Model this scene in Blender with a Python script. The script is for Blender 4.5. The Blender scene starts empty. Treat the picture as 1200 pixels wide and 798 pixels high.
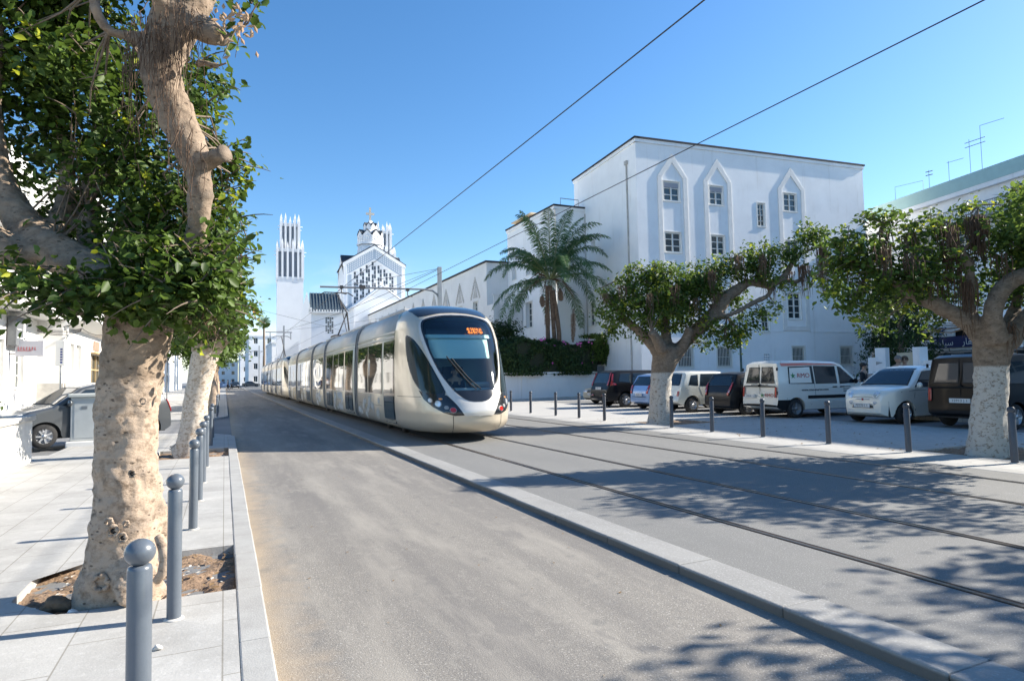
import bpy, bmesh, math, random
import numpy as np
from math import sin, cos, pi, radians, sqrt
from mathutils import Vector, Matrix
from mathutils.geometry import delaunay_2d_cdt

S = bpy.context.scene
C = S.collection
# ---------------------------------------------------------------- camera
YAW, PITCH, ROLL, CAMH, FPX = radians(24.49), radians(3.23), radians(1.04), 1.48, 740.0
cF = Vector((sin(YAW)*cos(PITCH), cos(YAW)*cos(PITCH), sin(PITCH)))
_R = Vector((cos(YAW), -sin(YAW), 0)); _U = _R.cross(cF)
cR = _R*cos(ROLL) - _U*sin(ROLL); cU = _U*cos(ROLL) + _R*sin(ROLL)
cam = bpy.data.objects.new('camera', bpy.data.cameras.new('camera')); C.objects.link(cam)
M = Matrix((cR, cU, -cF)).transposed().to_4x4(); M.translation = (0, 0, CAMH)
cam.matrix_world = M
cam.data.sensor_width = 36; cam.data.sensor_fit = 'HORIZONTAL'; cam.data.lens = FPX/1200*36
cam.data.clip_start = .05; cam.data.clip_end = 3000
S.camera = cam
# ---------------------------------------------------------------- light
SUN_EL, SUN_AZ = radians(31), radians(98.5)          # azimuth clockwise from +Y
w = bpy.data.worlds.new("World"); S.world = w; w.use_nodes = True
nt = w.node_tree; nt.nodes.clear()
def wn(t): return nt.nodes.new(t)
sky = wn('ShaderNodeTexSky'); sky.sky_type = 'NISHITA'; sky.sun_disc = False
sky.sun_elevation = SUN_EL; sky.sun_rotation = SUN_AZ
sky.air_density = 1.0; sky.dust_density = .35; sky.ozone_density = 2.6
bg = wn('ShaderNodeBackground'); bg.inputs[1].default_value = .102
bgc = wn('ShaderNodeBackground'); bgc.inputs[0].default_value = (.86, .92, 1, 1); bgc.inputs[1].default_value = .6
tc = wn('ShaderNodeTexCoord'); mp = wn('ShaderNodeMapping'); mp.inputs['Scale'].default_value = (3.2, 3.2, 8)
nz = wn('ShaderNodeTexNoise'); nz.inputs['Scale'].default_value = 2.2; nz.inputs['Detail'].default_value = 9; nz.inputs['Roughness'].default_value = .55
cr = wn('ShaderNodeValToRGB'); cr.color_ramp.elements[0].position = .42; cr.color_ramp.elements[1].position = .6
sx = wn('ShaderNodeSeparateXYZ')
band = wn('ShaderNodeMapRange'); band.inputs[1].default_value = .19; band.inputs[2].default_value = .04
side = wn('ShaderNodeMapRange'); side.inputs[1].default_value = .45; side.inputs[2].default_value = .1
m1 = wn('ShaderNodeMath'); m1.operation = 'MULTIPLY'; m2 = wn('ShaderNodeMath'); m2.operation = 'MULTIPLY'
mixw = wn('ShaderNodeMixShader'); wo = wn('ShaderNodeOutputWorld')
L = nt.links.new
L(tc.outputs['Generated'], mp.inputs[0]); L(mp.outputs[0], nz.inputs[0]); L(nz.outputs[0], cr.inputs[0])
L(tc.outputs['Generated'], sx.inputs[0]); L(sx.outputs['Z'], band.inputs[0]); L(sx.outputs['X'], side.inputs[0])
L(cr.outputs[0], m1.inputs[0]); L(band.outputs[0], m1.inputs[1]); L(m1.outputs[0], m2.inputs[0]); L(side.outputs[0], m2.inputs[1])
hs_ = wn('ShaderNodeHueSaturation'); hs_.inputs['Saturation'].default_value = 1.24; L(sky.outputs[0], hs_.inputs['Color']); L(hs_.outputs[0], bg.inputs[0]); L(m2.outputs[0], mixw.inputs[0]); L(bg.outputs[0], mixw.inputs[1]); L(bgc.outputs[0], mixw.inputs[2])
L(mixw.outputs[0], wo.inputs[0])
sun = bpy.data.objects.new('sun', bpy.data.lights.new('sun', 'SUN')); C.objects.link(sun)
sun.data.energy = 5.0; sun.data.angle = radians(.53); sun.data.color = (1, .93, .82)
sv = Vector((cos(SUN_EL)*sin(SUN_AZ), cos(SUN_EL)*cos(SUN_AZ), sin(SUN_EL)))
sun.rotation_euler = sv.to_track_quat('Z', 'Y').to_euler(); sun.location = sv*50
S.view_settings.view_transform = 'Standard'; S.view_settings.look = 'None'
S.view_settings.exposure = 1.17; S.view_settings.gamma = 1; S.view_settings.use_curve_mapping = False

random.seed(5); RNG = np.random.default_rng(5)
def W(px, py, zc):                      # point of the place at a given distance along the view axis
    return Vector((0, 0, CAMH)) + (cF*FPX + cR*(px-600) - cU*(py-399))*(zc/FPX)

# ---------------------------------------------------------------- materials
def mat(name, col, rough=.6, metal=0, noise=0, nscale=8, bump=0, bscale=40, dark=None, spec=.5, coat=0, coord='Object', detail=6, stretch=None):
    m = bpy.data.materials.new(name); m.use_nodes = True
    n = m.node_tree.nodes; l = m.node_tree.links.new; b = n['Principled BSDF']
    b.inputs['Roughness'].default_value = rough; b.inputs['Metallic'].default_value = metal
    b.inputs['Specular IOR Level'].default_value = spec; b.inputs['Coat Weight'].default_value = coat; b.inputs['Coat Roughness'].default_value = .05
    b.inputs['Base Color'].default_value = (*col, 1)
    if noise or bump:
        g = n.new('ShaderNodeNewGeometry') if coord == 'World' else n.new('ShaderNodeTexCoord')
        out = g.outputs['Position'] if coord == 'World' else g.outputs['Object']
        mpn = n.new('ShaderNodeMapping'); l(out, mpn.inputs[0])
        if stretch: mpn.inputs['Scale'].default_value = stretch
        out = mpn.outputs[0]
    if noise:
        t = n.new('ShaderNodeTexNoise'); t.inputs['Scale'].default_value = nscale; t.inputs['Detail'].default_value = detail; t.inputs['Roughness'].default_value = .65
        l(out, t.inputs[0])
        r = n.new('ShaderNodeValToRGB'); r.color_ramp.elements[0].position = .32; r.color_ramp.elements[1].position = .68
        d = dark or tuple(c*(1-noise) for c in col)
        r.color_ramp.elements[0].color = (*d, 1); r.color_ramp.elements[1].color = (*col, 1)
        l(t.outputs[0], r.inputs[0]); l(r.outputs[0], b.inputs['Base Color'])
    if bump:
        t2 = n.new('ShaderNodeTexNoise'); t2.inputs['Scale'].default_value = bscale; t2.inputs['Detail'].default_value = 8
        l(out, t2.inputs[0]); bp = n.new('ShaderNodeBump'); bp.inputs['Strength'].default_value = bump; bp.inputs['Distance'].default_value = .02
        l(t2.outputs[0], bp.inputs['Height']); l(bp.outputs[0], b.inputs['Normal'])
    return m
def emis(name, col, st):
    m = mat(name, (.02, .02, .02), .4); b = m.node_tree.nodes['Principled BSDF']
    b.inputs['Emission Color'].default_value = (*col, 1); b.inputs['Emission Strength'].default_value = st; return m

def layered(name, base, layers, rough=.85, bump=.15, bscale=250, joints=None):
    """world-space ground material; layers = (scale, stretch, colour, lo, hi, strength); joints = (bw, bh, mortar, colour, rotation)"""
    m = bpy.data.materials.new(name); m.use_nodes = True
    n = m.node_tree.nodes; l = m.node_tree.links.new; b = n['Principled BSDF']; b.inputs['Roughness'].default_value = rough
    g = n.new('ShaderNodeNewGeometry'); cur = None
    rgb = n.new('ShaderNodeRGB'); rgb.outputs[0].default_value = (*base, 1); cur = rgb.outputs[0]
    for sc, st, col, lo, hi, k in layers:
        mpn = n.new('ShaderNodeMapping'); mpn.inputs['Scale'].default_value = st; l(g.outputs['Position'], mpn.inputs[0])
        t = n.new('ShaderNodeTexNoise'); t.inputs['Scale'].default_value = sc; t.inputs['Detail'].default_value = 7; t.inputs['Roughness'].default_value = .62
        l(mpn.outputs[0], t.inputs[0])
        r = n.new('ShaderNodeMapRange'); r.inputs[1].default_value = lo; r.inputs[2].default_value = hi; r.inputs[4].default_value = k
        l(t.outputs[0], r.inputs[0])
        mx = n.new('ShaderNodeMixRGB'); mx.inputs[2].default_value = (*col, 1); l(r.outputs[0], mx.inputs[0]); l(cur, mx.inputs[1]); cur = mx.outputs[0]
    hgt = None
    if joints:
        bw, bh, mo, jc, rot = joints
        mpn = n.new('ShaderNodeMapping'); mpn.inputs['Rotation'].default_value = (0, 0, rot); l(g.outputs['Position'], mpn.inputs[0])
        t = n.new('ShaderNodeTexBrick'); t.inputs['Scale'].default_value = 1; t.inputs['Brick Width'].default_value = bw; t.inputs['Row Height'].default_value = bh
        t.inputs['Mortar Size'].default_value = mo; t.inputs['Mortar Smooth'].default_value = .2; t.inputs['Bias'].default_value = 0
        t.inputs['Color1'].default_value = (.93, .93, .93, 1); t.inputs['Color2'].default_value = (1, 1, 1, 1); t.inputs['Mortar'].default_value = (*jc, 1)
        l(mpn.outputs[0], t.inputs[0])
        mx = n.new('ShaderNodeMixRGB'); mx.blend_type = 'MULTIPLY'; mx.inputs[0].default_value = 1; l(cur, mx.inputs[1]); l(t.outputs[0], mx.inputs[2]); cur = mx.outputs[0]
    l(cur, b.inputs['Base Color'])
    t = n.new('ShaderNodeTexNoise'); t.inputs['Scale'].default_value = bscale; t.inputs['Detail'].default_value = 4; l(g.outputs['Position'], t.inputs[0])
    bp = n.new('ShaderNodeBump'); bp.inputs['Strength'].default_value = bump; bp.inputs['Distance'].default_value = .01
    l(t.outputs[0], bp.inputs['Height']); l(bp.outputs[0], b.inputs['Normal'])
    return m
m_road = layered('road_asphalt', (.235, .215, .185), [
    (110, (1, 1, 1), (.11, .105, .1), .5, .62, .9), (75, (1, 1, 1), (.55, .52, .47), .56, .66, .8), (38, (1, 1, 1), (.17, .165, .155), .55, .7, .6),
    (1.1, (1, .07, 1), (.145, .135, .125), .42, .62, .8), (2.6, (1, .18, 1), (.31, .285, .245), .5, .68, .7), (10, (1, .7, 1), (.29, .27, .235), .56, .72, .6), (5, (1, 1, 1), (.14, .135, .125), .6, .7, .6), (2.2, (1, .4, 1), (.15, .14, .13), .62, .66, .5)], bump=.4, bscale=110)
# ochre dust gathered along the kerb
n_ = m_road.node_tree.nodes; l_ = m_road.node_tree.links.new
g_ = n_.new('ShaderNodeNewGeometry'); s_ = n_.new('ShaderNodeSeparateXYZ'); l_(g_.outputs['Position'], s_.inputs[0])
t_ = n_.new('ShaderNodeTexNoise'); t_.inputs['Scale'].default_value = 5; t_.inputs['Detail'].default_value = 7; l_(g_.outputs['Position'], t_.inputs[0])
a_ = n_.new('ShaderNodeMath'); a_.operation = 'MULTIPLY_ADD'; a_.inputs[1].default_value = .55; l_(t_.outputs[0], a_.inputs[0]); l_(s_.outputs[0], a_.inputs[2])
r_ = n_.new('ShaderNodeMapRange'); r_.inputs[1].default_value = .48; r_.inputs[2].default_value = .85; r_.inputs[3].default_value = .6; r_.inputs[4].default_value = 0
l_(a_.outputs[0], r_.inputs[0])
x_ = n_.new('ShaderNodeMixRGB'); x_.inputs[2].default_value = (.43, .33, .22, 1); b_ = n_['Principled BSDF']
l_(b_.inputs['Base Color'].links[0].from_socket, x_.inputs[1]); l_(r_.outputs[0], x_.inputs[0]); l_(x_.outputs[0], b_.inputs['Base Color'])
m_bed = layered('tram_bed_concrete', (.19, .187, .175), [
    (120, (1, 1, 1), (.12, .12, .12), .5, .62, .85), (80, (1, 1, 1), (.5, .5, .49), .57, .66, .8), (34, (1, 1, 1), (.18, .18, .175), .56, .7, .5),
    (.9, (1, .3, 1), (.15, .15, .145), .42, .7, .6), (6, (1, 1, 1), (.24, .235, .225), .56, .74, .5), (3, (1, .15, 1), (.2, .19, .18), .6, .75, .5)], bump=.35, bscale=120)
m_street = layered('side_street_asphalt', (.17, .17, .17), [(60, (1, 1, 1), (.1, .1, .1), .5, .66, .5), (.4, (1, 1, 1), (.24, .24, .235), .4, .7, .6)])
m_slab = layered('pavement_slabs', (.42, .41, .385), [
    (3.5, (1, 1, 1), (.5, .49, .46), .55, .62, .6), (45, (1, 1, 1), (.42, .41, .39), .6, .7, .5),
    (1.6, (1, 1, 1), (.28, .27, .25), .42, .68, .65), (22, (1, 1, 1), (.54, .53, .51), .54, .7, .5), (7, (1, 1, 1), (.33, .315, .29), .6, .74, .5), (70, (1, 1, 1), (.45, .44, .42), .63, .72, .6)],
    bump=.2, bscale=60, joints=(.8, .4, .005, (.6, .58, .54), pi/2))
m_slab2 = layered('plaza_pavers', (.42, .41, .385), [
    (1.2, (1, 1, 1), (.46, .45, .43), .42, .68, .6), (30, (1, 1, 1), (.56, .55, .53), .54, .7, .5), (13, (1, 1, 1), (.36, .34, .31), .64, .72, .6)],
    bump=.12, bscale=60, joints=(.4, .2, .008, (.66, .64, .62), 0))
m_kerb = layered('kerb_stone', (.37, .365, .345), [
    (3, (1, 1, 1), (.26, .25, .235), .4, .68, .6), (60, (1, 1, 1), (.4, .39, .37), .54, .66, .5), (25, (1, 1, 1), (.3, .29, .27), .63, .74, .55)],
    bump=.25, bscale=90)
m_kerb2 = layered('median_kerb_stone', (.29, .285, .27), [
    (2, (1, .4, 1), (.21, .205, .195), .4, .68, .7), (60, (1, 1, 1), (.44, .44, .43), .54, .66, .5), (25, (1, 1, 1), (.2, .2, .19), .63, .74, .55)], bump=.3, bscale=90)
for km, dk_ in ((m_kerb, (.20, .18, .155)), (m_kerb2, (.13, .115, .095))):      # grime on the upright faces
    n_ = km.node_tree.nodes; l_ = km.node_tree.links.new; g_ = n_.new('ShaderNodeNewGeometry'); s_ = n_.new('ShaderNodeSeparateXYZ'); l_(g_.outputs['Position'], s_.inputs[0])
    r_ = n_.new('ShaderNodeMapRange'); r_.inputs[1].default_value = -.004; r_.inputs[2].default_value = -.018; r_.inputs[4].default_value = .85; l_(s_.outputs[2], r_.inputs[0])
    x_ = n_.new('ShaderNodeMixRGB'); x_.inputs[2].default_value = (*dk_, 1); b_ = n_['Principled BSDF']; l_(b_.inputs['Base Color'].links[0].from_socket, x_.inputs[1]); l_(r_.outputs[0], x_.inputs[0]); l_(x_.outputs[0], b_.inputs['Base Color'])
m_kerbside = mat('kerb_face_dirty', (.3, .28, .25), .9, noise=.6, nscale=9, bump=.3, bscale=60, coord='World')
m_earth = mat('earth', (.33, .22, .14), .95, noise=.6, nscale=18, bump=1, bscale=30, coord='World')
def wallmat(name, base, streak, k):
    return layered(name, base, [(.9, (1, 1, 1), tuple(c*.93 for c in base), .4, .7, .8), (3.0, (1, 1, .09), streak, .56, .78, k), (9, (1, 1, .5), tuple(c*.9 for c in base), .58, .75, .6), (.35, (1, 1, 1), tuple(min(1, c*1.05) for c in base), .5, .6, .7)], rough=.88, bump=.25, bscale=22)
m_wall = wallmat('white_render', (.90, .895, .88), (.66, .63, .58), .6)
m_trim = mat('cream_trim', (.84, .815, .77), .85, noise=.12, nscale=2.5, coord='World')
m_wallL = wallmat('off_white_render', (.78, .765, .73), (.56, .53, .48), .6)  # greyer off-white render for the left row, long wing and garden wall
m_wallD = mat('stained_render', (.62, .59, .54), .9, noise=.35, nscale=1.6, bump=.3, bscale=20, coord='World', detail=9)
m_church = mat('church_white', (.89, .895, .90), .85, noise=.06, nscale=.5, coord='World')
m_teal = mat('teal_paint', (.42, .60, .57), .8, noise=.1, nscale=2, coord='World')
m_slate = mat('dark_slate', (.045, .055, .07), .7, noise=.4, nscale=6, coord='World')
m_roofdk = mat('roof_edge_tile', (.05, .05, .055), .8, noise=.4, nscale=9, coord='World')
m_glass = mat('window_glass', (.035, .05, .055), .04, spec=.8)
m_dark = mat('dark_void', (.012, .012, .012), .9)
m_frame = mat('window_frame_paint', (.84, .82, .76), .7, noise=.12, nscale=12)
m_shut = mat('shutter_grey', (.42, .41, .44), .7)
m_grille = mat('grille_paint', (.74, .69, .6), .6)
m_bollL = mat('bollard_light_paint', (.115, .135, .16), .33, noise=.12, nscale=7, bump=.05, bscale=60, coat=.3)
m_bollR = mat('bollard_dark_paint', (.055, .065, .085), .38, noise=.2, nscale=9, bump=.05, bscale=60)
m_steel = mat('rail_steel', (.30, .27, .24), .32, metal=.9, noise=.3, nscale=30)
m_rust = mat('rail_groove_rust', (.075, .045, .03), .85, noise=.5, nscale=30, coord='World')
m_wire = mat('wire', (.05, .045, .045), .6)
m_pole = mat('galvanised_pole', (.34, .36, .37), .5, metal=.4, noise=.15, nscale=5)
m_tram = mat('champagne_paint', (.66, .575, .445), .34, metal=.35, noise=.05, nscale=3, coat=.6)
m_tramroof = mat('tram_roof_silver', (.56, .535, .49), .45, metal=.3, noise=.12, nscale=4)
m_silver = mat('silver_white_paint', (.70, .66, .59), .25, metal=.2, coat=.7)
m_black = mat('gloss_black', (.016, .018, .022), .18, coat=.5)
m_rubber = mat('rubber', (.02, .02, .02), .75)
m_tglass = mat('tram_window_glass', (.02, .03, .03), .03, spec=.45)
m_door = mat('door_blue_glass', (.02, .05, .06), .05, spec=.9)
m_lace = mat('lace_print', (.74, .72, .68), .5)
m_grey = mat('grey_metal', (.25, .26, .27), .45, metal=.5)
m_blind = mat('teal_blind', (.62, .78, .75), .8)
m_led = emis('led_orange', (1, .26, .03), 1.3)
m_lampw = mat('lamp_glass', (.75, .76, .78), .08, metal=.4, coat=1)
m_red = mat('tail_red', (.42, .015, .012), .15, coat=1)
m_orange = mat('orange_lens', (.8, .3, .03), .2, coat=1)
m_tyre = mat('tyre', (.025, .025, .026), .85, noise=.3, nscale=20)
m_rim = mat('alloy_rim', (.5, .51, .53), .3, metal=.8)
m_plate = mat('plate_white', (.7, .7, .68), .5)
m_ink = mat('ink_dark', (.03, .03, .035), .6)
m_inkred = mat('ink_red', (.42, .04, .04), .5)
m_inkgreen = mat('ink_green', (.03, .22, .07), .5)
m_coral = mat('coral_paint', (.72, .2, .16), .35, coat=.6)
def glassmat(name, tint, alpha):
    m = bpy.data.materials.new(name); m.use_nodes = True; n = m.node_tree.nodes; l = m.node_tree.links.new; n.clear()
    o = n.new('ShaderNodeOutputMaterial'); mx = n.new('ShaderNodeMixShader'); t = n.new('ShaderNodeBsdfTransparent'); g = n.new('ShaderNodeBsdfGlossy')
    t.inputs[0].default_value = (*tint, 1); g.inputs['Roughness'].default_value = .03; g.inputs[0].default_value = (.9, .97, 1, 1)
    f = n.new('ShaderNodeFresnel'); f.inputs[0].default_value = 1.5; a = n.new('ShaderNodeMath'); a.operation = 'ADD'; a.inputs[1].default_value = alpha; a.use_clamp = True
    l(f.outputs[0], a.inputs[0]); l(a.outputs[0], mx.inputs[0]); l(t.outputs[0], mx.inputs[1]); l(g.outputs[0], mx.inputs[2]); l(mx.outputs[0], o.inputs[0]); return m
m_screen = glassmat('windscreen_glass', (.86, .97, .95), .02)
m_cglass = mat('car_glass', (.014, .022, .03), .03, spec=.6)
def carpaint(name, col, metal=.1, rough=.28): return mat(name, col, rough, metal=metal, coat=.12 if max(col) < .05 else .7, noise=.04, nscale=2, spec=.25 if max(col) < .05 else .5)

def bark(name, col, dk, wash=None, washz=1.4):
    m = bpy.data.materials.new(name); m.use_nodes = True; n = m.node_tree.nodes; l = m.node_tree.links.new; b = n['Principled BSDF']; b.inputs['Roughness'].default_value = .9
    g = n.new('ShaderNodeNewGeometry')
    mpn = n.new('ShaderNodeMapping'); mpn.inputs['Scale'].default_value = (1, 1, 1.5); l(g.outputs['Position'], mpn.inputs[0])
    t = n.new('ShaderNodeTexNoise'); t.inputs['Scale'].default_value = 9; t.inputs['Detail'].default_value = 10; t.inputs['Roughness'].default_value = .72; l(mpn.outputs[0], t.inputs[0])
    r = n.new('ShaderNodeValToRGB'); e = r.color_ramp.elements; e[0].position = .3; e[0].color = (*dk, 1); e[1].position = .6; e[1].color = (*col, 1)
    l(t.outputs[0], r.inputs[0]); cur = r.outputs[0]
    # dark lenticels and scars
    v = n.new('ShaderNodeTexVoronoi'); v.inputs['Scale'].default_value = 20; mp2 = n.new('ShaderNodeMapping'); mp2.inputs['Scale'].default_value = (.75, .75, 1.5)
    l(g.outputs['Position'], mp2.inputs[0]); l(mp2.outputs[0], v.inputs[0])
    vr = n.new('ShaderNodeMapRange'); vr.inputs[1].default_value = .14; vr.inputs[2].default_value = .24; vr.inputs[3].default_value = .75; vr.inputs[4].default_value = 0
    l(v.outputs[0], vr.inputs[0])
    n3 = n.new('ShaderNodeTexNoise'); n3.inputs['Scale'].default_value = 6; l(g.outputs['Position'], n3.inputs[0])
    r3 = n.new('ShaderNodeMapRange'); r3.inputs[1].default_value = .44; r3.inputs[2].default_value = .52; l(n3.outputs[0], r3.inputs[0])
    mm = n.new('ShaderNodeMath'); mm.operation = 'MULTIPLY'; l(vr.outputs[0], mm.inputs[0]); l(r3.outputs[0], mm.inputs[1])
    if wash:
        s = n.new('ShaderNodeSeparateXYZ'); l(g.outputs['Position'], s.inputs[0])
        n4 = n.new('ShaderNodeTexNoise'); n4.inputs['Scale'].default_value = 13; n4.inputs['Detail'].default_value = 9; n4.inputs['Roughness'].default_value = .7; l(mpn.outputs[0], n4.inputs[0])
        q = n.new('ShaderNodeMapRange'); q.inputs[1].default_value = washz-.02; q.inputs[2].default_value = washz+.02; q.inputs[3].default_value = 1; q.inputs[4].default_value = 0
        l(s.outputs['Z'], q.inputs[0])
        q2 = n.new('ShaderNodeMapRange'); q2.inputs[1].default_value = .36 if washz == 1.5 and wash[2] > .4 else .39; q2.inputs[2].default_value = .48 if washz == 1.5 and wash[2] > .4 else .53; l(n4.outputs[0], q2.inputs[0])
        q3 = n.new('ShaderNodeMath'); q3.operation = 'MULTIPLY'; l(q.outputs[0], q3.inputs[0]); l(q2.outputs[0], q3.inputs[1])
        mx = n.new('ShaderNodeMixRGB'); mx.inputs[2].default_value = (*wash, 1); l(q3.outputs[0], mx.inputs[0]); l(cur, mx.inputs[1]); cur = mx.outputs[0]
    mx = n.new('ShaderNodeMixRGB'); mx.inputs[2].default_value = (dk[0]*.45, dk[1]*.45, dk[2]*.45, 1); l(mm.outputs[0], mx.inputs[0]); l(cur, mx.inputs[1]); cur = mx.outputs[0]
    l(cur, b.inputs['Base Color'])
    bp = n.new('ShaderNodeBump'); bp.inputs['Strength'].default_value = .9; bp.inputs['Distance'].default_value = .02; l(t.outputs[0], bp.inputs['Height'])
    bp2 = n.new('ShaderNodeBump'); bp2.inputs['Strength'].default_value = .6; bp2.inputs['Distance'].default_value = .015; bp2.invert = True; l(mm.outputs[0], bp2.inputs['Height']); l(bp.outputs[0], bp2.inputs['Normal'])
    l(bp2.outputs[0], b.inputs['Normal']); return m
m_bark1 = bark('fig_bark', (.35, .265, .19), (.13, .09, .06), wash=(.44, .34, .255), washz=1.5)
m_barkw = bark('fig_bark_limewashed', (.26, .20, .145), (.11, .08, .055), wash=(.50, .465, .41), washz=1.5)
m_barkd = bark('fig_bark_dark', (.24, .185, .135), (.10, .075, .055))
m_root = mat('aerial_roots', (.17, .105, .065), .95, noise=.5, nscale=10)
m_cut = mat('sawn_wood', (.42, .24, .13), .9, noise=.3, nscale=20)

def leafmat(name, a, b2, tr=.3, rough=.38):
    m = bpy.data.materials.new(name); m.use_nodes = True; n = m.node_tree.nodes; l = m.node_tree.links.new; b = n['Principled BSDF']
    at = n.new('ShaderNodeAttribute'); at.attribute_name = 'tone'
    r = n.new('ShaderNodeValToRGB'); e = r.color_ramp.elements; e[0].color = (*a, 1); e[1].position = .86; e[1].color = (*b2, 1)
    x = e.new(1.0); x.color = (b2[0]*2.6+.1, b2[1]*1.9+.08, b2[2]*1.1, 1)
    l(at.outputs['Fac'], r.inputs[0]); l(r.outputs[0], b.inputs['Base Color']); b.inputs['Roughness'].default_value = rough; b.inputs['Specular IOR Level'].default_value = .3
    t = n.new('ShaderNodeBsdfTranslucent'); l(r.outputs[0], t.inputs[0]); mx = n.new('ShaderNodeMixShader'); mx.inputs[0].default_value = tr
    l(b.outputs[0], mx.inputs[1]); l(t.outputs[0], mx.inputs[2]); l(mx.outputs[0], n['Material Output'].inputs[0]); return m
m_leaf1 = leafmat('fig_leaves', (.028, .055, .012), (.125, .20, .03), .38, .5)
m_leafR = leafmat('fig_leaves_plaza', (.045, .085, .018), (.18, .26, .045), .45, .5)
m_leafD = leafmat('dark_leaves', (.018, .04, .012), (.065, .11, .028), .25, .55)
m_palm = leafmat('palm_leaflets', (.055, .12, .045), (.16, .27, .10), .4, .5)
m_flower = mat('pink_bracts', (.62, .12, .42), .7)
m_fpale = mat('pale_pink_flowers', (.8, .4, .45), .7)

# ---------------------------------------------------------------- builders
def tag(o, label=None, cat=None, group=None, kind=None):
    if label: o['label'] = label
    if cat: o['category'] = cat
    if group: o['group'] = group
    if kind: o['kind'] = kind
    return o
def thing(name, label, cat, loc=(0, 0, 0), rz=0, group=None):
    o = bpy.data.objects.new(name, None); C.objects.link(o); o.location = loc; o.rotation_euler = (0, 0, rz); o.empty_display_size = .2
    return tag(o, label, cat, group)
def copy_tree(o, parent=None):
    c = o.copy(); C.objects.link(c); c.parent = parent
    for ch in list(o.children): copy_tree(ch, c)
    return c
class MB:
    def __init__(s): s.v = []; s.f = []; s.mi = []; s.sm = []
    def add(s, V, F, mi=0, smooth=False):
        o = len(s.v); s.v += [tuple(p) for p in V]; s.f += [tuple(i+o for i in f) for f in F]; s.mi += [mi]*len(F); s.sm += [smooth]*len(F); return s
    def box(s, x0, x1, y0, y1, z0, z1, mi=0, xf=None):
        V = [Vector(p) for p in ((x0, y0, z0), (x1, y0, z0), (x1, y1, z0), (x0, y1, z0), (x0, y0, z1), (x1, y0, z1), (x1, y1, z1), (x0, y1, z1))]
        if xf: V = [xf @ p for p in V]
        return s.add(V, [(0, 3, 2, 1), (4, 5, 6, 7), (0, 1, 5, 4), (1, 2, 6, 5), (2, 3, 7, 6), (3, 0, 4, 7)], mi)
    def tube(s, pts, rad, n=8, mi=0, cap=True, smooth=True):
        pts = [Vector(p) for p in pts]
        if not hasattr(rad, '__len__'): rad = [rad]*len(pts)
        V = []; F = []; ref = None
        for i, p in enumerate(pts):
            t = (pts[min(i+1, len(pts)-1)]-pts[max(i-1, 0)]).normalized()
            if ref is None: ref = t.orthogonal().normalized()
            ref = (ref - t*ref.dot(t)); ref = ref.normalized() if ref.length > 1e-6 else t.orthogonal().normalized()
            b = t.cross(ref)
            V += [p + (ref*cos(2*pi*k/n) + b*sin(2*pi*k/n))*rad[i] for k in range(n)]
        for i in range(len(pts)-1):
            for k in range(n):
                a = i*n+k; b2 = i*n+(k+1) % n; F.append((a, b2, b2+n, a+n))
        s.add(V, F, mi, smooth)
        if cap:
            s.add(V[:n], [tuple(range(n-1, -1, -1))], mi); s.add(V[-n:], [tuple(range(n))], mi)
        return s
    def lathe(s, prof, n=24, org=(0, 0, 0), axis='Z', mi=0):
        V = []; F = []; o = Vector(org)
        for r, h in prof:
            for k in range(n):
                a = 2*pi*k/n
                V.append(o + (Vector((r*cos(a), r*sin(a), h)) if axis == 'Z' else Vector((r*cos(a), h, r*sin(a))) if axis == 'Y' else Vector((h, r*cos(a), r*sin(a)))))
        for i in range(len(prof)-1):
            for k in range(n):
                a = i*n+k; b = i*n+(k+1) % n; F.append((a, b, b+n, a+n))
        return s.add(V, F, mi, True)
    def prism(s, poly, fn0, fn1, mi=0):     # poly 2D list mapped by two functions to back and front
        n = len(poly); V = [fn0(*p) for p in poly]+[fn1(*p) for p in poly]
        F = [tuple(range(n-1, -1, -1)), tuple(range(n, 2*n))]+[(i, (i+1) % n, (i+1) % n+n, i+n) for i in range(n)]
        return s.add(V, F, mi)
    def build(s, name, mats, parent=None, recalc=False):
        me = bpy.data.meshes.new(name); me.from_pydata(s.v, [], s.f)
        for m in (mats if isinstance(mats, (list, tuple)) else [mats]): me.materials.append(m)
        me.polygons.foreach_set('material_index', s.mi); me.polygons.foreach_set('use_smooth', s.sm)
        if recalc:
            bm = bmesh.new(); bm.from_mesh(me); bmesh.ops.remove_doubles(bm, verts=bm.verts, dist=1e-5); bmesh.ops.recalc_face_normals(bm, faces=bm.faces); bm.to_mesh(me); bm.free()
        me.update()
        o = bpy.data.objects.new(name, me); C.objects.link(o); o.parent = parent; return o
def bevel(o, w=.01, seg=2):
    m = o.modifiers.new('bevel', 'BEVEL'); m.width = w; m.segments = seg; m.limit_method = 'ANGLE'; m.angle_limit = radians(40); return o
def text_part(name, body, size, mtl, xf, parent, ext=.002, align='CENTER', sx=1.0):
    cu = bpy.data.curves.new(name, 'FONT'); cu.body = body; cu.size = size; cu.extrude = ext; cu.align_x = align; cu.align_y = 'CENTER'; cu.resolution_u = 3
    tmp = bpy.data.objects.new('tmp', cu); C.objects.link(tmp)
    me = bpy.data.meshes.new_from_object(tmp.evaluated_get(bpy.context.evaluated_depsgraph_get())); bpy.data.objects.remove(tmp)
    me.transform(xf @ Matrix.Diagonal((sx, 1, 1, 1))); me.materials.clear(); me.materials.append(mtl)
    o = bpy.data.objects.new(name, me); C.objects.link(o); o.parent = parent; return o
def poly_in(px, py, poly):
    ins = False; j = len(poly)-1
    for i in range(len(poly)):
        xi, yi = poly[i]; xj, yj = poly[j]
        if (yi > py) != (yj > py) and px < (xj-xi)*(py-yi)/(yj-yi)+xi: ins = not ins
        j = i
    return ins
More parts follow.
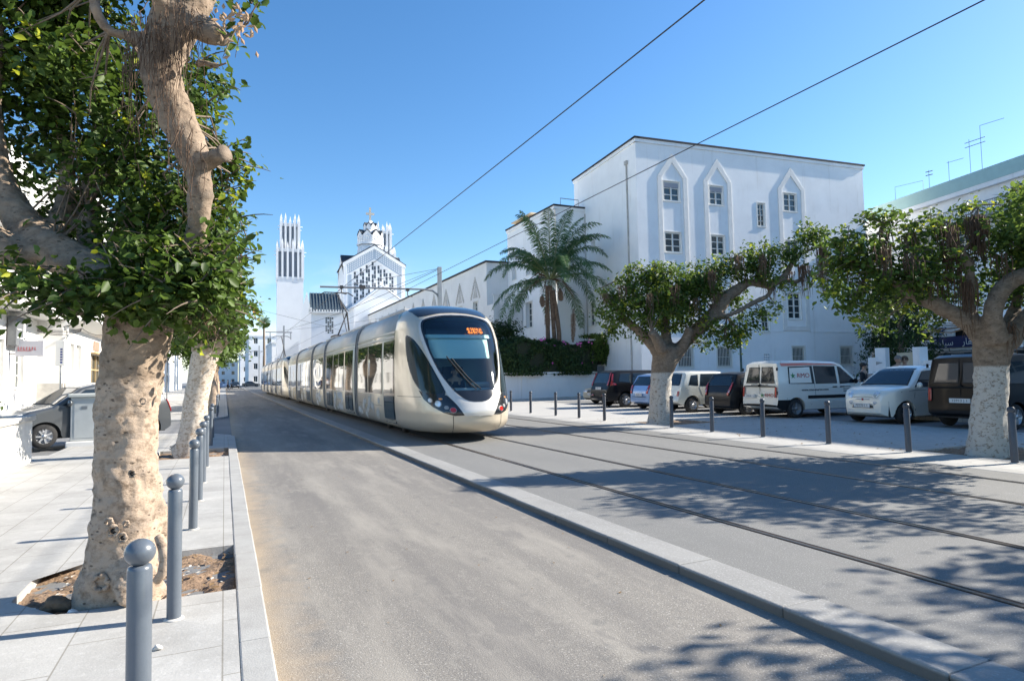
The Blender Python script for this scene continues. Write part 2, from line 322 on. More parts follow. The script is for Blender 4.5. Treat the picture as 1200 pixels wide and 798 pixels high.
def smoothpoly(p, it=2):
    for _ in range(it):
        q = []
        for i in range(len(p)):
            a = p[i]; b = p[(i+1) % len(p)]
            q += [(a[0]*.75+b[0]*.25, a[1]*.75+b[1]*.25), (a[0]*.25+b[0]*.75, a[1]*.25+b[1]*.75)]
        p = q
    return p
def patch(mb, poly, fn, su, sv_, mi=0, hole=None):
    """polygon in (u,v) filled with fine triangles and mapped by fn"""
    P = []; E = []
    for pl in [poly]+([hole] if hole else []):
        st = len(P); q = []
        for i in range(len(pl)):
            a = pl[i]; b = pl[(i+1) % len(pl)]; k = max(1, int(max(abs(a[0]-b[0])/su, abs(a[1]-b[1])/sv_)))
            for t in range(k): q.append((a[0]+(b[0]-a[0])*t/k, a[1]+(b[1]-a[1])*t/k))
        P += q; E += [(st+i, st+(i+1) % len(q)) for i in range(len(q))]
    us = [p[0] for p in poly]; vs = [p[1] for p in poly]
    u = min(us)+su*.5
    while u < max(us):
        v = min(vs)+sv_*.5
        while v < max(vs):
            if poly_in(u, v, poly) and not (hole and poly_in(u, v, hole)): P.append((u, v))
            v += sv_
        u += su
    r = delaunay_2d_cdt([Vector(p) for p in P], E, [], 0, 1e-6)
    V = r[0]; F = []
    for f in r[2]:
        cx = sum(V[i][0] for i in f)/len(f); cy = sum(V[i][1] for i in f)/len(f)
        if poly_in(cx, cy, poly) and not (hole and poly_in(cx, cy, hole)): F.append(tuple(f))
    mb.add([fn(p[0], p[1]) for p in V], F, mi, True); return mb
def fastmesh(name, V, F, mtl, parent=None, tone=None, smooth=False, per=4):
    V = np.asarray(V, np.float32).reshape(-1, 3); F = np.asarray(F, np.int32).reshape(-1, per)
    me = bpy.data.meshes.new(name); me.vertices.add(len(V)); me.vertices.foreach_set('co', V.ravel())
    me.loops.add(F.size); me.loops.foreach_set('vertex_index', F.ravel())
    me.polygons.add(len(F)); me.polygons.foreach_set('loop_start', np.arange(0, F.size, per, dtype=np.int32))
    try: me.polygons.foreach_set('loop_total', np.full(len(F), per, np.int32))
    except Exception: pass
    if tone is not None:
        a = me.attributes.new('tone', 'FLOAT', 'FACE'); a.data.foreach_set('value', np.asarray(tone, np.float32))
    me.materials.append(mtl); me.update(calc_edges=True); me.validate()
    o = bpy.data.objects.new(name, me); C.objects.link(o); o.parent = parent; return o
def struct(o): o['kind'] = 'structure'; return o

# ---------------------------------------------------------------- ground, roads, pavements
def sheet(name, poly, z, mtl):
    mb = MB(); mb.add([(x, y, z) for x, y in poly], [tuple(range(len(poly)))]); return struct(mb.build(name, mtl))
sheet('ground', [(-900, -300), (900, -300), (900, 1200), (-900, 1200)], -.078, m_street)
sheet('road', [(.2, -25), (3.3, -25), (3.3, 240), (.2, 240)], -.065, m_road)
sheet('tram_bed', [(3.54, -25), (10.05, -25), (10.05, 240), (3.54, 240)], 0, m_bed)
def kerb(name, x0, x1, y0, y1, z1=.006, seg=1.0, mtl=None):
    mb = MB(); y = y0
    while y < y1-.01:
        e = min(y+seg, y1); dz = random.uniform(-.002, .002)
        mb.box(x0+random.uniform(-.002, .002), x1+random.uniform(-.002, .002), y+.0015, e-.0015, -.14, z1+dz); y = e
    o = mb.build(name, mtl or m_kerb); bevel(o, .012, 2); return struct(o)
kerb('median_kerb', 3.2, 3.54, -25, 150, mtl=m_kerb2)
kerb('tram_side_kerb', 10.05, 10.4, -25, 150, .004)
kerb('pavement_kerb', .085, .255, -12, 18.9)
# left pavement with the two tree pits left open
def slabs(name, rects, z, mtl, th=.13):
    mb = MB()
    for x0, x1, y0, y1 in rects: mb.box(x0, x1, y0, y1, z-th, z)
    return struct(mb.build(name, mtl))
slabs('left_pavement', [(-3.35, .083, -12, 5.02), (-3.35, -1.32, 5.02, 6.36), (-3.35, .083, 6.36, 13.9), (-3.35, -1.25, 13.9, 15.6), (-3.35, .083, 15.6, 18.9),
                        (-9.4, -3.35, -12, 16.2)], 0, m_slab)
mb = MB(); mb.add([(-1.32, 5.02, 0), (-.98, 5.02, 0), (-1.32, 5.45, 0)], [(0, 1, 2)]); mb.add([(-1.32, 5.95, .001), (-1.0, 6.36, .001), (-1.32, 6.36, .001)], [(0, 1, 2)])
mb.add([(-.98, 5.02, 0), (-1.32, 5.45, 0), (-1.32, 5.45, -.1), (-.98, 5.02, -.1)], [(0, 1, 2, 3)])
struct(mb.build('pit_corner_slabs', m_slab))
def earth(name, x0, x1, y0, y1, z=-.07, n=26):
    V = []; F = []
    for j in range(n+1):
        for i in range(n+1):
            V.append((x0+(x1-x0)*i/n, y0+(y1-y0)*j/n, z+RNG.normal(0, .008)+.02*sin(i*.7)*cos(j*.5)))
    for j in range(n):
        for i in range(n): a = j*(n+1)+i; F.append((a, a+1, a+n+2, a+n+1))
    mb = MB(); mb.add(V, F, 0, True); return struct(mb.build(name, m_earth))
earth('pit_earth', -1.32, .085, 5.02, 6.36); earth('pit_earth', -1.25, .085, 13.9, 15.6)
# far pavement beyond the side street, with a rounded corner
arc = [(-.9+1.05*sin(a), 30.3-1.9*cos(a)) for a in [k*pi/2/8 for k in range(9)]]
mb = MB(); pl = [(-9, 28.4)]+arc+[(.15, 62), (.15, 150), (-9, 150)]
mb.prism(pl, lambda x, y: (x, y, -.09), lambda x, y: (x, y, 0)); struct(mb.build('far_pavement', m_slab))
mb = MB(); pl = [(-3.35, 18.9), (.255, 18.9), (.15, 19.6), (-.4, 20.6), (-1.2, 21.2), (-3.35, 21.2)]
mb.prism(pl, lambda x, y: (x, y, -.09), lambda x, y: (x, y, -.02)); struct(mb.build('pavement_corner', m_slab))
# right plaza
slabs('plaza_pavement', [(10.4, 11.45, -25, 110), (11.45, 13.4, -25, -3.4), (11.45, 13.4, -1.9, 5.85), (11.45, 13.4, 7.5, 14.7), (11.45, 13.4, 16.3, 110), (13.4, 16.4, -25, 110)], 0, m_slab2)
earth('pit_earth', 11.45, 13.4, 5.85, 7.5, -.03); earth('pit_earth', 11.45, 13.4, 14.7, 16.3, -.03); earth('pit_earth', 11.45, 13.4, -3.4, -1.9, -.03)
slabs('car_park_asphalt', [(16.4, 60, -25, 32)], -.004, m_street)
slabs('plaza_pavement_back', [(16.4, 60, 32, 60)], -.004, m_slab2)
# rails: grooved rail set flush in the bed
for X, lb in ((4.53, 'grooved steel tram rail nearest the road'), (5.97, 'second grooved steel tram rail from the road'), (7.85, 'third grooved steel tram rail from the road'), (9.29, 'grooved steel tram rail nearest the plaza')):
    t = thing('tram_rail', lb, 'rail', (X, 0, 0), 0, 'rails set in the tram bed')
    MB().box(-.045, -.012, -25, 200, -.02, .008).box(.024, .036, -25, 200, -.02, .006).build('rail_head', m_steel, t)
    MB().box(-.012, .024, -25, 200, -.02, .003).box(-.055, -.045, -25, 200, -.02, .0035).box(.036, .044, -25, 200, -.02, .0035).build('groove', m_rust, t)
# manhole cover in the road
t = thing('manhole_cover', 'square iron cover set in the road at the bottom edge', 'manhole cover', (2.57, 2.1, -.065))
bevel(MB().box(-.2, .2, -.2, .2, -.02, .006).build('cover', mat('cast_iron', (.16, .16, .165), .6, metal=.4, noise=.3, nscale=40), t), .004)
mb = MB()
for k in range(-6, 7): mb.box(k*.028-.005, k*.028+.005, -.17, .17, .006, .010)
mb.build('tread_bars', m_grey, t)

# ---------------------------------------------------------------- facades
def frame_xf(o, ang):        # local x along facade, y into the wall, z up
    return Matrix.Translation(Vector(o)) @ Matrix.Rotation(ang, 4, 'Z')
def wall_holes(mb, xf, length, z0, z1, holes, depth=.22, mi=0, x0=0):
    xs = sorted(set([x0, length]+[h[0] for h in holes]+[h[1] for h in holes])); zs = sorted(set([z0, z1]+[h[2] for h in holes]+[h[3] for h in holes]))
    def inside(x, z): return any(h[0] < x < h[1] and h[2] < z < h[3] for h in holes)
    for i in range(len(xs)-1):
        for j in range(len(zs)-1):
            if not inside((xs[i]+xs[i+1])/2, (zs[j]+zs[j+1])/2):
                mb.add([xf @ Vector(p) for p in ((xs[i], 0, zs[j]), (xs[i+1], 0, zs[j]), (xs[i+1], 0, zs[j+1]), (xs[i], 0, zs[j+1]))], [(0, 1, 2, 3)], mi)
    for a, b, c, d in [h[:4] for h in holes]:
        for q in (((a, 0, c), (a, depth, c), (a, depth, d), (a, 0, d)), ((b, 0, c), (b, 0, d), (b, depth, d), (b, depth, c)), ((a, 0, c), (b, 0, c), (b, depth, c), (a, depth, c)), ((a, 0, d), (a, depth, d), (b, depth, d), (b, 0, d))):
            mb.add([xf @ Vector(p) for p in q], [(0, 1, 2, 3)], mi)
def window(parent, xf, a, b, c, d, depth=.2, style='casement', sill=True, name='window'):
    """frame mesh (window) with its pane as child"""
    fw = .085; mb = MB(); y0, y1 = depth-.05, depth+.01
    def bx(x0, x1, z0, z1, ya=y0, yb=y1): mb.box(x0, x1, ya, yb, z0, z1, 0, xf)
    bx(a, a+fw, c, d); bx(b-fw, b, c, d); bx(a+fw, b-fw, c, c+fw); bx(a+fw, b-fw, d-fw, d)
    mid = (a+b)/2
    if style in ('casement', 'tall', 'shutter', 'open'):
        bx(mid-.045, mid+.045, c+fw, d-fw, y0-.004, y1)
        rows = 3 if style != 'tall' else 4
        for k in range(1, rows):
            z = c+(d-c)*k/rows
            for p, q in ((a+fw, mid-.045), (mid+.045, b-fw)): bx(p, q, z-.024, z+.024, y0+.01, y1)
    elif style == 'narrow':
        bx(mid-.02, mid+.02, c+fw, d-fw, y0+.01, y1)
        for k in range(1, 4): bx(a+fw, mid-.02, c+(d-c)*k/4-.015, c+(d-c)*k/4+.015, y0+.01, y1); bx(mid+.02, b-fw, c+(d-c)*k/4-.015, c+(d-c)*k/4+.015, y0+.01, y1)
    for q_ in ((a-.07, a-.002, c, d+.07), (b+.002, b+.07, c, d+.07), (a, b, d+.002, d+.07)): mb.box(q_[0], q_[1], -.025, 0, q_[2], q_[3], 0, xf)
    if sill: mb.box(a-.06, b+.06, -.05, depth-.05, c-.05, c-.003, 0, xf)
    o = mb.build(name, m_frame, parent)
    MB().box(a, b, depth+.012, depth+.03, c, d, 0, xf).build('pane', m_glass, o)
    if style == 'shutter':
        sb = MB(); zz = d-fw
        while zz > d-(d-c)*.3: sb.box(a+fw, b-fw, y0-.035, y0-.006, zz-.045, zz-.004, 0, xf); zz -= .05
        sb.build('roller_shutter', m_shut, o)
    if style == 'grille':
        g = MB(); k = a+.06
        while k < b-.02: g.box(k-.012, k+.012, .0, .025, c+.02, d-.02, 0, xf); k += .115
        for z in (c+.12, (c+d)/2, d-.12): g.box(a+.0, b, .026, .04, z-.012, z+.012, 0, xf)
        g.build('grille', m_grille, o)
    return o
def gable_trim(parent, xf, x0, x1, z0, z1, za, w=.32, dep=.05, bottom=True):
    xc = (x0+x1)/2
    out = [(x0, z0), (x0, z1), (xc, za), (x1, z1), (x1, z0)]
    inn = [(x0+w, z0+(.32 if bottom else 0)), (x0+w, z1-.05), (xc, za-.62), (x1-w, z1-.05), (x1-w, z0+(.32 if bottom else 0))]
    mb = MB(); n = 5
    segs = range(n) if bottom else range(n-1)
    for i in segs:
        j = (i+1) % n; q = [out[i], out[j], inn[j], inn[i]]
        mb.prism(q, lambda x, z: xf @ Vector((x, .0, z)), lambda x, z: xf @ Vector((x, -dep, z)))
    return bevel(mb.build('window_surround', m_trim, parent), .012)
def cornice(parent, pts, z, closed=False, h=.11, o=.13):
    """pts in plan, outer on the left of travel"""
    d = MB(); t = MB()
    for i in range(len(pts)-1):
        a = Vector(pts[i]).to_3d(); b = Vector(pts[i+1]).to_3d(); u = (b-a); Ln = u.length; ang = math.atan2(u.y, u.x)
        xf = Matrix.Translation(a) @ Matrix.Rotation(ang, 4, 'Z')
        d.box(-o, Ln+o, -o, .25, z, z+h, 0, xf); t.box(-.06, Ln+.06, -.07, .2, z-.22, z-.003, 0, xf)
    d.build('roof_edge', m_roofdk, parent); t.build('cornice', m_wall, parent)

# main white four-storey block
bt = thing('white_school_building', 'large white four-storey building with pointed window surrounds and dark roof edge behind the parked cars', 'building')
ang = math.atan2(-.0853, .9964); xfF = frame_xf((23.3, 32, 0), ang); Lf = 18.8
holes = []; wins = []
for a, b in ((1.94, 3.15), (5.43, 6.5), (11.49, 12.6)):
    for (c, d, st) in ((5.0, 6.8, 'tall'), (9.1, 10.4, 'casement'), (12.4, 13.67, 'shutter' if a < 8 else 'casement')): wins.append((a, b, c, d, st))
for c, d in ((11.2, 12.8), (7.7, 9.2), (4.05, 5.5)): wins.append((9.23, 9.86, c, d, 'narrow'))
for a, b in ((2.6, 3.75), (5.57, 6.7), (11.66, 12.76), (15.88, 17.0)): wins.append((a, b, 1.8, 3.15, 'grille'))
mb = MB(); vent = [(9.3+.17*i, 9.3+.17*i+.1, 2.2+.17*j, 2.2+.17*j+.1) for i in range(3) for j in range(3)]
wall_holes(mb, xfF, Lf, -.1, 16.2, [x[:4] for x in wins]+vent)
for q in vent: mb.box(q[0], q[1], .2, .22, q[2], q[3], 0, xfF)
# side facade facing the street
xfS = frame_xf(xfF @ Vector((0, 9.0, 0)), ang-pi/2)
sw = [(2.0, 3.0, 4.95, 6.65, 'tall'), (2.7, 3.2, 10.2, 10.95, 'narrow'), (6.0, 7.0, 4.95, 6.65, 'tall')]
wall_holes(mb, xfS, 9.0, -.1, 16.2, [x[:4] for x in sw])
xfE = frame_xf(xfF @ Vector((Lf, 0, 0)), ang+pi/2); wall_holes(mb, xfE, 9, -.1, 16.2, [])
mb.add([xfF @ Vector(p) for p in ((0, 0, 16.2), (Lf, 0, 16.2), (Lf, 9, 16.2), (0, 9, 16.2))], [(0, 1, 2, 3)])
mb.add([xfF @ Vector(p) for p in ((0, 9, -.1), (Lf, 9, -.1), (Lf, 9, 16.2), (0, 9, 16.2))], [(3, 2, 1, 0)])
mb.build('wall', m_wall, bt)
for a, b, c, d, st in wins: window(bt, xfF, a, b, c, d, .12, st)
for a, b, c, d, st in sw: window(bt, xfS, a, b, c, d, .2, st)
for x0, x1 in ((1.5, 3.72), (4.98, 7.15), (11.0, 13.3)): gable_trim(bt, xfF, x0, x1, 4.2, 13.95, 15.5)
MB().box(0, 11.0, -.03, .0, 4.12, 4.2, 0, xfF).box(13.3, Lf, -.03, 0, 4.12, 4.2, 0, xfF).box(0, 9, -.03, 0, 3.62, 3.7, 0, xfS).build('string_course', m_wall, bt)
P4 = [xfF @ Vector(p) for p in ((0, 9, 0), (0, 0, 0), (Lf, 0, 0), (Lf, 9, 0))]
cornice(bt, [p.to_2d() for p in P4], 16.2)
mb = MB(); mb.tube([xfS @ Vector((7.9, -.06, z)) for z in (14.9, 12, 8, 4, 0)], .05, 8); mb.box(7.75, 8.05, -.14, -.02, 14.85, 15.1, 0, xfS)
mb.build('drainpipe', m_wallD, bt)
# middle block
b2 = thing('white_middle_wing', 'white three-storey wing with dark roof edge behind the feathery palm', 'building')
xf2F = frame_xf((21.5, 39.3, 0), 0); xf2S = frame_xf((21.42, 47.6, 0), -pi/2)
mb = MB(); s2 = [(.75, 1.85, 5.2, 7.2, 'tall'), (3.35, 4.45, 5.2, 7.2, 'tall'), (.9, 1.6, 9.3, 10.8, 'casement'), (3.5, 4.2, 9.3, 10.8, 'casement')]
wall_holes(mb, xf2F, 8, -.1, 13.6, []); wall_holes(mb, xf2S, 8.3, -.1, 13.6, [x[:4] for x in s2], .3)
mb.add([(21.42, 39.3, 13.6), (30, 39.3, 13.6), (30, 47.6, 13.6), (21.42, 47.6, 13.6)], [(0, 1, 2, 3)]); mb.add([(21.42, 47.6, -.1), (30, 47.6, -.1), (30, 47.6, 13.6), (21.42, 47.6, 13.6)], [(3, 2, 1, 0)])
mb.build('wall', m_wall, b2)
for a, b, c, d, st in s2: window(b2, xf2S, a, b, c, d, .28, st)
cornice(b2, [(21.42, 47.6), (21.42, 39.3), (29, 39.3)], 13.6)
mb = MB().tube([(22.1, 39.6, 13.7), (22.1, 39.6, 14.3), (23.6, 39.6, 14.3), (23.6, 39.6, 13.7)], .03, 6); mb.build('roof_rail', m_pole, b2)
mb = MB(); mb.tube([(23.9, 39.2, z) for z in (13.2, 8, 0)], .05, 8).tube([(23.6, 39.2, z) for z in (6, 3, 0)], .035, 8); mb.build('drainpipe', m_wallD, b2)
mb = MB(); my = mat('ochre_boards', (.55, .36, .14), .8, noise=.3, nscale=8)
mb.box(22.6, 24.6, 45.2, 48.4, 13.65, 14.5).build('roof_hut', my, b2)
MB().box(22.3, 24.9, 44.9, 48.7, 14.5, 14.6).build('roof_hut_cover', mat('pale_board', (.62, .52, .36), .8), b2)
# long low wing
b3 = thing('long_white_wing', 'long white wing with a row of stepped triangle reliefs running beside the tram', 'building')
xf3S = frame_xf((19.5, 98, 0), -pi/2); xf3F = frame_xf((19.5, 47.6, 0), 0)
h3 = []; k = 50.4-2.6
tri = []
for i in range(12):
    tri.append(k); h3.append((k-.55, k+.55, 6.1, 7.9, 'tall')); k -= 3.9
mb = MB(); wall_holes(mb, xf3S, 50.4, -.1, 10.85, [x[:4] for x in h3]); wall_holes(mb, xf3F, 2.2, -.1, 10.85, [])
mb.add([(19.5, 47.6, 10.8), (28, 47.6, 10.8), (28, 98, 10.8), (19.5, 98, 10.8)], [(0, 1, 2, 3)])
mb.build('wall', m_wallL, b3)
for q in h3: window(b3, xf3S, *q[:4], .2, 'tall')
MB().box(-.1, 50.55, -.14, .2, 10.85, 10.98, 0, xf3S).box(0, 2.2, -.14, .2, 10.85, 10.98, 0, xf3F).build('roof_edge', m_roofdk, b3)
for k in tri:
    mb = MB(); n = 7
    for i in range(n):     # stepped bricks climbing to the apex
        for s in (-1, 1):
            xx = k+s*(1.0-i*.145); mb.box(xx-.09, xx+.09, -.05, 0, 8.1+i*.23, 8.1+i*.23+.3, 0, xf3S)
    mb.prism([(k-.5, 8.2), (k, 9.4), (k+.5, 8.2)], lambda x, z: xf3S @ Vector((x, 0, z)), lambda x, z: xf3S @ Vector((x, -.03, z)))
    mb.box(k-.07, k+.07, -.05, 0, 9.7, 10.0, 0, xf3S); mb.build('triangle_relief', m_wallD, b3)
mb = MB().box(18.9, 21.35, 44.8, 47.5, -.1, 7.1)
mb.build('terrace_wall', m_wallL, b3)
mb = MB()
for i in range(12): mb.box(18.95+i*.2, 19.05+i*.2, 44.85, 44.95, 7.1, 7.75)
mb.box(18.85, 21.4, 44.8, 45.0, 7.76, 7.88); mb.build('balustrade', m_trim, b3)

# garden wall
gA, gB = Vector((13.2, 34.1, 0)), Vector((22.9, 36.6, 0)); gu = gB-gA; gl = gu.length; xfG = frame_xf(gA, math.atan2(gu.y, gu.x))
gw = thing('garden_wall', 'low white rendered garden wall under the flowering hedge', 'wall')
mb = MB().box(0, gl, 0, .25, -.1, 1.58, 0, xfG).box(-.35, 0, -.05, .3, -.1, 1.72, 0, xfG).box(3.4, 3.75, -.04, .29, -.1, 1.66, 0, xfG)
mb.box(-.35, -.1, .3, 12, -.1, 1.6, 0, xfG); mb.build('wall', m_wallL, gw)
mb = MB().box(-.1, 3.38, -.05, .3, 1.6, 1.7, 0, xfG).box(3.78, gl+.1, -.05, .3, 1.6, 1.7, 0, xfG)
k = 3.9
while k < gl: mb.box(k, k+.06, -.025, 0, 1.3, 1.36, 0, xfG); mb.box(k+.07, k+.13, -.025, 0, 1.38, 1.44, 0, xfG); k += .16
mb.build('coping', m_trim, gw)
MB().box(-.3, gl, -.14, 0, -.1, .1, 0, xfG).build('stone_footing', m_wallD, gw)
gt = thing('garden_gate', 'grey metal gate with white post at the end of the garden wall', 'gate', (0, 0, 0))
mb = MB()
for i in range(9): mb.box(gl+.15+i*.13, gl+.22+i*.13, .06, .1, .05, 2.05, 0, xfG)
mb.box(gl+.12, gl+1.3, .04, .12, .2, .26, 0, xfG).box(gl+.12, gl+1.3, .04, .12, 1.9, 1.96, 0, xfG); mb.build('gate_leaf', m_grey, gt)
MB().box(gl+1.35, gl+1.8, -.1, .35, -.1, 2.2, 0, xfG).box(gl+1.3, gl+1.85, -.15, .4, 2.2, 2.3, 0, xfG).build('gate_post', m_trim, gt)

# teal-roofed building on the right
tA, tB = Vector((41.43, 11.8, 0)), Vector((48.6, 42, 0)); tu = tB-tA; tl = tu.length; xfT = frame_xf(tB, math.atan2(-tu.y, -tu.x))
te = thing('teal_parapet_building', 'long pale building with teal parapet and rooftop aerials at far right', 'building')
tw = [(2.5+3.4*i, 4.3+3.4*i, z, z+1.6, 'casement') for i in range(9) for z in (5.9, 9.2)]
shop = [(2+3.6*i, 4.9+3.6*i, .1, 2.5, 'shop') for i in range(8)]
mb = MB(); wall_holes(mb, xfT, tl, -.1, 12.9, [x[:4] for x in tw+shop], .3)
mb.build('wall', m_wall, te)
for q in tw: window(te, xfT, *q[:4], .28, 'casement')
for q in shop: MB().box(q[0], q[1], .3, .33, q[2], q[3], 0, xfT).build('shop_window', m_glass, te)
MB().box(0, tl, -.35, .3, 13.2, 14.1, 0, xfT).build('parapet', m_teal, te)
MB().box(0, tl, -.32, .2, 12.9, 13.2, 0, xfT).box(0, tl, .3, 8, 12.8, 12.9, 0, xfT).build('eaves', m_wall, te)
MB().box(0, tl, -1.2, 0, 3.95, 4.5, 0, xfT).box(0, tl, -1.15, 0, 2.65, 2.8, 0, xfT).build('canopy', m_wall, te)
mb = MB().box(0, tl, -.9, -.02, 3.3, 3.95, 0, xfT); mb.build('dark_band', m_dark, te)  # near-black box directly below the upper canopy slab
mb = MB()
for i in range(int(tl/.12)): mb.box(i*.12, i*.12+.02, -1.1, -1.08, 11.0, 11.8, 0, xfT) if i*.12 > 14 else None
mb.box(14, tl, -1.12, -1.06, 11.8, 11.85, 0, xfT).box(14, tl, -1.1, 0, 10.9, 11.0, 0, xfT); mb.build('balcony_railing', m_grey, te)
# sign boards
def txf(base, x, y, z): return base @ Matrix.Translation((x, y, z)) @ Matrix.Rotation(pi/2, 4, 'X')
def local_x(px):       # distance along the facade under a picture column
    d = cF*FPX + cR*(px-600); o = tB; u = -tu.normalized(); n = Vector((u.y, -u.x, 0))
    t_ = o.dot(n)/d.dot(n); return (d*t_-o).dot(u)
xa, xb_, xc_ = local_x(1092), local_x(1109), local_x(1142)
sg = thing('blue_shop_sign', 'dark blue shop sign with white Arabic lettering and white logo panel above', 'sign')
MB().box(xb_+.1, xc_+1.0, -1.36, -1.22, 2.82, 3.55, 0, xfT).build('board', mat('sign_blue', (.012, .016, .09), .5), sg)
MB().box(xb_+.1, xb_+1.9, -1.38, -1.22, 3.56, 4.35, 0, xfT).build('logo_panel', m_plate, sg)
mb = MB().tube([txf(xfT, xb_+1.0, -1.4, 3.95) @ Vector((.32*cos(a)-.12*(a-2)*.2, .2*sin(a), 0)) for a in [k*.35 for k in range(2, 17)]], .06, 6); mb.tube([txf(xfT, xb_+1.0, -1.4, 3.95) @ Vector(p) for p in ((-.35, -.1, 0), (.1, .0, 0), (.4, .2, 0))], .06, 6); mb.build('logo', mat('logo_blue', (.02, .1, .25), .5), sg)
text_part('lettering', '\uFE94\uFEA3\uFE8E\uFEF4\uFEB3', .6, m_plate, txf(xfT, xb_+1.1, -1.37, 3.15), sg)
text_part('lettering', '\uFEAD\uFE8E\uFED8\uFECB', .6, m_plate, txf(xfT, xb_+3.0, -1.37, 3.15), sg)
sg = thing('white_shop_sign', 'white shop sign with dark strokes left of the blue sign', 'sign')
MB().box(xa-.6, xb_, -1.36, -1.22, 2.7, 3.4, 0, xfT).build('board', m_plate, sg)
mb = MB(); k = xa-.4
while k < xb_-.3: mb.box(k, k+.12, -1.366, -1.36, 2.95+random.uniform(0, .08), 3.12+random.uniform(0, .1), 0, xfT); k += .17
mb.build('lettering', mat('sign_slate', (.1, .16, .22), .6), sg)
# aerials
def aerial(x, h, kind):
    p = xfT @ Vector((x, .1, 14.1)); t = thing('rooftop_aerial', {0: 'tall thin rooftop aerial with single arm on the teal parapet', 1: 'rooftop aerial with several short rods on the teal parapet', 2: 'square wire frame on the teal parapet', 3: 'short rooftop aerial with curled top on the teal parapet', 4: 'small T-shaped rooftop aerial on the teal parapet'}[kind], 'aerial', p)
    mb = MB(); d = Vector((.2, -.98, 0))
    if kind == 2: mb.tube([(0, 0, 0), (0, 0, 1.1), tuple(d*1.9+Vector((0, 0, 1.1))), tuple(d*1.9)], .015, 5)
    else:
        mb.tube([(0, 0, -.1), (0, 0, h)], .013, 5)
        if kind == 0: mb.tube([(0, 0, h), tuple(d*1.3+Vector((0, 0, h+.05)))], .015, 5)
        if kind == 4: mb.tube([tuple(-d*.1+Vector((0, 0, h-.1))), tuple(d*.9+Vector((0, 0, h-.05)))], .015, 5)
        if kind == 1:
            for z in (h-.2, h-.5): mb.tube([tuple(d*-.25+Vector((0, 0, z))), tuple(d*.9+Vector((0, 0, z+.1)))], .022, 5)
        if kind == 3:
            for z in (h-.1, h-.35): mb.tube([tuple(d*-.2+Vector((0, 0, z))), tuple(d*.25+Vector((0, 0, z)))], .03, 5)
    mb.build('rods', m_wire, t)
for px, h, kd in ((1162, 3.0, 0), (1148, 2.4, 1), (1122, 1.5, 4), (1098, 1.4, 3), (1057, 1, 2)): aerial(local_x(px), h, kd)

tk = thing('tall_white_block', 'tall white block at the near end of the row on the right, beyond the frame', 'building')
xk = frame_xf((40.2, 11.4, 0), -pi/2); hk = [(1.5+3.4*i, 3.0+3.4*i, z, z+1.7, 'casement') for i in range(10) for z in (2, 5.4, 8.8, 12.2)]
mb = MB(); wall_holes(mb, xk, 38, -.1, 17.6, [q[:4] for q in hk], .25); mb.add([(40.2, 11.4, -.1), (52, 11.4, -.1), (52, 11.4, 17.6), (40.2, 11.4, 17.6)], [(3, 2, 1, 0)]); mb.add([(40.2, 11.4, 17.6), (52, 11.4, 17.6), (52, -26.6, 17.6), (40.2, -26.6, 17.6)], [(3, 2, 1, 0)])
mb.build('wall', m_wall, tk)
for q in hk: window(tk, xk, *q[:4], .22, 'casement')
# low walls behind the car park
lw = thing('low_white_wall', 'short low white wall with faint logo between the big building and dark trees', 'wall')
p0, p1 = W(1018, 440, 38), W(1040, 440, 37); xfL = frame_xf((p0.x, p0.y, 0), math.atan2(p1.y-p0.y, p1.x-p0.x)); ll = (p1-p0).to_2d().length
MB().box(0, ll*.45, 0, .25, 0, 2.2, 0, xfL).box(ll*.45, ll, -.1, .3, 0, 2.75, 0, xfL).build('wall', m_wall, lw)
mb = MB()
for i in range(7): mb.box(ll*.5+i*.06, ll*.53+i*.06, -.115, -.103, 1.75+.02*i, 1.95-.01*i, 0, xfL)
mb.build('faint_logo', m_grey, lw)
lw = thing('low_beige_wall', 'low beige wall with white end pillar behind two men in suits', 'wall')
p0, p1 = W(1052, 440, 34), W(1087, 440, 32); xfL = frame_xf((p0.x, p0.y, 0), math.atan2(p1.y-p0.y, p1.x-p0.x)); ll = (p1-p0).to_2d().length
MB().box(0, ll*.62, 0, .25, 0, 2.35, 0, xfL).build('wall', mat('beige_render', (.55, .49, .36), .9, noise=.1, nscale=3), lw)
MB().box(ll*.62, ll*.85, -.12, .35, 0, 2.6, 0, xfL).box(ll*.85, ll*1.5, 0, .2, 0, 1.9, 0, xfL).build('pillar', m_wall, lw)

# ---------------------------------------------------------------- church group
def gable_roof(parent, x0, x1, y0, y1, ze, za, axis='x', mtl=None, ov=.25, th=.22, name='roof'):
    """ridge runs along axis"""
    mb = MB()
    if axis == 'y':
        xm = (x0+x1)/2; sl = (za-ze)/(xm-x0)
        for s, xe in ((-1, x0), (1, x1)):
            q = [(xe+s*ov, ze-sl*ov), (xm, za), (xm, za+th), (xe+s*ov, ze-sl*ov+th)]
            mb.prism(q, lambda x, z: (x, y1+ov, z), lambda x, z: (x, y0-ov, z))
    else:
        ym = (y0+y1)/2; sl = (za-ze)/(ym-y0)
        for s, ye in ((-1, y0), (1, y1)):
            q = [(ye+s*ov, ze-sl*ov), (ym, za), (ym, za+th), (ye+s*ov, ze-sl*ov+th)]
            mb.prism(q, lambda y, z: (x1+ov, y, z), lambda y, z: (x0-ov, y, z))
    return mb.build(name, mtl or m_slate, parent)
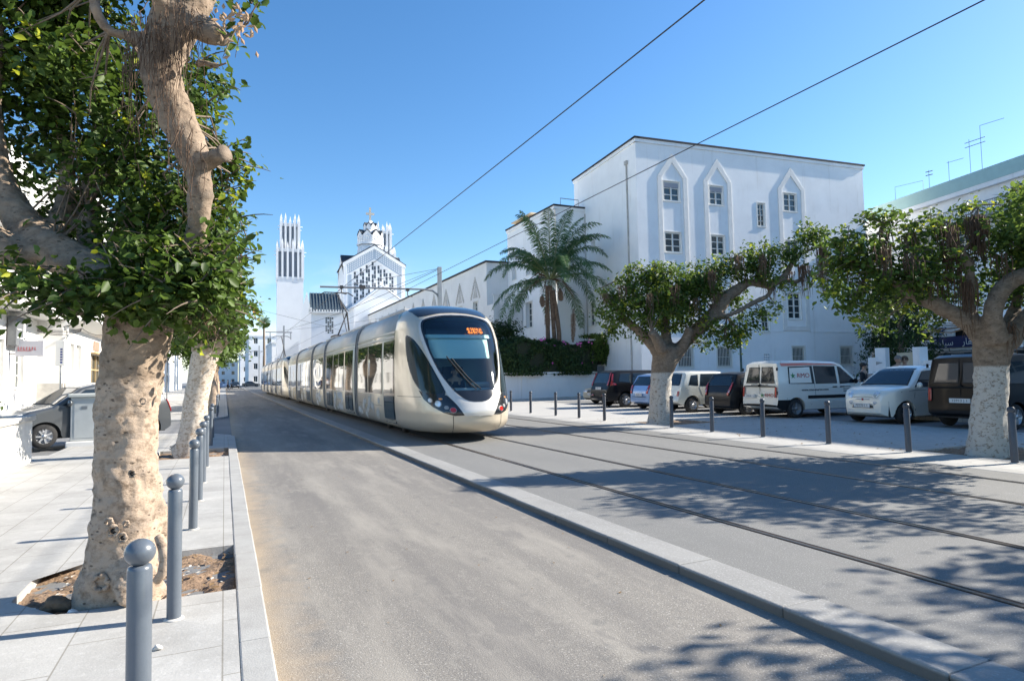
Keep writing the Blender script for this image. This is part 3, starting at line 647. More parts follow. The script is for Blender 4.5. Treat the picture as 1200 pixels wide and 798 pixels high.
def claustra(mb, xf, a, b, c, d, n, m):
    """screen of small blocks in a window opening"""
    w_ = (b-a)/n; h_ = (d-c)/m
    for i in range(n):
        for j in range(m):
            if (i*2+j) % 4 == 0: mb.box(a+i*w_+.02, a+(i+1)*w_-.02, -.02, .08, c+j*h_+.06, c+(j+1)*h_-.06, 0, xf)
    for i in range(n+1): mb.box(a+i*w_-.02, a+i*w_+.02, -.01, .07, c, d, 0, xf)
    for j in range(m+1): mb.box(a, b, -.005, .06, c+j*h_-.03, c+j*h_+.03, 0, xf)
m_louv = mat('louvre_grey', (.2, .235, .28), .8)
def fin_tower(name, label, cx, cy, wd, zs, zl, zt, base=-.1):
    t = thing(name, label, 'tower', (cx, cy, 0), radians(-3))
    h = wd/2; MB().box(-h, h, -h, h, base, zs).build('shaft', m_church, t)
    def stage(hw, z0, z1, n, spike, nm):
        core = MB().box(-hw+.35, hw-.35, -hw+.35, hw-.35, z0, z1-.4); core.build('louvre_core', m_louv, t)
        mb = MB()
        step = 2*hw/n
        for side in range(4):
            R = Matrix.Rotation(side*pi/2, 4, 'Z')
            for i in range(n+1):
                x = -hw+i*step
                if i == n: continue
                zz = z1+(.6 if i % 2 else 0)
                q = [(x-.16*1, -hw-.12), (x+.2, -hw-.12), (x+.2, -hw+.35), (x-.16, -hw+.35)]
                mb.prism(q, lambda a, b: R @ Vector((a, b, z0-.3)), lambda a, b: R @ Vector((a, b, zz)))
                c = R @ Vector((x+.02, -hw+.1, zz+spike)); V = [R @ Vector((a, b, zz)) for a, b in q]+[c]
                mb.add(V, [(0, 1, 4), (1, 2, 4), (2, 3, 4), (3, 0, 4)])
                c2 = R @ Vector((x+.02, -hw, z0-.9)); V = [R @ Vector((a, b, z0-.3)) for a, b in q]+[c2]
                mb.add(V, [(1, 0, 4), (2, 1, 4), (3, 2, 4), (0, 3, 4)])
            mb.box(-hw, hw, -hw+.2, -hw+.34, z1-.9, z1-.3, 0, R)
        mb.build(nm, m_church, t)
        mb = MB()
        for x in (-hw-.55, hw+.55):
            for y in (-hw*.8, hw*.8): mb.tube([(x, y, z1-.9), (x*.8, y, z1-.9)], .07, 5)
        mb.build('spout', m_church, t)
    stage(h, zs, zl, 5, 1.1, 'lower_fins'); stage(h*.72, zl-.6, zt, 4, 1.1, 'upper_fins')
    return t
fin_tower('church_bell_tower', 'tall slim white church tower with vertical fins rising at left behind the tram', 11.25, 127, 4.7, 20.9, 26.6, 31.6)
fin_tower('church_bell_tower', 'white finned church tower mostly hidden behind the domed lantern', 29.8, 131, 5.0, 21, 27.5, 32.5)
ch = thing('church_crossing', 'white church crossing with gabled screen window, dark roof and stepped lantern with cross', 'church', (22.4, 103.4, 0), radians(-4))
# local: front face at y=0, x from -5 to 5
hwc = 5.0; ze, za = 20.3, 23.4; dp = 9.6
mb = MB(); xfI = Matrix.Identity(4)
cols = []
for i in range(7):
    x = -3.35+i*.96; zt_ = 20.75-abs(x+.47)*.62
    cols.append((x, x+.72, 10.2, zt_))
wall_holes(mb, xfI, hwc, 0, 17.0, [(a, b, c, min(d, 16.99)) for a, b, c, d in cols], .3, x0=-hwc)
# upper part of the gable above z=17 built as columns round the stepped heads
xs = sorted(set([-hwc, hwc, 0]+[c[0] for c in cols]+[c[1] for c in cols]))
def gz(x): return za-(za-ze)*abs(x)/hwc
for i in range(len(xs)-1):
    a, b = xs[i], xs[i+1]; z0_ = 17.0
    for c in cols:
        if c[0] <= (a+b)/2 <= c[1]: z0_ = max(17.0, c[3])
    mb.add([(a, 0, z0_), (b, 0, z0_), (b, 0, gz(b)), (a, 0, gz(a))], [(0, 1, 2, 3)])
for s in (-1, 1):     # sides, each with a small gable of its own
    X = s*hwc; q = [(X, 0, 0), (X, dp, 0), (X, dp, 18.3), (X, dp/2, 22.2), (X, 0, 18.3)]; mb.add(q, [(0, 1, 2, 3, 4) if s < 0 else (4, 3, 2, 1, 0)])
mb.add([(-hwc, dp, 0), (hwc, dp, 0), (hwc, dp, ze), (0, dp, za), (-hwc, dp, ze)], [(4, 3, 2, 1, 0)])
mb.build('wall', m_church, ch)
MB().box(-3.5, 3.6, .3, .34, 10, 20.9).build('window_glass', mat('church_glass', (.10, .13, .17), .2), ch)
sc = MB()
for a, b, c, d in cols: claustra(sc, xfI @ Matrix.Translation((0, .1, 0)), a, b, c, d, 2, 15)
sc.build('window_screen', m_church, ch)
# raised bands along the gable and corner piers, lattice frieze
mb = MB()
for s in (-1, 1):
    for o_, w_, pr in ((0, .5, .22), (2.3, .12, .08)):
        q = [(s*(hwc+.1), ze-o_), (0, za-o_), (0, za-o_-w_), (s*(hwc+.1), ze-o_-w_)]
        mb.prism(q if s < 0 else q[::-1], lambda x, z: (x, 0, z), lambda x, z: (x, -pr, z))
    mb.box(s*hwc-.5 if s > 0 else -hwc, s*hwc if s > 0 else -hwc+.5, -.2, 0, 0, ze-.6)
    for i in range(15):
        for j in range(4):
            x = s*(.3+i*.3); zz = gz(x)-.75-j*.36; mb.box(x-.06, x+.06, -.07, 0, zz-.12, zz+.1)
mb.build('gable_bands', m_church, ch)
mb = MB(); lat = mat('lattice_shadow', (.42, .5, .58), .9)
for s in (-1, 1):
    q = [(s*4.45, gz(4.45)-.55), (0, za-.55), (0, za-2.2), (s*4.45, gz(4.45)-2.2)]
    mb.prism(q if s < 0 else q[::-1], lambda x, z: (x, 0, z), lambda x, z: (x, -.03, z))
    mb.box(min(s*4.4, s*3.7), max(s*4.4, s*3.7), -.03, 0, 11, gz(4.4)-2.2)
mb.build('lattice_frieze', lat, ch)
gable_roof(ch, -hwc, hwc, 0, dp, ze, za, 'y', ov=.2); gable_roof(ch, -hwc, hwc, .6, dp-.6, 18.9, 22.3, 'x', ov=.0)
# lantern: tiers of gabled niches, cupola and cross
mb = MB(); dk = MB()
def octo(r0, r1, z0, z1, n=8, m=mb): m.lathe([(r0, z0), (r1, z1), (.01, z1)], n, (0, dp/2, 0))
octo(2.3, 2.1, 22.2, 24.3); octo(2.35, 2.35, 24.3, 24.55); octo(1.95, 1.9, 24.55, 26.1)
for k in range(8):
    a = k*pi/4+pi/8; R = Matrix.Translation((0, dp/2, 0)) @ Matrix.Rotation(a, 4, 'Z')
    mb.prism([(-.72, 24.6), (-.72, 25.9), (0, 26.75), (.72, 25.9), (.72, 24.6)], lambda x, z: R @ Vector((x, -1.7, z)), lambda x, z: R @ Vector((x, -2.05, z)))
    dk.prism([(-.8, 25.95), (0, 26.95), (.8, 25.95), (0, 26.8)], lambda x, z: R @ Vector((x, -1.0, z)), lambda x, z: R @ Vector((x, -2.12, z)))
    mb.lathe([(.42, -2.08), (.42, -2.04), (.34, -2.1), (.3, -2.04)], 12, (0, 0, 0), 'Y') if False else None
    rg = [R @ Vector((.4*cos(q), -2.08, 25.4+.4*sin(q))) for q in [i*pi/6 for i in range(13)]]; mb.tube(rg, .07, 5, cap=False)
    mb.prism([(-.36, 26.9), (-.36, 27.6), (0, 28.1), (.36, 27.6), (.36, 26.9)], lambda x, z: R @ Vector((x, -.7, z)), lambda x, z: R @ Vector((x, -1.1, z)))
    dk.prism([(-.42, 27.65), (0, 28.3), (.42, 27.65), (0, 28.12)], lambda x, z: R @ Vector((x, -.4, z)), lambda x, z: R @ Vector((x, -1.15, z)))
octo(1.35, 1.3, 26.1, 26.9); octo(1.0, .95, 26.9, 27.9); octo(.6, .3, 27.9, 28.7)
mb.build('lantern', m_church, ch); dk.build('lantern_roofs', m_slate, ch)
MB().box(-.16, .16, dp/2-.12, dp/2+.12, 28.6, 31.0).box(-.72, .72, dp/2-.11, dp/2+.11, 29.75, 30.1).build('cross', mat('weathered_stone', (.68, .64, .56), .9, noise=.3, nscale=3), ch)
# nave in front with plain gable
nv = thing('church_nave', 'plain white lower gable of the church in front of the big screen window', 'church', (0, 0, 0))
mb = MB(); mb.prism([(17.4, 0), (17.4, 12.0), (21.6, 15.2), (25.6, 12.2), (25.6, 0)], lambda x, z: (x, 103.0-(x-21.6)*.07, z), lambda x, z: (x, 94.0-(x-21.6)*.07, z)); mb.build('wall', m_church, nv)
mb = MB(); mb.prism([(17.1, 11.85), (21.6, 15.3), (21.6, 15.55), (17.1, 12.1)], lambda x, z: (x, 103.3, z), lambda x, z: (x, 93.8, z)).prism([(21.6, 15.3), (26, 12.05), (26, 12.3), (21.6, 15.55)], lambda x, z: (x, 103.3, z), lambda x, z: (x, 93.8, z)); mb.build('roof', m_church, nv)
# annex with blue-grey slate roof
an = thing('church_annex', 'small white church annex with slate roof and patterned screen window', 'church', (0, 0, 0))
xfA = frame_xf((10.9, 91.2, 0), radians(-6)); mb = MB(); aw = (1.9, 3.0, 7.9, 10.2)
wall_holes(mb, xfA, 4.7, 0, 10.9, [aw], .3)
mb.add([xfA @ Vector(p) for p in ((0, 0, 0), (-1.4, 1.5, 0), (-1.4, 1.5, 10.6), (-.55, .6, 13.9), (0, 0, 10.9))], [(4, 3, 2, 1, 0)])
mb.add([xfA @ Vector(p) for p in ((4.7, 0, 0), (4.7, 5, 0), (4.7, 5, 10.9), (4.7, 0, 10.9))], [(0, 1, 2, 3)])
mb.add([xfA @ Vector(p) for p in ((-1.4, 1.5, 0), (-1.4, 7, 0), (-1.4, 7, 10.6), (-1.4, 1.5, 10.6))], [(3, 2, 1, 0)]); mb.build('wall', m_church, an)
MB().box(aw[0], aw[1], .3, .33, aw[2], aw[3], 0, xfA).build('window_glass', m_glass, an)
sc = MB(); claustra(sc, xfA @ Matrix.Translation((0, .12, 0)), *aw, 4, 8); sc.build('window_screen', m_church, an)
mb = MB(); mb.add([xfA @ Vector(p) for p in ((-.2, -.5, 10.95), (5.1, -.5, 10.95), (3.6, 2.6, 13.9), (-.2, 2.6, 13.9), (-.2, -.5, 10.75), (5.1, -.5, 10.75), (3.6, 2.8, 13.7), (-.2, 2.8, 13.7))], [(0, 1, 2, 3), (7, 6, 5, 4), (0, 4, 5, 1), (1, 5, 6, 2), (2, 6, 7, 3), (3, 7, 4, 0)])
for i in range(12):
    x = -.1+i*.42; mb.tube([xfA @ Vector((x, -.45, 11.0)), xfA @ Vector((min(x, 3.6+ (x-3.6)*.1), 2.5, 13.95))], .045, 4)
mb.build('roof', mat('blue_slate', (.055, .085, .11), .6, noise=.3, nscale=3), an)
mb = MB().box(-.35, 5.2, -.62, -.4, 10.7, 10.95, 0, xfA).box(-.35, .1, -.3, .5, 10.95, 11.5, 0, xfA)
for i in range(14): mb.box(-.1+i*.37, .1+i*.37, -.56, -.38, 10.96, 11.2, 0, xfA)
mb.build('eaves', m_trim, an)
MB().box(-.1, 4.8, -.35, 0, 0, 5.6, 0, xfA).box(-.15, 4.85, -.5, 0, 5.6, 5.8, 0, xfA).build('lower_bay', m_church, an)
sw_ = thing('sloping_church_wall', 'bluish white wall with sloping top left of the church annex', 'wall')
mb = MB(); mb.prism([(6.5, 0), (6.5, 4.6), (9.8, 7.2), (9.8, 0)], lambda x, z: (x, 97, z), lambda x, z: (x, 96.5, z)); mb.build('wall', m_church, sw_)
lw2 = thing('church_side_block', 'plain low white block between the annex and the long wing', 'building')
MB().box(15.5, 19.4, 84, 93, 0, 7.2).build('wall', m_church, lw2); MB().box(15.3, 19.5, 83.8, 93, 7.2, 7.4).build('roof_edge', m_church, lw2)

# ---------------------------------------------------------------- far street end
def flat_block(name, label, x0, x1, y0, y1, h, floors, cw, mtl=m_wall, faces='SW', aw=1.1):
    t = thing(name, label, 'building'); mb = MB(); jobs = []
    F = []
    if 'S' in faces: F.append((frame_xf((x0, y0, 0), 0), x1-x0))
    else: mb.add([(x0, y0, -.1), (x1, y0, -.1), (x1, y0, h), (x0, y0, h)], [(0, 1, 2, 3)])
    if 'W' in faces: F.append((frame_xf((x0, y1, 0), -pi/2), y1-y0))
    else: mb.add([(x0, y1, -.1), (x0, y0, -.1), (x0, y0, h), (x0, y1, h)], [(0, 1, 2, 3)])
    if 'E' in faces: F.append((frame_xf((x1, y0, 0), pi/2), y1-y0))
    else: mb.add([(x1, y0, -.1), (x1, y1, -.1), (x1, y1, h), (x1, y0, h)], [(0, 1, 2, 3)])
    fh = h/floors
    for xf, ln in F:
        hs = []; n = int(ln/cw)
        for i in range(n):
            for k in range(floors):
                c = (i+.5)*ln/n
                hs.append((c-aw/2, c+aw/2, k*fh+fh*.32, k*fh+fh*.78))
        wall_holes(mb, xf, ln, -.1, h, hs, .2)
        for q in hs:
            f = MB(); f.box(q[0], q[1], .1, .16, q[2], q[2]+.08, 0, xf).box(q[0], q[1], .1, .16, q[3]-.08, q[3], 0, xf).box(q[0], q[0]+.08, .1, .16, q[2], q[3], 0, xf).box(q[1]-.08, q[1], .1, .16, q[2], q[3], 0, xf).box((q[0]+q[1])/2-.04, (q[0]+q[1])/2+.04, .1, .16, q[2], q[3], 0, xf)
            o = f.build('window', m_frame, t); MB().box(q[0], q[1], .17, .2, q[2], q[3], 0, xf).build('pane', m_glass, o)
    mb.add([(x0, y0, h), (x1, y0, h), (x1, y1, h), (x0, y1, h)], [(0, 1, 2, 3)]); mb.add([(x0, y1, 0), (x1, y1, 0), (x1, y1, h), (x0, y1, h)], [(3, 2, 1, 0)])
    mb.build('wall', mtl, t)
    MB().box(x0-.2, x1+.2, y0-.2, y0-.01, h-.35, h+.05).box(x0-.2, x0-.01, y0, y1, h-.35, h+.05).box(x1+.01, x1+.2, y0, y1, h-.35, h+.05).build('parapet', mtl, t)
    return t
flat_block('white_apartment_block', 'pale four-storey apartment block at the far end of the street', 6.2, 17, 194, 230, 14.5, 4, 3.4)
flat_block('white_apartment_block', 'distant long white apartment block behind the tall palm, left of the church tower', 10.5, 30, 165, 188, 11, 3, 3.6)
flat_block('white_apartment_block', 'low distant white building closing the far left end of the street', -9, 4.6, 262, 290, 9, 3, 3.2)
flat_block('white_apartment_block', 'distant pale block farthest on the right of the street end', 5, 22, 245, 270, 11, 3, 3)

# ---------------------------------------------------------------- left side buildings
# A: near block with balcony, B: next block with overhang
bA = thing('sunlit_shop_building', 'bright white building at the left edge with signs and low plinth', 'building')
xfa = frame_xf((-9.35, 28.5, 0), pi/2); mb = MB(); LA = 13.7
hA = [(7.2, 7.9, 1.0, 3.6, 'tall'), (9.75, 11.1, 1.3, 3.9, 'tall'), (3, 4.4, 1.3, 3.9, 'tall')]
hA += [(a, a+1.4, z, z+1.9, 'tall') for a in (2.5, 6.5, 10.3) for z in (6.9, 10.2)]
wall_holes(mb, xfa, LA, -.1, 13, [q[:4] for q in hA], .25)
mb.add([(-9.35, 28.5, -.1), (-20, 28.5, -.1), (-20, 28.5, 13), (-9.35, 28.5, 13)], [(3, 2, 1, 0)]); mb.add([(-9.35, 28.5, 13), (-9.35, 42.2, 13), (-20, 42.2, 13), (-20, 28.5, 13)], [(0, 1, 2, 3)])
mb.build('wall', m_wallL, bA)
for q in hA: window(bA, xfa, *q[:4], .22, 'tall')
MB().box(0, LA, -1.3, -.01, 5.0, 5.2, 0, xfa).box(0, LA, -1.3, -1.15, 5.2, 6.3, 0, xfa).box(0, LA, -1.1, -.01, 8.6, 8.75, 0, xfa).box(0, LA, -1.1, -.98, 8.75, 9.7, 0, xfa).build('balcony', m_wallL, bA)
bevel(MB().box(8.2, 9.9, -.4, -.05, 3.35, 4.75, 0, xfa).build('sign_box', mat('grey_signboard', (.16, .17, .18), .6, noise=.3, nscale=6), bA), .02)
MB().box(9.3, 9.6, -.42, -.401, 3.5, 4.55, 0, xfa).box(8.3, 9.7, -.42, -.401, 3.7, 3.76, 0, xfa).box(8.3, 9.0, -.42, -.401, 4.1, 4.16, 0, xfa).build('sign_print', m_plate, bA)
hs = thing('hanging_shop_sign', 'small grey hanging sign with red lettering projecting from the left building', 'sign', (-9.35, 37.2, 0))
MB().box(.25, 1.35, -.05, .05, 2.85, 3.6).build('panel', mat('pale_grey_panel', (.42, .42, .46), .6), hs); MB().box(-.02, .25, -.02, .02, 3.45, 3.5).box(-.02, .25, -.02, .02, 2.95, 3.0).build('bracket', m_wire, hs)
mb = MB()
for i in range(7): mb.box(.36+i*.11, .385+i*.11, -.06, -.051, 3.15, 3.3).box(.36+i*.11, .42+i*.11, -.06, -.051, 3.15+.11*(i%2), 3.17+.11*(i%2))
mb.box(.34, .9, -.06, -.051, 3.11, 3.13); mb.build('lettering', m_inkred, hs)
bB = thing('overhanging_house', 'white house with rounded overhanging upper floor and stained plinth beyond the parked car', 'building')
mb = MB(); xfb = frame_xf((-8.2, 42.2, 0), pi/2); LB = 18
hB = [(1.9, 2.9, 2.1, 3.85, 'tall'), (3.5, 4.9, 2.1, 3.85, 'tall'), (8.3, 13.0, .1, 3.5, 'shop')]
up = [(a, a+1.5, z, z+1.9, 'tall') for a in (1.5, 5.5, 9.5, 13.5) for z in (6.4, 9.6)]
wall_holes(mb, xfb, LB, -.1, 4.7, [q[:4] for q in hB], .3)
mb.add([(-9.35, 42.2, -.1), (-8.2, 42.2, -.1), (-8.2, 42.2, 4.7), (-9.35, 42.2, 4.7)], [(0, 1, 2, 3)])
xfu = frame_xf((-7.0, 42.2, 0), pi/2); wall_holes(mb, xfu, LB, 5.2, 13, [q[:4] for q in up], .25)
mb.add([(-9.35, 42.2, 5.2), (-7.0, 42.2, 5.2), (-7.0, 42.2, 13), (-9.35, 42.2, 13)], [(0, 1, 2, 3)])
mb.add([(-8.2, 42.2, 4.7), (-7.0, 42.2, 5.2), (-7.0, 42.2+LB, 5.2), (-8.2, 42.2+LB, 4.7)], [(0, 1, 2, 3)])
mb.add([(-9.35, 42.2, 4.7), (-8.2, 42.2, 4.7), (-7.0, 42.2, 5.2), (-9.35, 42.2, 5.2)], [(0, 1, 2, 3)])
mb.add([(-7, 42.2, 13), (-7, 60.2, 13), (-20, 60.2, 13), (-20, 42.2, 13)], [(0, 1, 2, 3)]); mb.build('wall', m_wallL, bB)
for q in hB[:2]: window(bB, xfb, *q[:4], .25, 'tall')
for q in up: window(bB, xfu, *q[:4], .22, 'tall')
MB().box(8.3, 13, .3, .34, .1, 3.5, 0, xfb).build('shop_glass', m_glass, bB)
mb = MB()
for x in (8.3, 9.9, 11.4, 12.9): mb.box(x-.06, x+.06, .2, .3, .1, 3.5, 0, xfb)
mb.box(8.3, 13, .2, .3, 2.4, 2.5, 0, xfb).box(8.0, 13.3, -.3, 0, 3.5, 3.62, 0, xfb); mb.build('shop_frame', mat('brass_wood', (.45, .32, .16), .5), bB)
MB().box(8.9, 10.9, -.06, -.01, 3.75, 4.4, 0, xfb).build('shop_board', mat('copper_board', (.38, .25, .18), .6, noise=.3, nscale=4), bB)
MB().box(0, LB, -.06, -.005, -.1, 1.55, 0, xfb).box(-.06, 1.15, -.05, -.005, -.1, 1.55, 0, frame_xf((-9.35, 42.2, 0), 0)).build('plinth', m_wallD, bB)
mb = MB().tube([(-8.05, 42.45, z) for z in (4.7, 3, 1.5, 0)], .07, 8); mb.build('drainpipe', m_wallL, bB)
mb = MB()
for k in range(4):
    pts = [(-9.3+2.0*i/10, 41.9-.02*k+.1*sin(i), 4.55-.05*k-.12*sin(pi*i/10)*(1+k*.3)) for i in range(11)]+[(-7.5, 42.2+j, 4.75-.2*sin(pi*j/8)) for j in range(1, 9)]
    mb.tube(pts, .02, 5)
mb.build('cables', m_wire, bB)
mb = MB(); xq = frame_xf((-7.55, 41.6, 0), 0)
flat_block('left_row_building', 'plain white building beyond the overhanging house on the left', -18, -8.6, 60.5, 92, 12, 4, 3.5, m_wallL, 'E')
flat_block('left_row_building', 'farther white building on the left side beyond the plain one', -18, -8.2, 94, 150, 13, 4, 3.6, m_wallL, 'E')
# parking sign on pole
ps = thing('pole_sign', 'narrow white vertical sign with blue writing on a thin pole by the drainpipe', 'sign', (-6.9, 35.2, 0), radians(-20))
MB().tube([(0, 0, 0), (0, 0, 3.4)], .035, 8).build('pole', m_pole, ps); bevel(MB().box(-.2, .2, -.08, .08, 2.35, 3.5).build('panel', m_plate, ps), .02)
mb = MB()
for k in range(6): mb.box(.02, .12, -.09, -.081, 2.45+k*.12, 2.53+k*.12)
mb.build('lettering', mat('sign_navy', (.03, .05, .2), .6), ps)
# planter wall with shrub, utility cabinet
pw = thing('planter_wall', 'low white planter wall with grey coping at the left edge', 'wall')
mb = MB().box(-3.65, -3.35, 6, 14.9, -.05, .8).box(-8.5, -3.65, 14.6, 14.9, -.05, .8); mb.build('wall', mat('planter_render', (.75, .73, .68), .9, noise=.2, nscale=5, bump=.3, bscale=20, coord='World'), pw)
bevel(MB().box(-3.7, -3.3, 6, 14.95, .8, .9).box(-8.5, -3.7, 14.55, 14.95, .8, .9).build('coping', m_wallD, pw), .015)
cb = thing('utility_cabinet', 'pale grey concrete utility cabinet with lid beside the big tree trunk', 'cabinet', (-2.85, 18.35, 0))
bevel(MB().box(-.48, .48, -.28, .28, .12, 1.16).build('body', mat('cabinet_grey', (.52, .53, .51), .8, noise=.15, nscale=4, bump=.1), cb), .015)
bevel(MB().box(-.53, .53, -.33, .33, 1.163, 1.25).build('lid', mat('cabinet_lid', (.56, .57, .53), .8), cb), .02)
bevel(MB().box(-.56, .56, -.36, .36, -.02, .118).build('plinth', m_wallL, cb), .02)
MB().box(-.4, .4, -.287, -.281, .2, 1.08).build('door', mat('cabinet_door', (.50, .52, .51), .7, noise=.1, nscale=5), cb); MB().box(.3, .34, -.3, -.288, .6, .72).box(-.26, -.14, -.292, -.288, .88, .95).build('latch', m_grey, cb)
# ---------------------------------------------------------------- bollards
def bollard(style):
    if style == 'L':
        t = thing('bollard', 'x', 'bollard')
        MB().lathe([(.03, -.02), (.042, 0), (.042, .02), (.042, .79), (.038, .802), (.03, .806), (.001, .806)], 28).build('post', m_bollL, t)
        MB().lathe([(.001, .797)]+[(.053*sin(a), .852-.053*cos(a)*.92) for a in [pi*k/14 for k in range(1, 14)]]+[(.001, .901)], 28).build('ball', m_bollL, t)
        MB().lathe([(.041, -.01), (.06, .001), (.055, .006), (.043, .012)], 20).build('mortar_collar', m_wallD, t)
    else:
        t = thing('bollard', 'x', 'bollard')
        MB().lathe([(.05, -.02), (.05, .76), (.042, .775), (.042, .785), (.052, .795), (.055, .82), (.05, .85), (.03, .868), (.001, .872)], 24).build('post', m_bollR, t)
        MB().lathe([(.049, -.01), (.075, .001), (.06, .008), (.051, .012)], 20).build('mortar_collar', m_wallD, t)
    return t
bl = bollard('L'); br = bollard('R')
LY = [2.75, 4.58, 7.22, 8.9, 10.44, 12.3, 16.23, 18.5]
LL = ['light grey ball-topped bollard nearest the camera, cut by the bottom edge', 'light grey ball-topped bollard standing at the near edge of the first tree pit', 'light grey ball-topped bollard just beyond the first tree pit',
      'fourth light grey ball-topped bollard along the left kerb', 'fifth light grey ball-topped bollard along the left kerb', 'sixth light grey ball-topped bollard, just before the second tree', 'shaded light grey bollard just beyond the second tree', 'last light grey bollard at the side street corner']
for i, y in enumerate(LY):
    o = bl if i == 0 else copy_tree(bl); o.location = (-.28, y, 0); o['label'] = LL[i]; o['group'] = 'ball-topped bollards on the left pavement'
    o.rotation_euler = (radians(random.uniform(-.5, .5)), radians(random.uniform(-.6, .6)), random.random()*6)
for y, lb in ((29.5, 'thin dark bollard at the rounded far corner'), (31.2, 'thin dark bollard beyond the rounded far corner'), (33.5, 'dark bollard near the third tree on the left')):
    o = copy_tree(bl); o.location = (-.28, y, 0); o['label'] = lb; o['group'] = 'ball-topped bollards on the left pavement'
RY = [5.75, 7.41, 9.05, 10.76, 12.4, 13.97, 17.32, 18.92, 20.6, 22.7, 24.6]
RL = ['dark bollard right of the big tree trunk at the right edge', 'dark bollard in front of the small white car', 'dark bollard at the rear of the small white car, left of it', 'dark bollard in front of the white van rear doors',
      'dark bollard in front of the black hatchback', 'dark bollard directly in front of the whitewashed tree trunk', 'dark bollard left of the whitewashed tree, before the black estate car', 'dark bollard before the pale old car at the garden wall', 'dark bollard third from the tram along the plaza', 'dark bollard second from the tram along the plaza', 'dark bollard nearest the tram front']
for i, y in enumerate(RY):
    o = br if i == 0 else copy_tree(br); o.location = (11.1, y, 0); o['label'] = RL[i]; o['group'] = 'dark bollards along the plaza'
    o.rotation_euler = (radians(random.uniform(-.6, .6)), radians(random.uniform(-1.2, .4)), random.random()*6)

# ---------------------------------------------------------------- tram
ZT = [.22, .3, .42, .7, .9, 1.2, 1.6, 2.0, 2.4, 2.7, 2.9, 3.05, 3.18, 3.27, 3.33, 3.36]
YF = [.34, .14, .02, 0, .08, .24, .44, .67, .94, 1.20, 1.42, 1.64, 1.90, 2.17, 2.47, 2.62]
WT = [1.10, 1.22, 1.27, 1.295, 1.305, 1.31, 1.31, 1.305, 1.29, 1.26, 1.22, 1.15, 1.03, .84, .5, .02]
YJ, NX, LU = 2.62, 2.5, 34.3
def itp(x, xs, ys):
    if x <= xs[0]: return ys[0]
    for i in range(1, len(xs)):
        if x <= xs[i]: return ys[i-1]+(ys[i]-ys[i-1])*(x-xs[i-1])/(xs[i]-xs[i-1])
    return ys[-1]
def nose0(s, z):
    yf, wd = itp(z, ZT, YF), itp(z, ZT, WT); th = min(abs(s), 1)*pi/2
    return Vector((wd*sin(th)**(2/NX)*(1 if s >= 0 else -1), YJ-(YJ-yf)*max(cos(th), 0)**(2/NX), z))
def nose(off=0, end=0):
    def f(s, z):
        p = nose0(s, z)
        if off:
            a = nose0(min(s+.01, 1), z)-nose0(max(s-.01, -1), z); b = nose0(s, min(z+.02, 3.36))-nose0(s, max(z-.02, .22))
            n = a.cross(b); p = p+n.normalized()*off if n.length > 1e-9 else p
        if end: p = Vector((-p.x, LU-p.y, p.z))
        return p
    return f
def side(off=0, sgn=-1):
    def f(y, z): return Vector((sgn*(itp(z, ZT, WT)+off), y, z))
    return f
def mirror(h): return h+[(-a, b) for a, b in reversed(h) if abs(a) > 1e-6]
WS = smoothpoly(mirror([(0, .92), (.08, .96), (.14, 1.06), (.205, 1.22), (.30, 1.55), (.37, 1.93), (.425, 2.35), (.455, 2.65), (.44, 2.84), (.33, 2.92), (.15, 2.985), (0, 3.0)]), 1)
def grow(poly, k, kz):
    cx = sum(p[0] for p in poly)/len(poly); cz = sum(p[1] for p in poly)/len(poly)
    return [(cx+(p[0]-cx)*k, cz+(p[1]-cz)*kz) for p in poly]
SIL = mirror([(0, .6), (.12, .61), (.19, .86), (.27, 1.08), (.315, 1.37), (.37, 1.64), (.425, 1.93), (.47, 2.2), (.50, 2.5), (.50, 2.75), (.465, 2.87), (.345, 2.95), (.15, 3.015), (0, 3.03)])
WEDGE = [(-.73, 2.52), (-.61, 2.42), (-.52, 2.2), (-.448, 1.93), (-.385, 1.64), (-.33, 1.37), (-.285, 1.11), (-.36, 1.09), (-.475, 1.1), (-.568, 1.17), (-.65, 1.39), (-.708, 1.7), (-.738, 2.06), (-.742, 2.35)]
CLUST = [(-.60, 1.19), (-.475, 1.11), (-.358, 1.1), (-.277, 1.07), (-.19, .87), (-.115, .63), (-.225, .62), (-.343, .69), (-.455, .82), (-.55, .99)]
ROOFB = [(-1, 3.2), (-.85, 3.2), (-.63, 3.1), (-.5, 2.97), (-.35, 3.0), (-.15, 3.07), (0, 3.09), (.15, 3.07), (.35, 3.0), (.5, 2.97), (.63, 3.1), (.85, 3.2), (1, 3.2), (1, 3.36), (-1, 3.36)]
def circle(cs, cz, rs, rz, n=16): return [(cs+rs*cos(2*pi*k/n), cz+rz*sin(2*pi*k/n)) for k in range(n)]
def flip(p): return [(-a, b) for a, b in reversed(p)]
ARTS = [7.72, 14.97, 19.33, 26.58]
secz = ZT; ring = [(-w_, z) for w_, z in zip(WT, ZT)]+[(w_, z) for w_, z in reversed(list(zip(WT, ZT)))]
def body_seg(mb, y0, y1, dw=0, dz=0, mi_low=0, mi_hi=1):
    V = [(x+(dw if x > 0 else -dw), y, z+(dz if z > .5 else 0)) for y in (y0, y1) for x, z in ring]; n = len(ring)
    for i in range(n):
        j = (i+1) % n; z = (ring[i][1]+ring[j][1])/2
        mb.add([V[i], V[j], V[j+n], V[i+n]], [(3, 2, 1, 0)], mi_hi if z > 2.78 else mi_low, True)
    mb.add(V[:n], [tuple(range(n))], mi_low); mb.add(V[n:], [tuple(range(n-1, -1, -1))], mi_low)
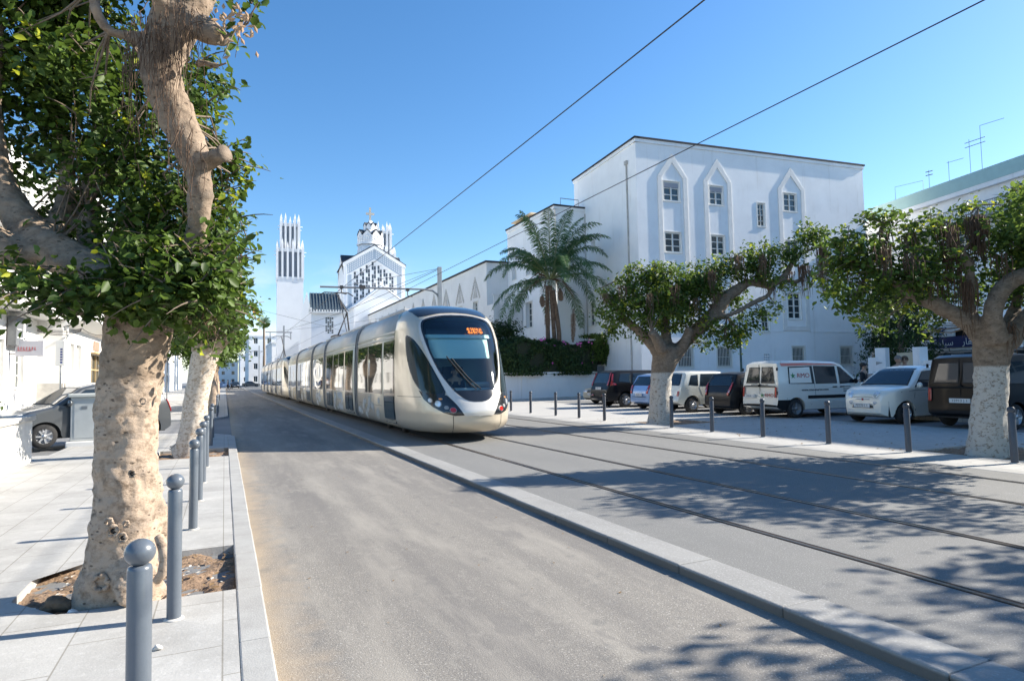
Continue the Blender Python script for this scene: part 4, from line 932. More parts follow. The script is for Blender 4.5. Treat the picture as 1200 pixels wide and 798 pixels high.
def make_tram(lead=True):
    t = thing('tram', 'x', 'tram', (5.23, 13.28, 0))
    segs = [YJ]+ARTS+[LU-YJ]
    for i in range(5):
        a = segs[i]+(.13 if i else 0); b = segs[i+1]-(.13 if i < 4 else 0)
        mb = MB(); body_seg(mb, a, b); o = mb.build('body', [m_tram, m_tramroof], t, recalc=True)
        # roof fairing ridges
        rb = MB()
        for sg in (-1, 1):
            for z in (2.52, 2.64):
                f = side(.012, sg); rb.add([f(a+.03, z), f(b-.03, z), f(b-.03, z+.05), f(a+.03, z+.05)], [(0, 1, 2, 3) if sg < 0 else (3, 2, 1, 0)])
                rb.add([side(0, sg)(a+.03, z-.01), side(0, sg)(b-.03, z-.01), f(b-.03, z), f(a+.03, z)], [(0, 1, 2, 3)])
        rb.build('roof_moulding', m_tramroof, o)
        if 0 < i < 4 or True:
            hb = MB().box(-.75, .75, a+.7 if i else a+1.2, b-.7 if i < 4 else b-1.2, 3.3, 3.42); bevel(hb.build('roof_equipment', m_tramroof, t), .06)
    for y in ARTS:
        mb = MB(); body_seg(mb, y-.15, y+.15, -.07, -.03, 0, 0); mb.build('bellows', m_rubber, t, recalc=True)
        for d in (-.17, .10):
            mb = MB(); body_seg(mb, y+d, y+d+.07, .03, .05, 0, 0); mb.build('end_ring', m_grey, t, recalc=True)
    for e in (0, 1):
        mb = MB(); patch(mb, [(-1, .22), (1, .22), (1, 3.36), (-1, 3.36)], nose(0, e), .025, .05, 0, hole=grow(WS, .985, .985))
        nb = mb.build('nose', m_tram, t)
        mb = MB(); mb.add([nose(0, e)(-1+.1*k, .22) for k in range(21)], [tuple(range(20, -1, -1))]); mb.build('nose_floor', m_rubber, nb)
        mb = MB(); patch(mb, SIL, nose(.012, e), .018, .035, 0, hole=WS); mb.build('front_mask', m_silver, nb)
        mb = MB(); patch(mb, ROOFB, nose(.008, e), .04, .05); mb.build('roof_fairing', m_black, nb)
        mb = MB(); patch(mb, grow(WS, 1.03, 1.015), nose(.02, e), .018, .035, 0, hole=grow(WS, .965, .975)); mb.build('screen_seal', m_black, nb)
        mb = MB(); patch(mb, grow(WS, .985, .985), nose(.008, e), .03, .05); mb.build('windscreen', m_screen, t)
        low = [p for p in WS if p[1] < 1.22]+[(-.2, 1.2)]; low = smoothpoly(mirror([(0, .93), (.08, .97), (.14, 1.07), (.19, 1.17), (0, 1.17)]), 0)
        mb = MB(); patch(mb, low, nose(.012, e), .03, .04); mb.build('lower_black_panel', m_black, nb)
        for sg in (0, 1):
            F_ = flip if sg else (lambda p: p)
            mb = MB(); patch(mb, F_(grow(smoothpoly(WEDGE, 1), 1.04, 1.03)), nose(.008, e), .03, .06); o = mb.build('side_window', m_black, t)
            mb = MB(); patch(mb, F_(grow(smoothpoly(WEDGE, 1), .95, .96)), nose(.014, e), .03, .06); mb.build('glass', m_tglass, o)
            mb = MB(); patch(mb, F_(CLUST), nose(.010, e), .03, .04); hc = mb.build('headlight_cluster', m_black, t)
            for nm, cs, cz, rs, rz, ml in (('headlight', -.385, .885, .032, .062, m_lampw), ('headlight', -.47, .96, .024, .045, m_lampw), ('marker_light', -.235, .745, .03, .05, m_red), ('indicator', -.35, .99, .02, .018, m_orange), ('fog_light', -.30, .80, .022, .035, m_grey)):
                mb = MB(); patch(mb, F_(circle(cs, cz, rs*1.25, rz*1.25)), nose(.014, e), .02, .03); mb.build('bezel', m_grey, hc)
                mb = MB(); patch(mb, F_(circle(cs, cz, rs, rz)), nose(.024, e), .02, .03); mb.build(nm, ml, hc)
            mb = MB(); q = F_([(-.243, .22), (-.237, .22), (-.237, .62), (-.243, .62)]); patch(mb, q, nose(.004, e), .02, .05)
            q = F_([(-.95, 1.035), (-.58, 1.035), (-.58, 1.045), (-.95, 1.045)]); patch(mb, q, nose(.004, e), .03, .05); mb.build('panel_seam', m_rubber, nb)
        # cab interior
        ci = MB(); patch(ci, [(-.5, 2.56), (.5, 2.56), (.5, 2.95), (-.5, 2.95)], nose(-.10, e), .05, .05); ci.build('display_housing', m_black, t)
        ci = MB(); patch(ci, [(-.42, 1.98), (.30, 1.98), (.36, 2.5), (-.42, 2.5)], nose(-.13, e), .05, .08); ci.build('sun_blind', m_blind, t)
        ci = MB(); patch(ci, [(-.5, 2.47), (.5, 2.47), (.5, 2.56), (-.5, 2.56)], nose(-.08, e), .05, .04); ci.build('blind_roller', m_blind, t)
        T = lambda x, y: (x, y) if not e else (-x, LU-y)
        def bx(x0, x1, y0, y1, z0, z1, nm, ml):
            if e: x0, x1, y0, y1 = -x1, -x0, LU-y1, LU-y0
            return bevel(MB().box(x0, x1, y0, y1, z0, z1).build(nm, ml, t), .04)
        bx(-1.2, 1.2, 2.5, 2.56, .4, 3.1, 'cab_wall', mat('cab_wall_blue', (.26, .42, .50), .7))
        bx(-.72, .72, .75, 1.35, .5, 1.22, 'console', mat('console_grey', (.38, .42, .45), .6)); bx(.1, .6, .8, 1.2, 1.22, 1.36, 'instrument_hood', m_grey)
        bx(-.3, .25, 1.75, 1.85, .9, 1.75, 'seat_back', m_rubber); bx(-.3, .25, 1.35, 1.85, .75, .9, 'seat', m_rubber)
        mb = MB()
        for (a, b), (c, d) in (((-.21, 1.95), (.0, 1.18)), ((-.16, 1.9), (.03, 1.18))):
            mb.tube([nose(.04, e)(a+(c-a)*k/6, b+(d-b)*k/6) for k in range(7)], .014, 6)
        mb.build('wiper', m_rubber, t)
    # destination display: two rows of dots
    mb = MB()
    for row in range(2):
        for ch_ in range(7):
            pat = [random.random() < .62 for _ in range(15)]
            for q in range(15):
                if pat[q]:
                    s = .06+ch_*.033+(q % 3)*.0088; z = 2.595+row*.085+(q//3)*.0145; mb.add([nose(-.085)(s+a, z+b) for a, b in ((0, 0), (.0075, 0), (.0075, .012), (0, .012))], [(0, 1, 2, 3)])
    if lead: mb.build('destination_display', m_led, t)
    # windows and doors on both sides (distances from the nose)
    def win(y0, y1, sg, z0=1.08, z1=2.42, muls=()):
        mb = MB(); patch(mb, [(y0-.03, z0-.03), (y1+.03, z0-.03), (y1+.03, z1+.03), (y0-.03, z1+.03)], side(.004, sg), 1.5, .12); o = mb.build('window', m_black, t)
        mb = MB(); patch(mb, [(y0, z0), (y1, z0), (y1, z1), (y0, z1)], side(.009, sg), 1.5, .12); mb.build('glass', m_tglass, o)
        if muls:
            mb = MB()
            for m_ in muls: patch(mb, [(m_-.035, z0), (m_+.035, z0), (m_+.035, z1), (m_-.035, z1)], side(.016, sg), .2, .12)
            mb.build('window_post', m_tram, o)
    def door(y0, y1, sg):
        mb = MB(); patch(mb, [(y0-.04, .32), (y1+.04, .32), (y1+.04, 2.46), (y0-.04, 2.46)], side(.004, sg), 1.5, .12); o = mb.build('door', m_black, t)
        mid = (y0+y1)/2; n = 2 if y1-y0 > 1.2 else 1
        for i in range(n):
            a = y0+(y1-y0)*i/n+.05; b = y0+(y1-y0)*(i+1)/n-.05
            mb = MB(); patch(mb, [(a, 1.1), (b, 1.1), (b, 2.38), (a, 2.38)], side(.012, sg), .6, .12); mb.build('glass', m_tglass, o)
            mb = MB(); patch(mb, [(a, .42), (b, .42), (b, 1.02), (a, 1.02)], side(.012, sg), .6, .12); mb.build('lower_glass', m_door, o)
            mb = MB(); patch(mb, [(a-.03, .34), (b+.03, .34), (b+.03, .4), (a-.03, .4)], side(.014, sg), .6, .12); mb.build('threshold', m_tram, o)
    for sg in (-1, 1):
        for fl in (0, 1):
            G = (lambda a, b: (a, b)) if not fl else (lambda a, b: (LU-b, LU-a))
            door(*G(2.62, 3.75), sg); win(*G(4.02, 7.35), sg, muls=[G(5.75, 5.75)[0]])
            door(*G(8.35, 9.85), sg); win(*G(10.1, 12.45), sg, muls=[G(11.2, 11.2)[0]]); door(*G(12.7, 14.3), sg)
        win(15.5, 18.8, sg, muls=[17.15])
    # lace ornament printed on the lower panels
    mb = MB(); rr = random.Random(3)
    def petal(cy, cz, r, sg):
        for k in range(8):
            a = 2*pi*k/8; mb.tube([side(.006, sg)(cy+r*(.35+.3*cos(q))*cos(a)-r*.14*sin(q)*sin(a), cz+r*(.35+.3*cos(q))*sin(a)+r*.14*sin(q)*cos(a)) for q in [i*pi/4 for i in range(9)]], .006, 4, cap=False)
        mb.tube([side(.006, sg)(cy+r*cos(q), cz+r*sin(q)) for q in [i*pi/8 for i in range(17)]], .007, 4, cap=False)
    for sg in (-1, 1):
        for y0, y1 in ((4.3, 7.3), (10.2, 12.4), (15.6, 18.6), (21.9, 24), (27.1, 29.9)):
            for k in range(16):
                r = rr.uniform(.06, .17); cy = rr.uniform(y0, y1); cz = rr.uniform(.45, .95)-.1*abs(cy-(y0+.4)) * .6
                petal(cy, max(cz, .42), min(r, .17), sg)
    mb.build('lace_ornament', m_lace, t)
    mb = MB()
    for sg in (-1, 1):
        for y0 in (4.0, 10.1, 15.4, 21.9, 27):
            patch(mb, [(y0, .735), (y0+3.2, .735), (y0+3.2, .745), (y0, .745)], side(.003, sg), 1, .1)
            for q in (1.1, 2.2): patch(mb, [(y0+q, .3), (y0+q+.012, .3), (y0+q+.012, 1.0), (y0+q, 1.0)], side(.003, sg), 1, .1)
    mb.build('panel_seam', m_rubber, t)
    # bogies
    for y in (4.6, 17.15, 29.7):
        mb = MB().box(-1.0, 1.0, y-1.3, y+1.3, .2, .4); bg_ = mb.build('bogie', m_rubber, t)
        for yy in (y-.85, y+.85):
            for x in (-.72, .72): MB().lathe([(.01, -.05), (.24, -.05), (.24, .05), (.01, .05)], 20, (x, yy, .245), 'X').build('wheel', m_steel, bg_)
    MB().box(-.95, .95, 1.9, LU-1.9, .2, .3).build('underframe', m_rubber, t)
    return t
tr = make_tram(); tr['label'] = 'champagne coloured tram with black roof front and large windscreen, leading unit nearest the camera'; tr['group'] = 'coupled trams'
# pantograph on the leading unit
mb = MB(); mb.tube([(-.3, 17.9, 3.5), (0, 16.9, 4.6), (0, 20.0, 5.9)], .035, 6).tube([(.3, 17.9, 3.5), (0, 16.9, 4.6)], .035, 6).tube([(-.85, 20, 5.8), (-.6, 20, 5.95), (.6, 20, 5.95), (.85, 20, 5.8)], .03, 6).box(-.5, .5, 17.5, 18.6, 3.45, 3.6).tube([(.12, 17.5, 3.6), (.06, 19.6, 5.8)], .02, 6)
mb.build('pantograph', m_wire, tr)
tr2 = copy_tree(tr); tr2.location = (5.23, 13.28+LU+.55, 0); tr2['label'] = 'second coupled tram unit, far behind the leading one, toward the end of the street'

# ---------------------------------------------------------------- overhead line
def mast(loc, h, label, arm=None):
    t = thing('catenary_mast', label, 'mast', loc, 0, 'tram line masts')
    bevel(MB().box(-.1, .1, -.1, .1, 0, h).build('post', m_pole, t), .01)
    return t
ms = mast((10.3, 31.7, 0), 7.3, 'grey square catenary mast with long dark curved arm behind the tram front')
mb = MB(); mb.tube([(0, 0, 5.35), (-.03, 0, 5.6), (-.15, 0, 5.85), (-.4, 0, 6.02), (-.8, 0, 6.08), (-3, 0, 6.05), (-6.1, 0, 6.0)], .05, 8); mb.build('arm', m_grey, ms)
mb = MB()
for x in (-1.73, -5.07): mb.tube([(x, 0, 6.05), (x, 0, 5.72), (x+.25, 0, 5.68)], .025, 6); mb.box(x-.08, x+.08, -.05, .05, 5.95, 6.1)
mb.box(-4.2, -3.9, -.06, .06, 5.98, 6.16); mb.tube([(-.1, 0, 7.2), (-4.9, 0, 6.1)], .012, 4).tube([(-.1, 0, 7.2), (-2.6, 0, 6.1)], .012, 4); mb.build('wire_clamps', m_wire, ms)
for (x, y, h, a, lb) in ((6.9, 86, 8.5, 7.7, 'far catenary mast with short cross-arm left of the church annex'), (6.9, 150, 9.2, 8.0, 'distant catenary mast with cross-arm above the tail of the trams')):
    q = mast((x, y, 0), h, lb); MB().box(-2.2, 1.0, -.06, .06, a-.12, a).box(-1.7, -1.6, -.04, .04, a-1.0, a).box(.8, .9, -.04, .04, a-1, a).build('cross_arm', m_grey, q)
def wirerun(name, X, label, z=6.0):
    mb = MB(); Y = [-30, 0, 31.7, 60, 86, 118, 150]; pts = []
    for i in range(len(Y)-1):
        for k in range(8):
            u = k/8; pts.append((X, Y[i]+(Y[i+1]-Y[i])*u, z-.0*sin(pi*u)+ (.25 if Y[i] < 0 else 0)*(1-u)))
    o = mb.tube(pts, .0105, 5).build(name, m_wire); tag(o, label, 'wire', 'overhead wires')
wirerun('contact_wire', 5.28, 'overhead contact wire above the near track, the left one crossing the sky')
wirerun('contact_wire', 8.57, 'overhead contact wire above the far track, the right one crossing the white building', 6.04)
for i, (A, B, lb) in enumerate((((10.3, 31.7, 7.2), (5.3, 60, 6.1), 'thin stay wire from the mast top toward the church'), ((19.5, 60, 8.5), (6.9, 86, 7.9), 'thin span wire from the long wing to the far mast'), ((-7, 58, 7.5), (6.9, 86, 7.8), 'thin span wire crossing the street before the far mast'))):
    A, B = Vector(A), Vector(B); o = MB().tube([A.lerp(B, k/8)-Vector((0, 0, .3*sin(pi*k/8))) for k in range(9)], .014, 4).build('span_wire', m_wire); tag(o, lb, 'wire')

# ---------------------------------------------------------------- trees
def leaves(centres, normals, size, sv_=.5, asp=.52, tones=None, droop=.3, name='crown', mtl=None, parent=None, fold=.25):
    P = np.asarray(centres); N = len(P); n = np.asarray(normals)+RNG.normal(0, .55, (N, 3)); n /= np.linalg.norm(n, axis=1)[:, None]+1e-9
    d = RNG.normal(0, 1, (N, 3)); d[:, 2] -= droop*1.5; d -= n*(d*n).sum(1)[:, None]; d /= np.linalg.norm(d, axis=1)[:, None]+1e-9
    s = np.cross(n, d); L_ = size*(1+RNG.uniform(-sv_, sv_, N))[:, None]; Wd = L_*asp*.5
    base = P-d*L_*.5; tip = P+d*L_*.5-n*L_*.08; a1 = P-d*L_*.18; a2 = P+d*L_*.2; up = n*Wd*fold
    V = np.stack([base, a1+s*Wd+up, a2+s*Wd*.85+up, tip, a2-s*Wd*.85+up, a1-s*Wd+up], 1).reshape(-1, 3)
    i = np.arange(N)[:, None]*6; F = np.concatenate([i+np.array([[0, 1, 2, 3]]), i+np.array([[0, 3, 4, 5]])], 1).reshape(-1, 4)
    tn = RNG.uniform(0, .82, N) if tones is None else tones
    return fastmesh(name, V, F, mtl, parent, np.repeat(tn, 2))
def cluster_crown(blobs, n, spread, size, parent, mtl, per=14, hole=None, young=0.0, asp=.52, name='crown', shell=.55):
    """blobs = (centre, (rx,ry,rz), weight). twigs in each blob, leaves round each twig"""
    P = []; Nn = []; T = []
    vol = np.array([b[1][0]*b[1][1]*b[1][2]*b[2] for b in blobs])**.8; vol = vol/vol.sum()
    for (c, r, w_), f in zip(blobs, vol):
        k = max(2, int(n*f/per)); c = np.array(c); r = np.array(r)
        u = RNG.normal(0, 1, (k, 3)); u /= np.linalg.norm(u, axis=1)[:, None]; rad = RNG.uniform(shell, 1.05, k)**.8
        tw = c+u*r*rad[:, None]
        for q, uu in zip(tw, u):
            m_ = RNG.integers(per//2, int(per*1.5)); pp = q+RNG.normal(0, spread, (m_, 3))*np.array([1, 1, .8]); nn = np.tile(uu*.5+np.array([.25, -.1, .75]), (m_, 1))
            P.append(pp); Nn.append(nn); tb = RNG.uniform(.05, .6); yy = young*max(0, uu[2]+.3) > RNG.uniform(0, 1)
            T.append(np.clip(tb+RNG.uniform(-.15, .25, m_)+(.5 if yy else 0), 0, 1))
    P = np.concatenate(P); Nn = np.concatenate(Nn); T = np.concatenate(T)
    return leaves(P, Nn, size, tones=T, mtl=mtl, parent=parent, asp=asp, name=name)
def wood(limbs, voxel, parent, mtl, name='trunk', disp=.02, dscale=.25, nseg=10):
    mb = MB()
    for pts, rad in limbs:
        P = [Vector(p) for p in pts]; Q = []; R = []
        for i in range(len(P)-1):       # Catmull-Rom
            p0, p1, p2, p3 = P[max(i-1, 0)], P[i], P[i+1], P[min(i+2, len(P)-1)]
            for k in range(4):
                t = k/4; Q.append(.5*((2*p1)+(p2-p0)*t+(2*p0-5*p1+4*p2-p3)*t*t+(3*p1-p0-3*p2+p3)*t**3)); R.append(rad[i]+(rad[i+1]-rad[i])*t)
        Q.append(P[-1]); R.append(rad[-1]); mb.tube(Q, R, nseg, 0, True, True)
    o = mb.build(name, mtl, parent)
    if voxel:
        m = o.modifiers.new('remesh', 'REMESH'); m.mode = 'VOXEL'; m.voxel_size = voxel; m.use_smooth_shade = True
        sm = o.modifiers.new('smooth', 'SMOOTH'); sm.factor = .5; sm.iterations = 4
    if disp:
        for ds, k in ((dscale, 1), (dscale*.28, .42)):
            tx = bpy.data.textures.new('bark_lumps', 'CLOUDS'); tx.noise_scale = ds; tx.noise_depth = 2
            m = o.modifiers.new('lumps', 'DISPLACE'); m.texture = tx; m.strength = disp*2*k; m.mid_level = .62; m.texture_coords = 'LOCAL'
    return o
def roots(spots, parent, r=.006, name='aerial_roots', jit=.05, mtl=None):
    mb = MB()
    for p, ln, n in spots:
        for _ in range(n):
            a = Vector(p)+Vector((random.gauss(0, jit), random.gauss(0, jit), random.uniform(-.05, .05))); pts = [a]; L_ = ln*random.uniform(.4, 1.1)
            for k in range(5): pts.append(pts[-1]+Vector((random.gauss(0, .015), random.gauss(0, .015), -L_/5)))
            mb.tube(pts, [r, r, r*.8, r*.7, r*.5, r*.3], 4, cap=False)
    return mb.build(name, mtl or m_root, parent)
def sprigs(blobs, parent, mtl, n, size, ln=.35, up=.6):
    mb = MB(); P = []; Nn = []; T = []
    for _ in range(n):
        c, rr_, _w = random.choice(blobs); u = Vector((random.gauss(0, 1), random.gauss(0, 1), random.gauss(.5, .8))).normalized()
        a = Vector((c[0]+u.x*rr_[0]*.8, c[1]+u.y*rr_[1]*.8, c[2]+u.z*rr_[2]*.8)); d = (u+Vector((0, 0, up))+Vector((random.gauss(0, .35), random.gauss(0, .35), random.gauss(0, .2)))).normalized(); L_ = ln*random.uniform(.5, 1.5)
        pts = [a+d*L_*k/4+Vector((0, 0, -.06*L_*k*k/4)) for k in range(5)]; mb.tube(pts, [.008, .007, .005, .004, .002], 4, cap=False); y_ = random.random() < .3
        for k in range(random.randint(5, 11)):
            q = pts[min(4, 1+k//3)]+Vector((random.gauss(0, size*.7), random.gauss(0, size*.7), random.gauss(0, size*.6))); P.append(tuple(q)); Nn.append((u.x*.4, u.y*.4, .8)); T.append(min(1, random.uniform(.3, .8)+(.25 if y_ else 0)))
    leaves(P, Nn, size, tones=np.array(T), mtl=mtl, parent=parent, name='sprig_leaves', asp=.55); mb.build('sprigs', m_barkd, parent)
def twigs(blobs, origins, parent, n=60, r=.012):
    mb = MB(); 
    for _ in range(n):
        c, rr_, _w = random.choice(blobs); u = Vector((random.gauss(0, 1), random.gauss(0, 1), random.gauss(0, 1))).normalized()
        e = Vector((c[0]+u.x*rr_[0]*.9, c[1]+u.y*rr_[1]*.9, c[2]+u.z*rr_[2]*.9)); o = min(origins, key=lambda q: (Vector(q)-e).length); o = Vector(o)
        m = o.lerp(e, .5)+Vector((random.gauss(0, .08), random.gauss(0, .08), random.gauss(0, .08)))*(e-o).length
        mb.tube([o, m, e], [r*2, r*1.3, r*.5], 5, cap=False)
    return mb.build('twigs', m_barkd, parent)
def WL(*a): return [tuple(W(x, y, z)) for x, y, z in a]

# big fig tree at the left
t1 = thing('street_fig_tree', 'huge gnarled fig tree with pale thick trunk filling the left of the view', 'tree', (0, 0, 0), 0, 'street trees in a row on the left pavement')
L1 = [
 (WL((136, 712, 4.45), (137, 690, 4.45), (144, 640, 4.45), (148, 580, 4.45), (148, 500, 4.45), (153, 450, 4.45), (160, 400, 4.45), (165, 365, 4.45), (160, 335, 4.5)), [.32, .262, .228, .203, .203, .205, .213, .235, .2]),
 (WL((118, 700, 4.25), (108, 690, 4.3), (125, 660, 4.4)), [0.0485, 0.0873, 0.097]), (WL((175, 700, 4.5), (178, 680, 4.5), (165, 640, 4.45)), [0.0485, 0.0776, 0.097]),
 (WL((150, 705, 4.15), (148, 692, 4.22), (146, 655, 4.33)), [.05, .09, .1]), (WL((98, 706, 4.35), (106, 696, 4.38), (126, 672, 4.42)), [.035, .055, .07]), (WL((196, 700, 4.6), (186, 690, 4.55), (168, 655, 4.5)), [.03, .06, .08]),
 (WL((190, 640, 4.65), (186, 600, 4.6), (175, 560, 4.5)), [0.0485, 0.0679, 0.0776]),
 (WL((150, 360, 4.5), (110, 320, 4.6), (62, 292, 4.7), (25, 258, 4.8), (-5, 200, 4.9), (-12, 120, 5.0), (-4, 40, 5.0), (-20, -40, 5)), [0.167, 0.142, 0.142, 0.133, 0.108, 0.0834, 0.0667, 0.0751]),
 (WL((60, 290, 4.7), (20, 300, 4.6), (-40, 260, 4.5)), [0.136, 0.126, 0.116]),
 (WL((175, 365, 4.45), (205, 330, 4.4), (226, 290, 4.35), (232, 262, 4.3), (234, 235, 4.25), (233, 212, 4.25), (223, 175, 4.25), (206, 135, 4.25), (190, 95, 4.25), (192, 60, 4.25), (210, 20, 4.25), (228, -30, 4.25)), [0.194, 0.116, 0.0825, 0.0776, 0.0825, 0.0873, 0.112, 0.121, 0.131, 0.145, 0.165, 0.165]),
 (WL((235, 192, 4.25), (250, 186, 4.2), (264, 180, 4.17)), [0.0679, 0.0601, 0.0582]),
 (WL((170, 48, 4.25), (150, 44, 4.2), (128, 36, 4.15), (114, 15, 4.1), (110, -15, 4.1)), [0.0679, 0.0485, 0.0407, 0.0349, 0.0349]),
 (WL((215, 25, 4.2), (240, 35, 4.15), (262, 45, 4.1)), [0.097, 0.0873, 0.0679]), (WL((230, 75, 4.25), (250, 76, 4.2), (268, 75, 4.2)), [0.0388, 0.0243, 0.0175]),
 (WL((205, 30, 4.2), (190, 5, 4.1), (180, -20, 4.0)), [0.0776, 0.0582, 0.0485]),
 (WL((120, 340, 4.6), (100, 250, 5.2), (115, 180, 5.5), (110, 100, 5.6)), [0.116, 0.0776, 0.0582, 0.0485]),
 (WL((180, 355, 4.5), (215, 372, 4.9), (250, 345, 5.3)), [0.097, 0.0679, 0.0485]),
 (WL((60, 285, 4.8), (80, 200, 5.3), (60, 90, 5.6), (70, 0, 5.7)), [0.0873, 0.0582, 0.0485, 0.0388]),
]
wood(L1, .02, t1, m_bark1, disp=.024, dscale=.13, nseg=16)
mb = MB().lathe([(.001, 0), (.058, 0), (.058, -.02)], 14); o = mb.build('sawn_stub_end', m_barkd, t1)
q = Vector(WL((264.6, 179.7, 4.165))[0]); q0 = Vector(WL((250, 186, 4.2))[0]); o.matrix_world = Matrix.Translation(q) @ (q-q0).to_track_quat('Z', 'Y').to_matrix().to_4x4()
mb = MB()
def ring_scar(px, py, zc, r, rr, sq=1.0, a0=0, a1=6.28):
    c = Vector(W(px, py, zc)); ux = cR.copy(); uy = Vector((0, 0, 1)); n_ = 18
    mb.tube([c+ux*(r*sq*cos(a0+(a1-a0)*k/n_))+uy*(r*sin(a0+(a1-a0)*k/n_))+(-cF)*(.008*sin(k*1.7)) for k in range(n_+1)], [rr*(.7+.3*sin(k*2.1)) for k in range(n_+1)], 7, cap=True)
for q in ((132, 622, 4.215, .035, .016), (143, 630, 4.215, .03, .014), (128, 612, 4.215, .025, .012), (148, 614, 4.22, .02, .010), (118, 683, 4.2, .05, .022), (155, 555, 4.235, .022, .010), (168, 470, 4.25, .02, .008)): ring_scar(*q)
mb.tube(WL((186, 628, 4.33), (191, 640, 4.30), (194, 655, 4.28), (190, 672, 4.28), (184, 680, 4.30)), [.03, .035, .035, .032, .03], 8)
mb.build('bark_scars', m_bark1, t1)
mb = MB()
for px, py, zc, r in ((155, 555, 4.245, .018), (133, 622, 4.225, .02), (144, 630, 4.225, .016)):
    c = Vector(W(px, py, zc)); mb.lathe([(.001, -.01), (r*.7, -.008), (r, .004)], 12, tuple(c), 'Y')
mb.build('knot_holes', m_dark, t1)
# knots, scars
B1 = []
def B(px, py, zc, r, ry=None, rz=None, w_=1): return (tuple(W(px, py, zc)), (r, ry or r, rz or r*.8), w_)
B1 = [B(40, 30, 5.2, .55), B(-60, 60, 5, .6), B(110, 60, 5.6, .5), B(60, 120, 5.4, .5), B(150, 130, 5.5, .42), B(20, 190, 5.6, .34, w_=.6), B(110, 190, 5.5, .45), B(170, 210, 5.2, .42), B(215, 90, 5.5, .36), B(232, 170, 5.3, .24),
      B(150, 270, 5.0, .42), B(205, 290, 4.75, .36), B(238, 310, 4.8, .28), B(254, 262, 4.9, .18), B(110, 345, 4.25, .2, rz=.12), B(60, 345, 4.2, .18, rz=.1, w_=1.3), B(10, 325, 4.2, .2, rz=.12), B(150, 350, 4.15, .22, rz=.16, w_=1.2), B(200, 345, 4.15, .26, rz=.2, w_=1.3), B(242, 350, 4.4, .2, rz=.22, w_=1.2),
      B(264, 330, 4.6, .1), B(255, 215, 5.0, .14), B(266, 195, 5.1, .1, w_=.6), B(60, -60, 5, .7), B(180, -70, 5, .6), B(-90, 200, 5, .6), B(90, 260, 5.3, .3, w_=.7), B(130, 150, 4.9, .3, w_=.5), B(225, 130, 4.9, .2, w_=.6), B(290, 5, 4.1, .12, w_=.6),
      B(-40, -120, 4.6, .8), B(270, 370, 5.2, .18), B(205, 320, 4.2, .3, rz=.2, w_=1.5), B(246, 325, 4.25, .2, rz=.26, w_=1.5), B(165, 335, 4.1, .26, rz=.16, w_=1.6), B(110, 350, 4.05, .22, rz=.12, w_=1.5), B(50, 340, 4.0, .2, rz=.09, w_=1.4), B(254, 290, 4.6, .18), B(235, 225, 4.9, .22), B(252, 180, 4.9, .14), B(258, 372, 4.7, .12, rz=.1), B(175, 285, 4.8, .24), B(215, 345, 4.05, .2, rz=.13, w_=1.5), B(90, 200, 4.7, .22, w_=.6), B(160, 310, 4.3, .16), B(230, 245, 4.6, .16), B(180, 240, 4.7, .22), B(120, 90, 4.8, .26, w_=.7), B(60, 60, 4.6, .25, w_=.7)]
cluster_crown(B1, 34000, .075, .064, t1, m_leaf1, per=12, young=.08, asp=.58, shell=.2)
orig1 = [p for l in L1[4:] for p in l[0]]
twigs(B1, orig1, t1, 330, .005)
roots([(W(180+random.uniform(-28, 60), 25+random.uniform(-30, 40), 4.04), random.uniform(.15, .8), 5) for _ in range(24)]+[(W(200+i*6, 120+i*12, 4.08), .4, 5) for i in range(6)]+[(W(240, 375, 4.3), .12, 20), (W(215, 250, 4.3), .2, 5)], t1, .0032, jit=.05)
sprigs(B1, t1, m_leaf1, 420, .064, .22, .2)
dl = MB()      # dead curled leaves at the top right
for k in range(50):
    c = W(275+random.gauss(0, 14), 28+random.gauss(0, 18), 4.0); a = random.random()*6; u = Vector((cos(a), .2, sin(a)))*.025; v_ = Vector((-sin(a), .4, cos(a)))*.012; dl.add([c-u, c+v_, c+u, c-v_+Vector((0, .01, 0))], [(0, 1, 2, 3)])
dl.build('dead_leaves', mat('dead_leaf', (.42, .27, .16), .8), t1)
# second and farther trees on the left
def street_tree(x, y, label, trunk_r, h_fork, blobs, limbs, nleaf, size, group, mtl_b=m_bark1, mtl_l=m_leaf1, voxel=.05, lean=0, young=0., spread=.16, rts=None):
    t = thing('street_fig_tree', label, 'tree', (0, 0, 0), 0, group)
    wood(limbs, voxel, t, mtl_b, disp=.03, dscale=.3, nseg=12)
    cluster_crown(blobs, nleaf, spread, size, t, mtl_l, per=16, young=young, asp=.55, shell=.4)
    twigs(blobs, [p for l in limbs[1:] for p in l[0]], t, 170, .008)
    sprigs(blobs, t, mtl_l, 12*len(blobs) if young else 8*len(blobs), size, 2.2*size if young else 3*size)
    if rts: roots(rts, t, .009, jit=.07)
    return t
gL = 'street trees in a row on the left pavement'
z2 = 13.3
L2 = [(WL((215, 537, z2), (222, 528, z2), (226, 500, z2), (230, 470, z2), (235, 440, z2), (240, 415, z2), (243, 395, z2)), [0.405, 0.317, 0.273, 0.255, 0.255, 0.29, 0.29]),
      (WL((212, 540, z2), (204, 536, z2), (215, 520, z2)), [0.0704, 0.088, 0.123]), (WL((232, 534, z2), (238, 538, z2)), [0.132, 0.0704]),
      (WL((240, 400, z2), (222, 385, z2), (205, 372, z2), (188, 350, z2+.5)), [0.264, 0.158, 0.132, 0.106]), (WL((246, 400, z2), (262, 380, z2), (274, 355, z2), (280, 320, z2)), [0.246, 0.15, 0.114, 0.0792]),
      (WL((250, 410, z2-.3), (272, 392, z2-.5), (285, 375, z2-.6)), [0.176, 0.088, 0.0528]), (WL((240, 395, z2), (245, 360, z2), (240, 320, z2)), [0.22, 0.141, 0.088])]
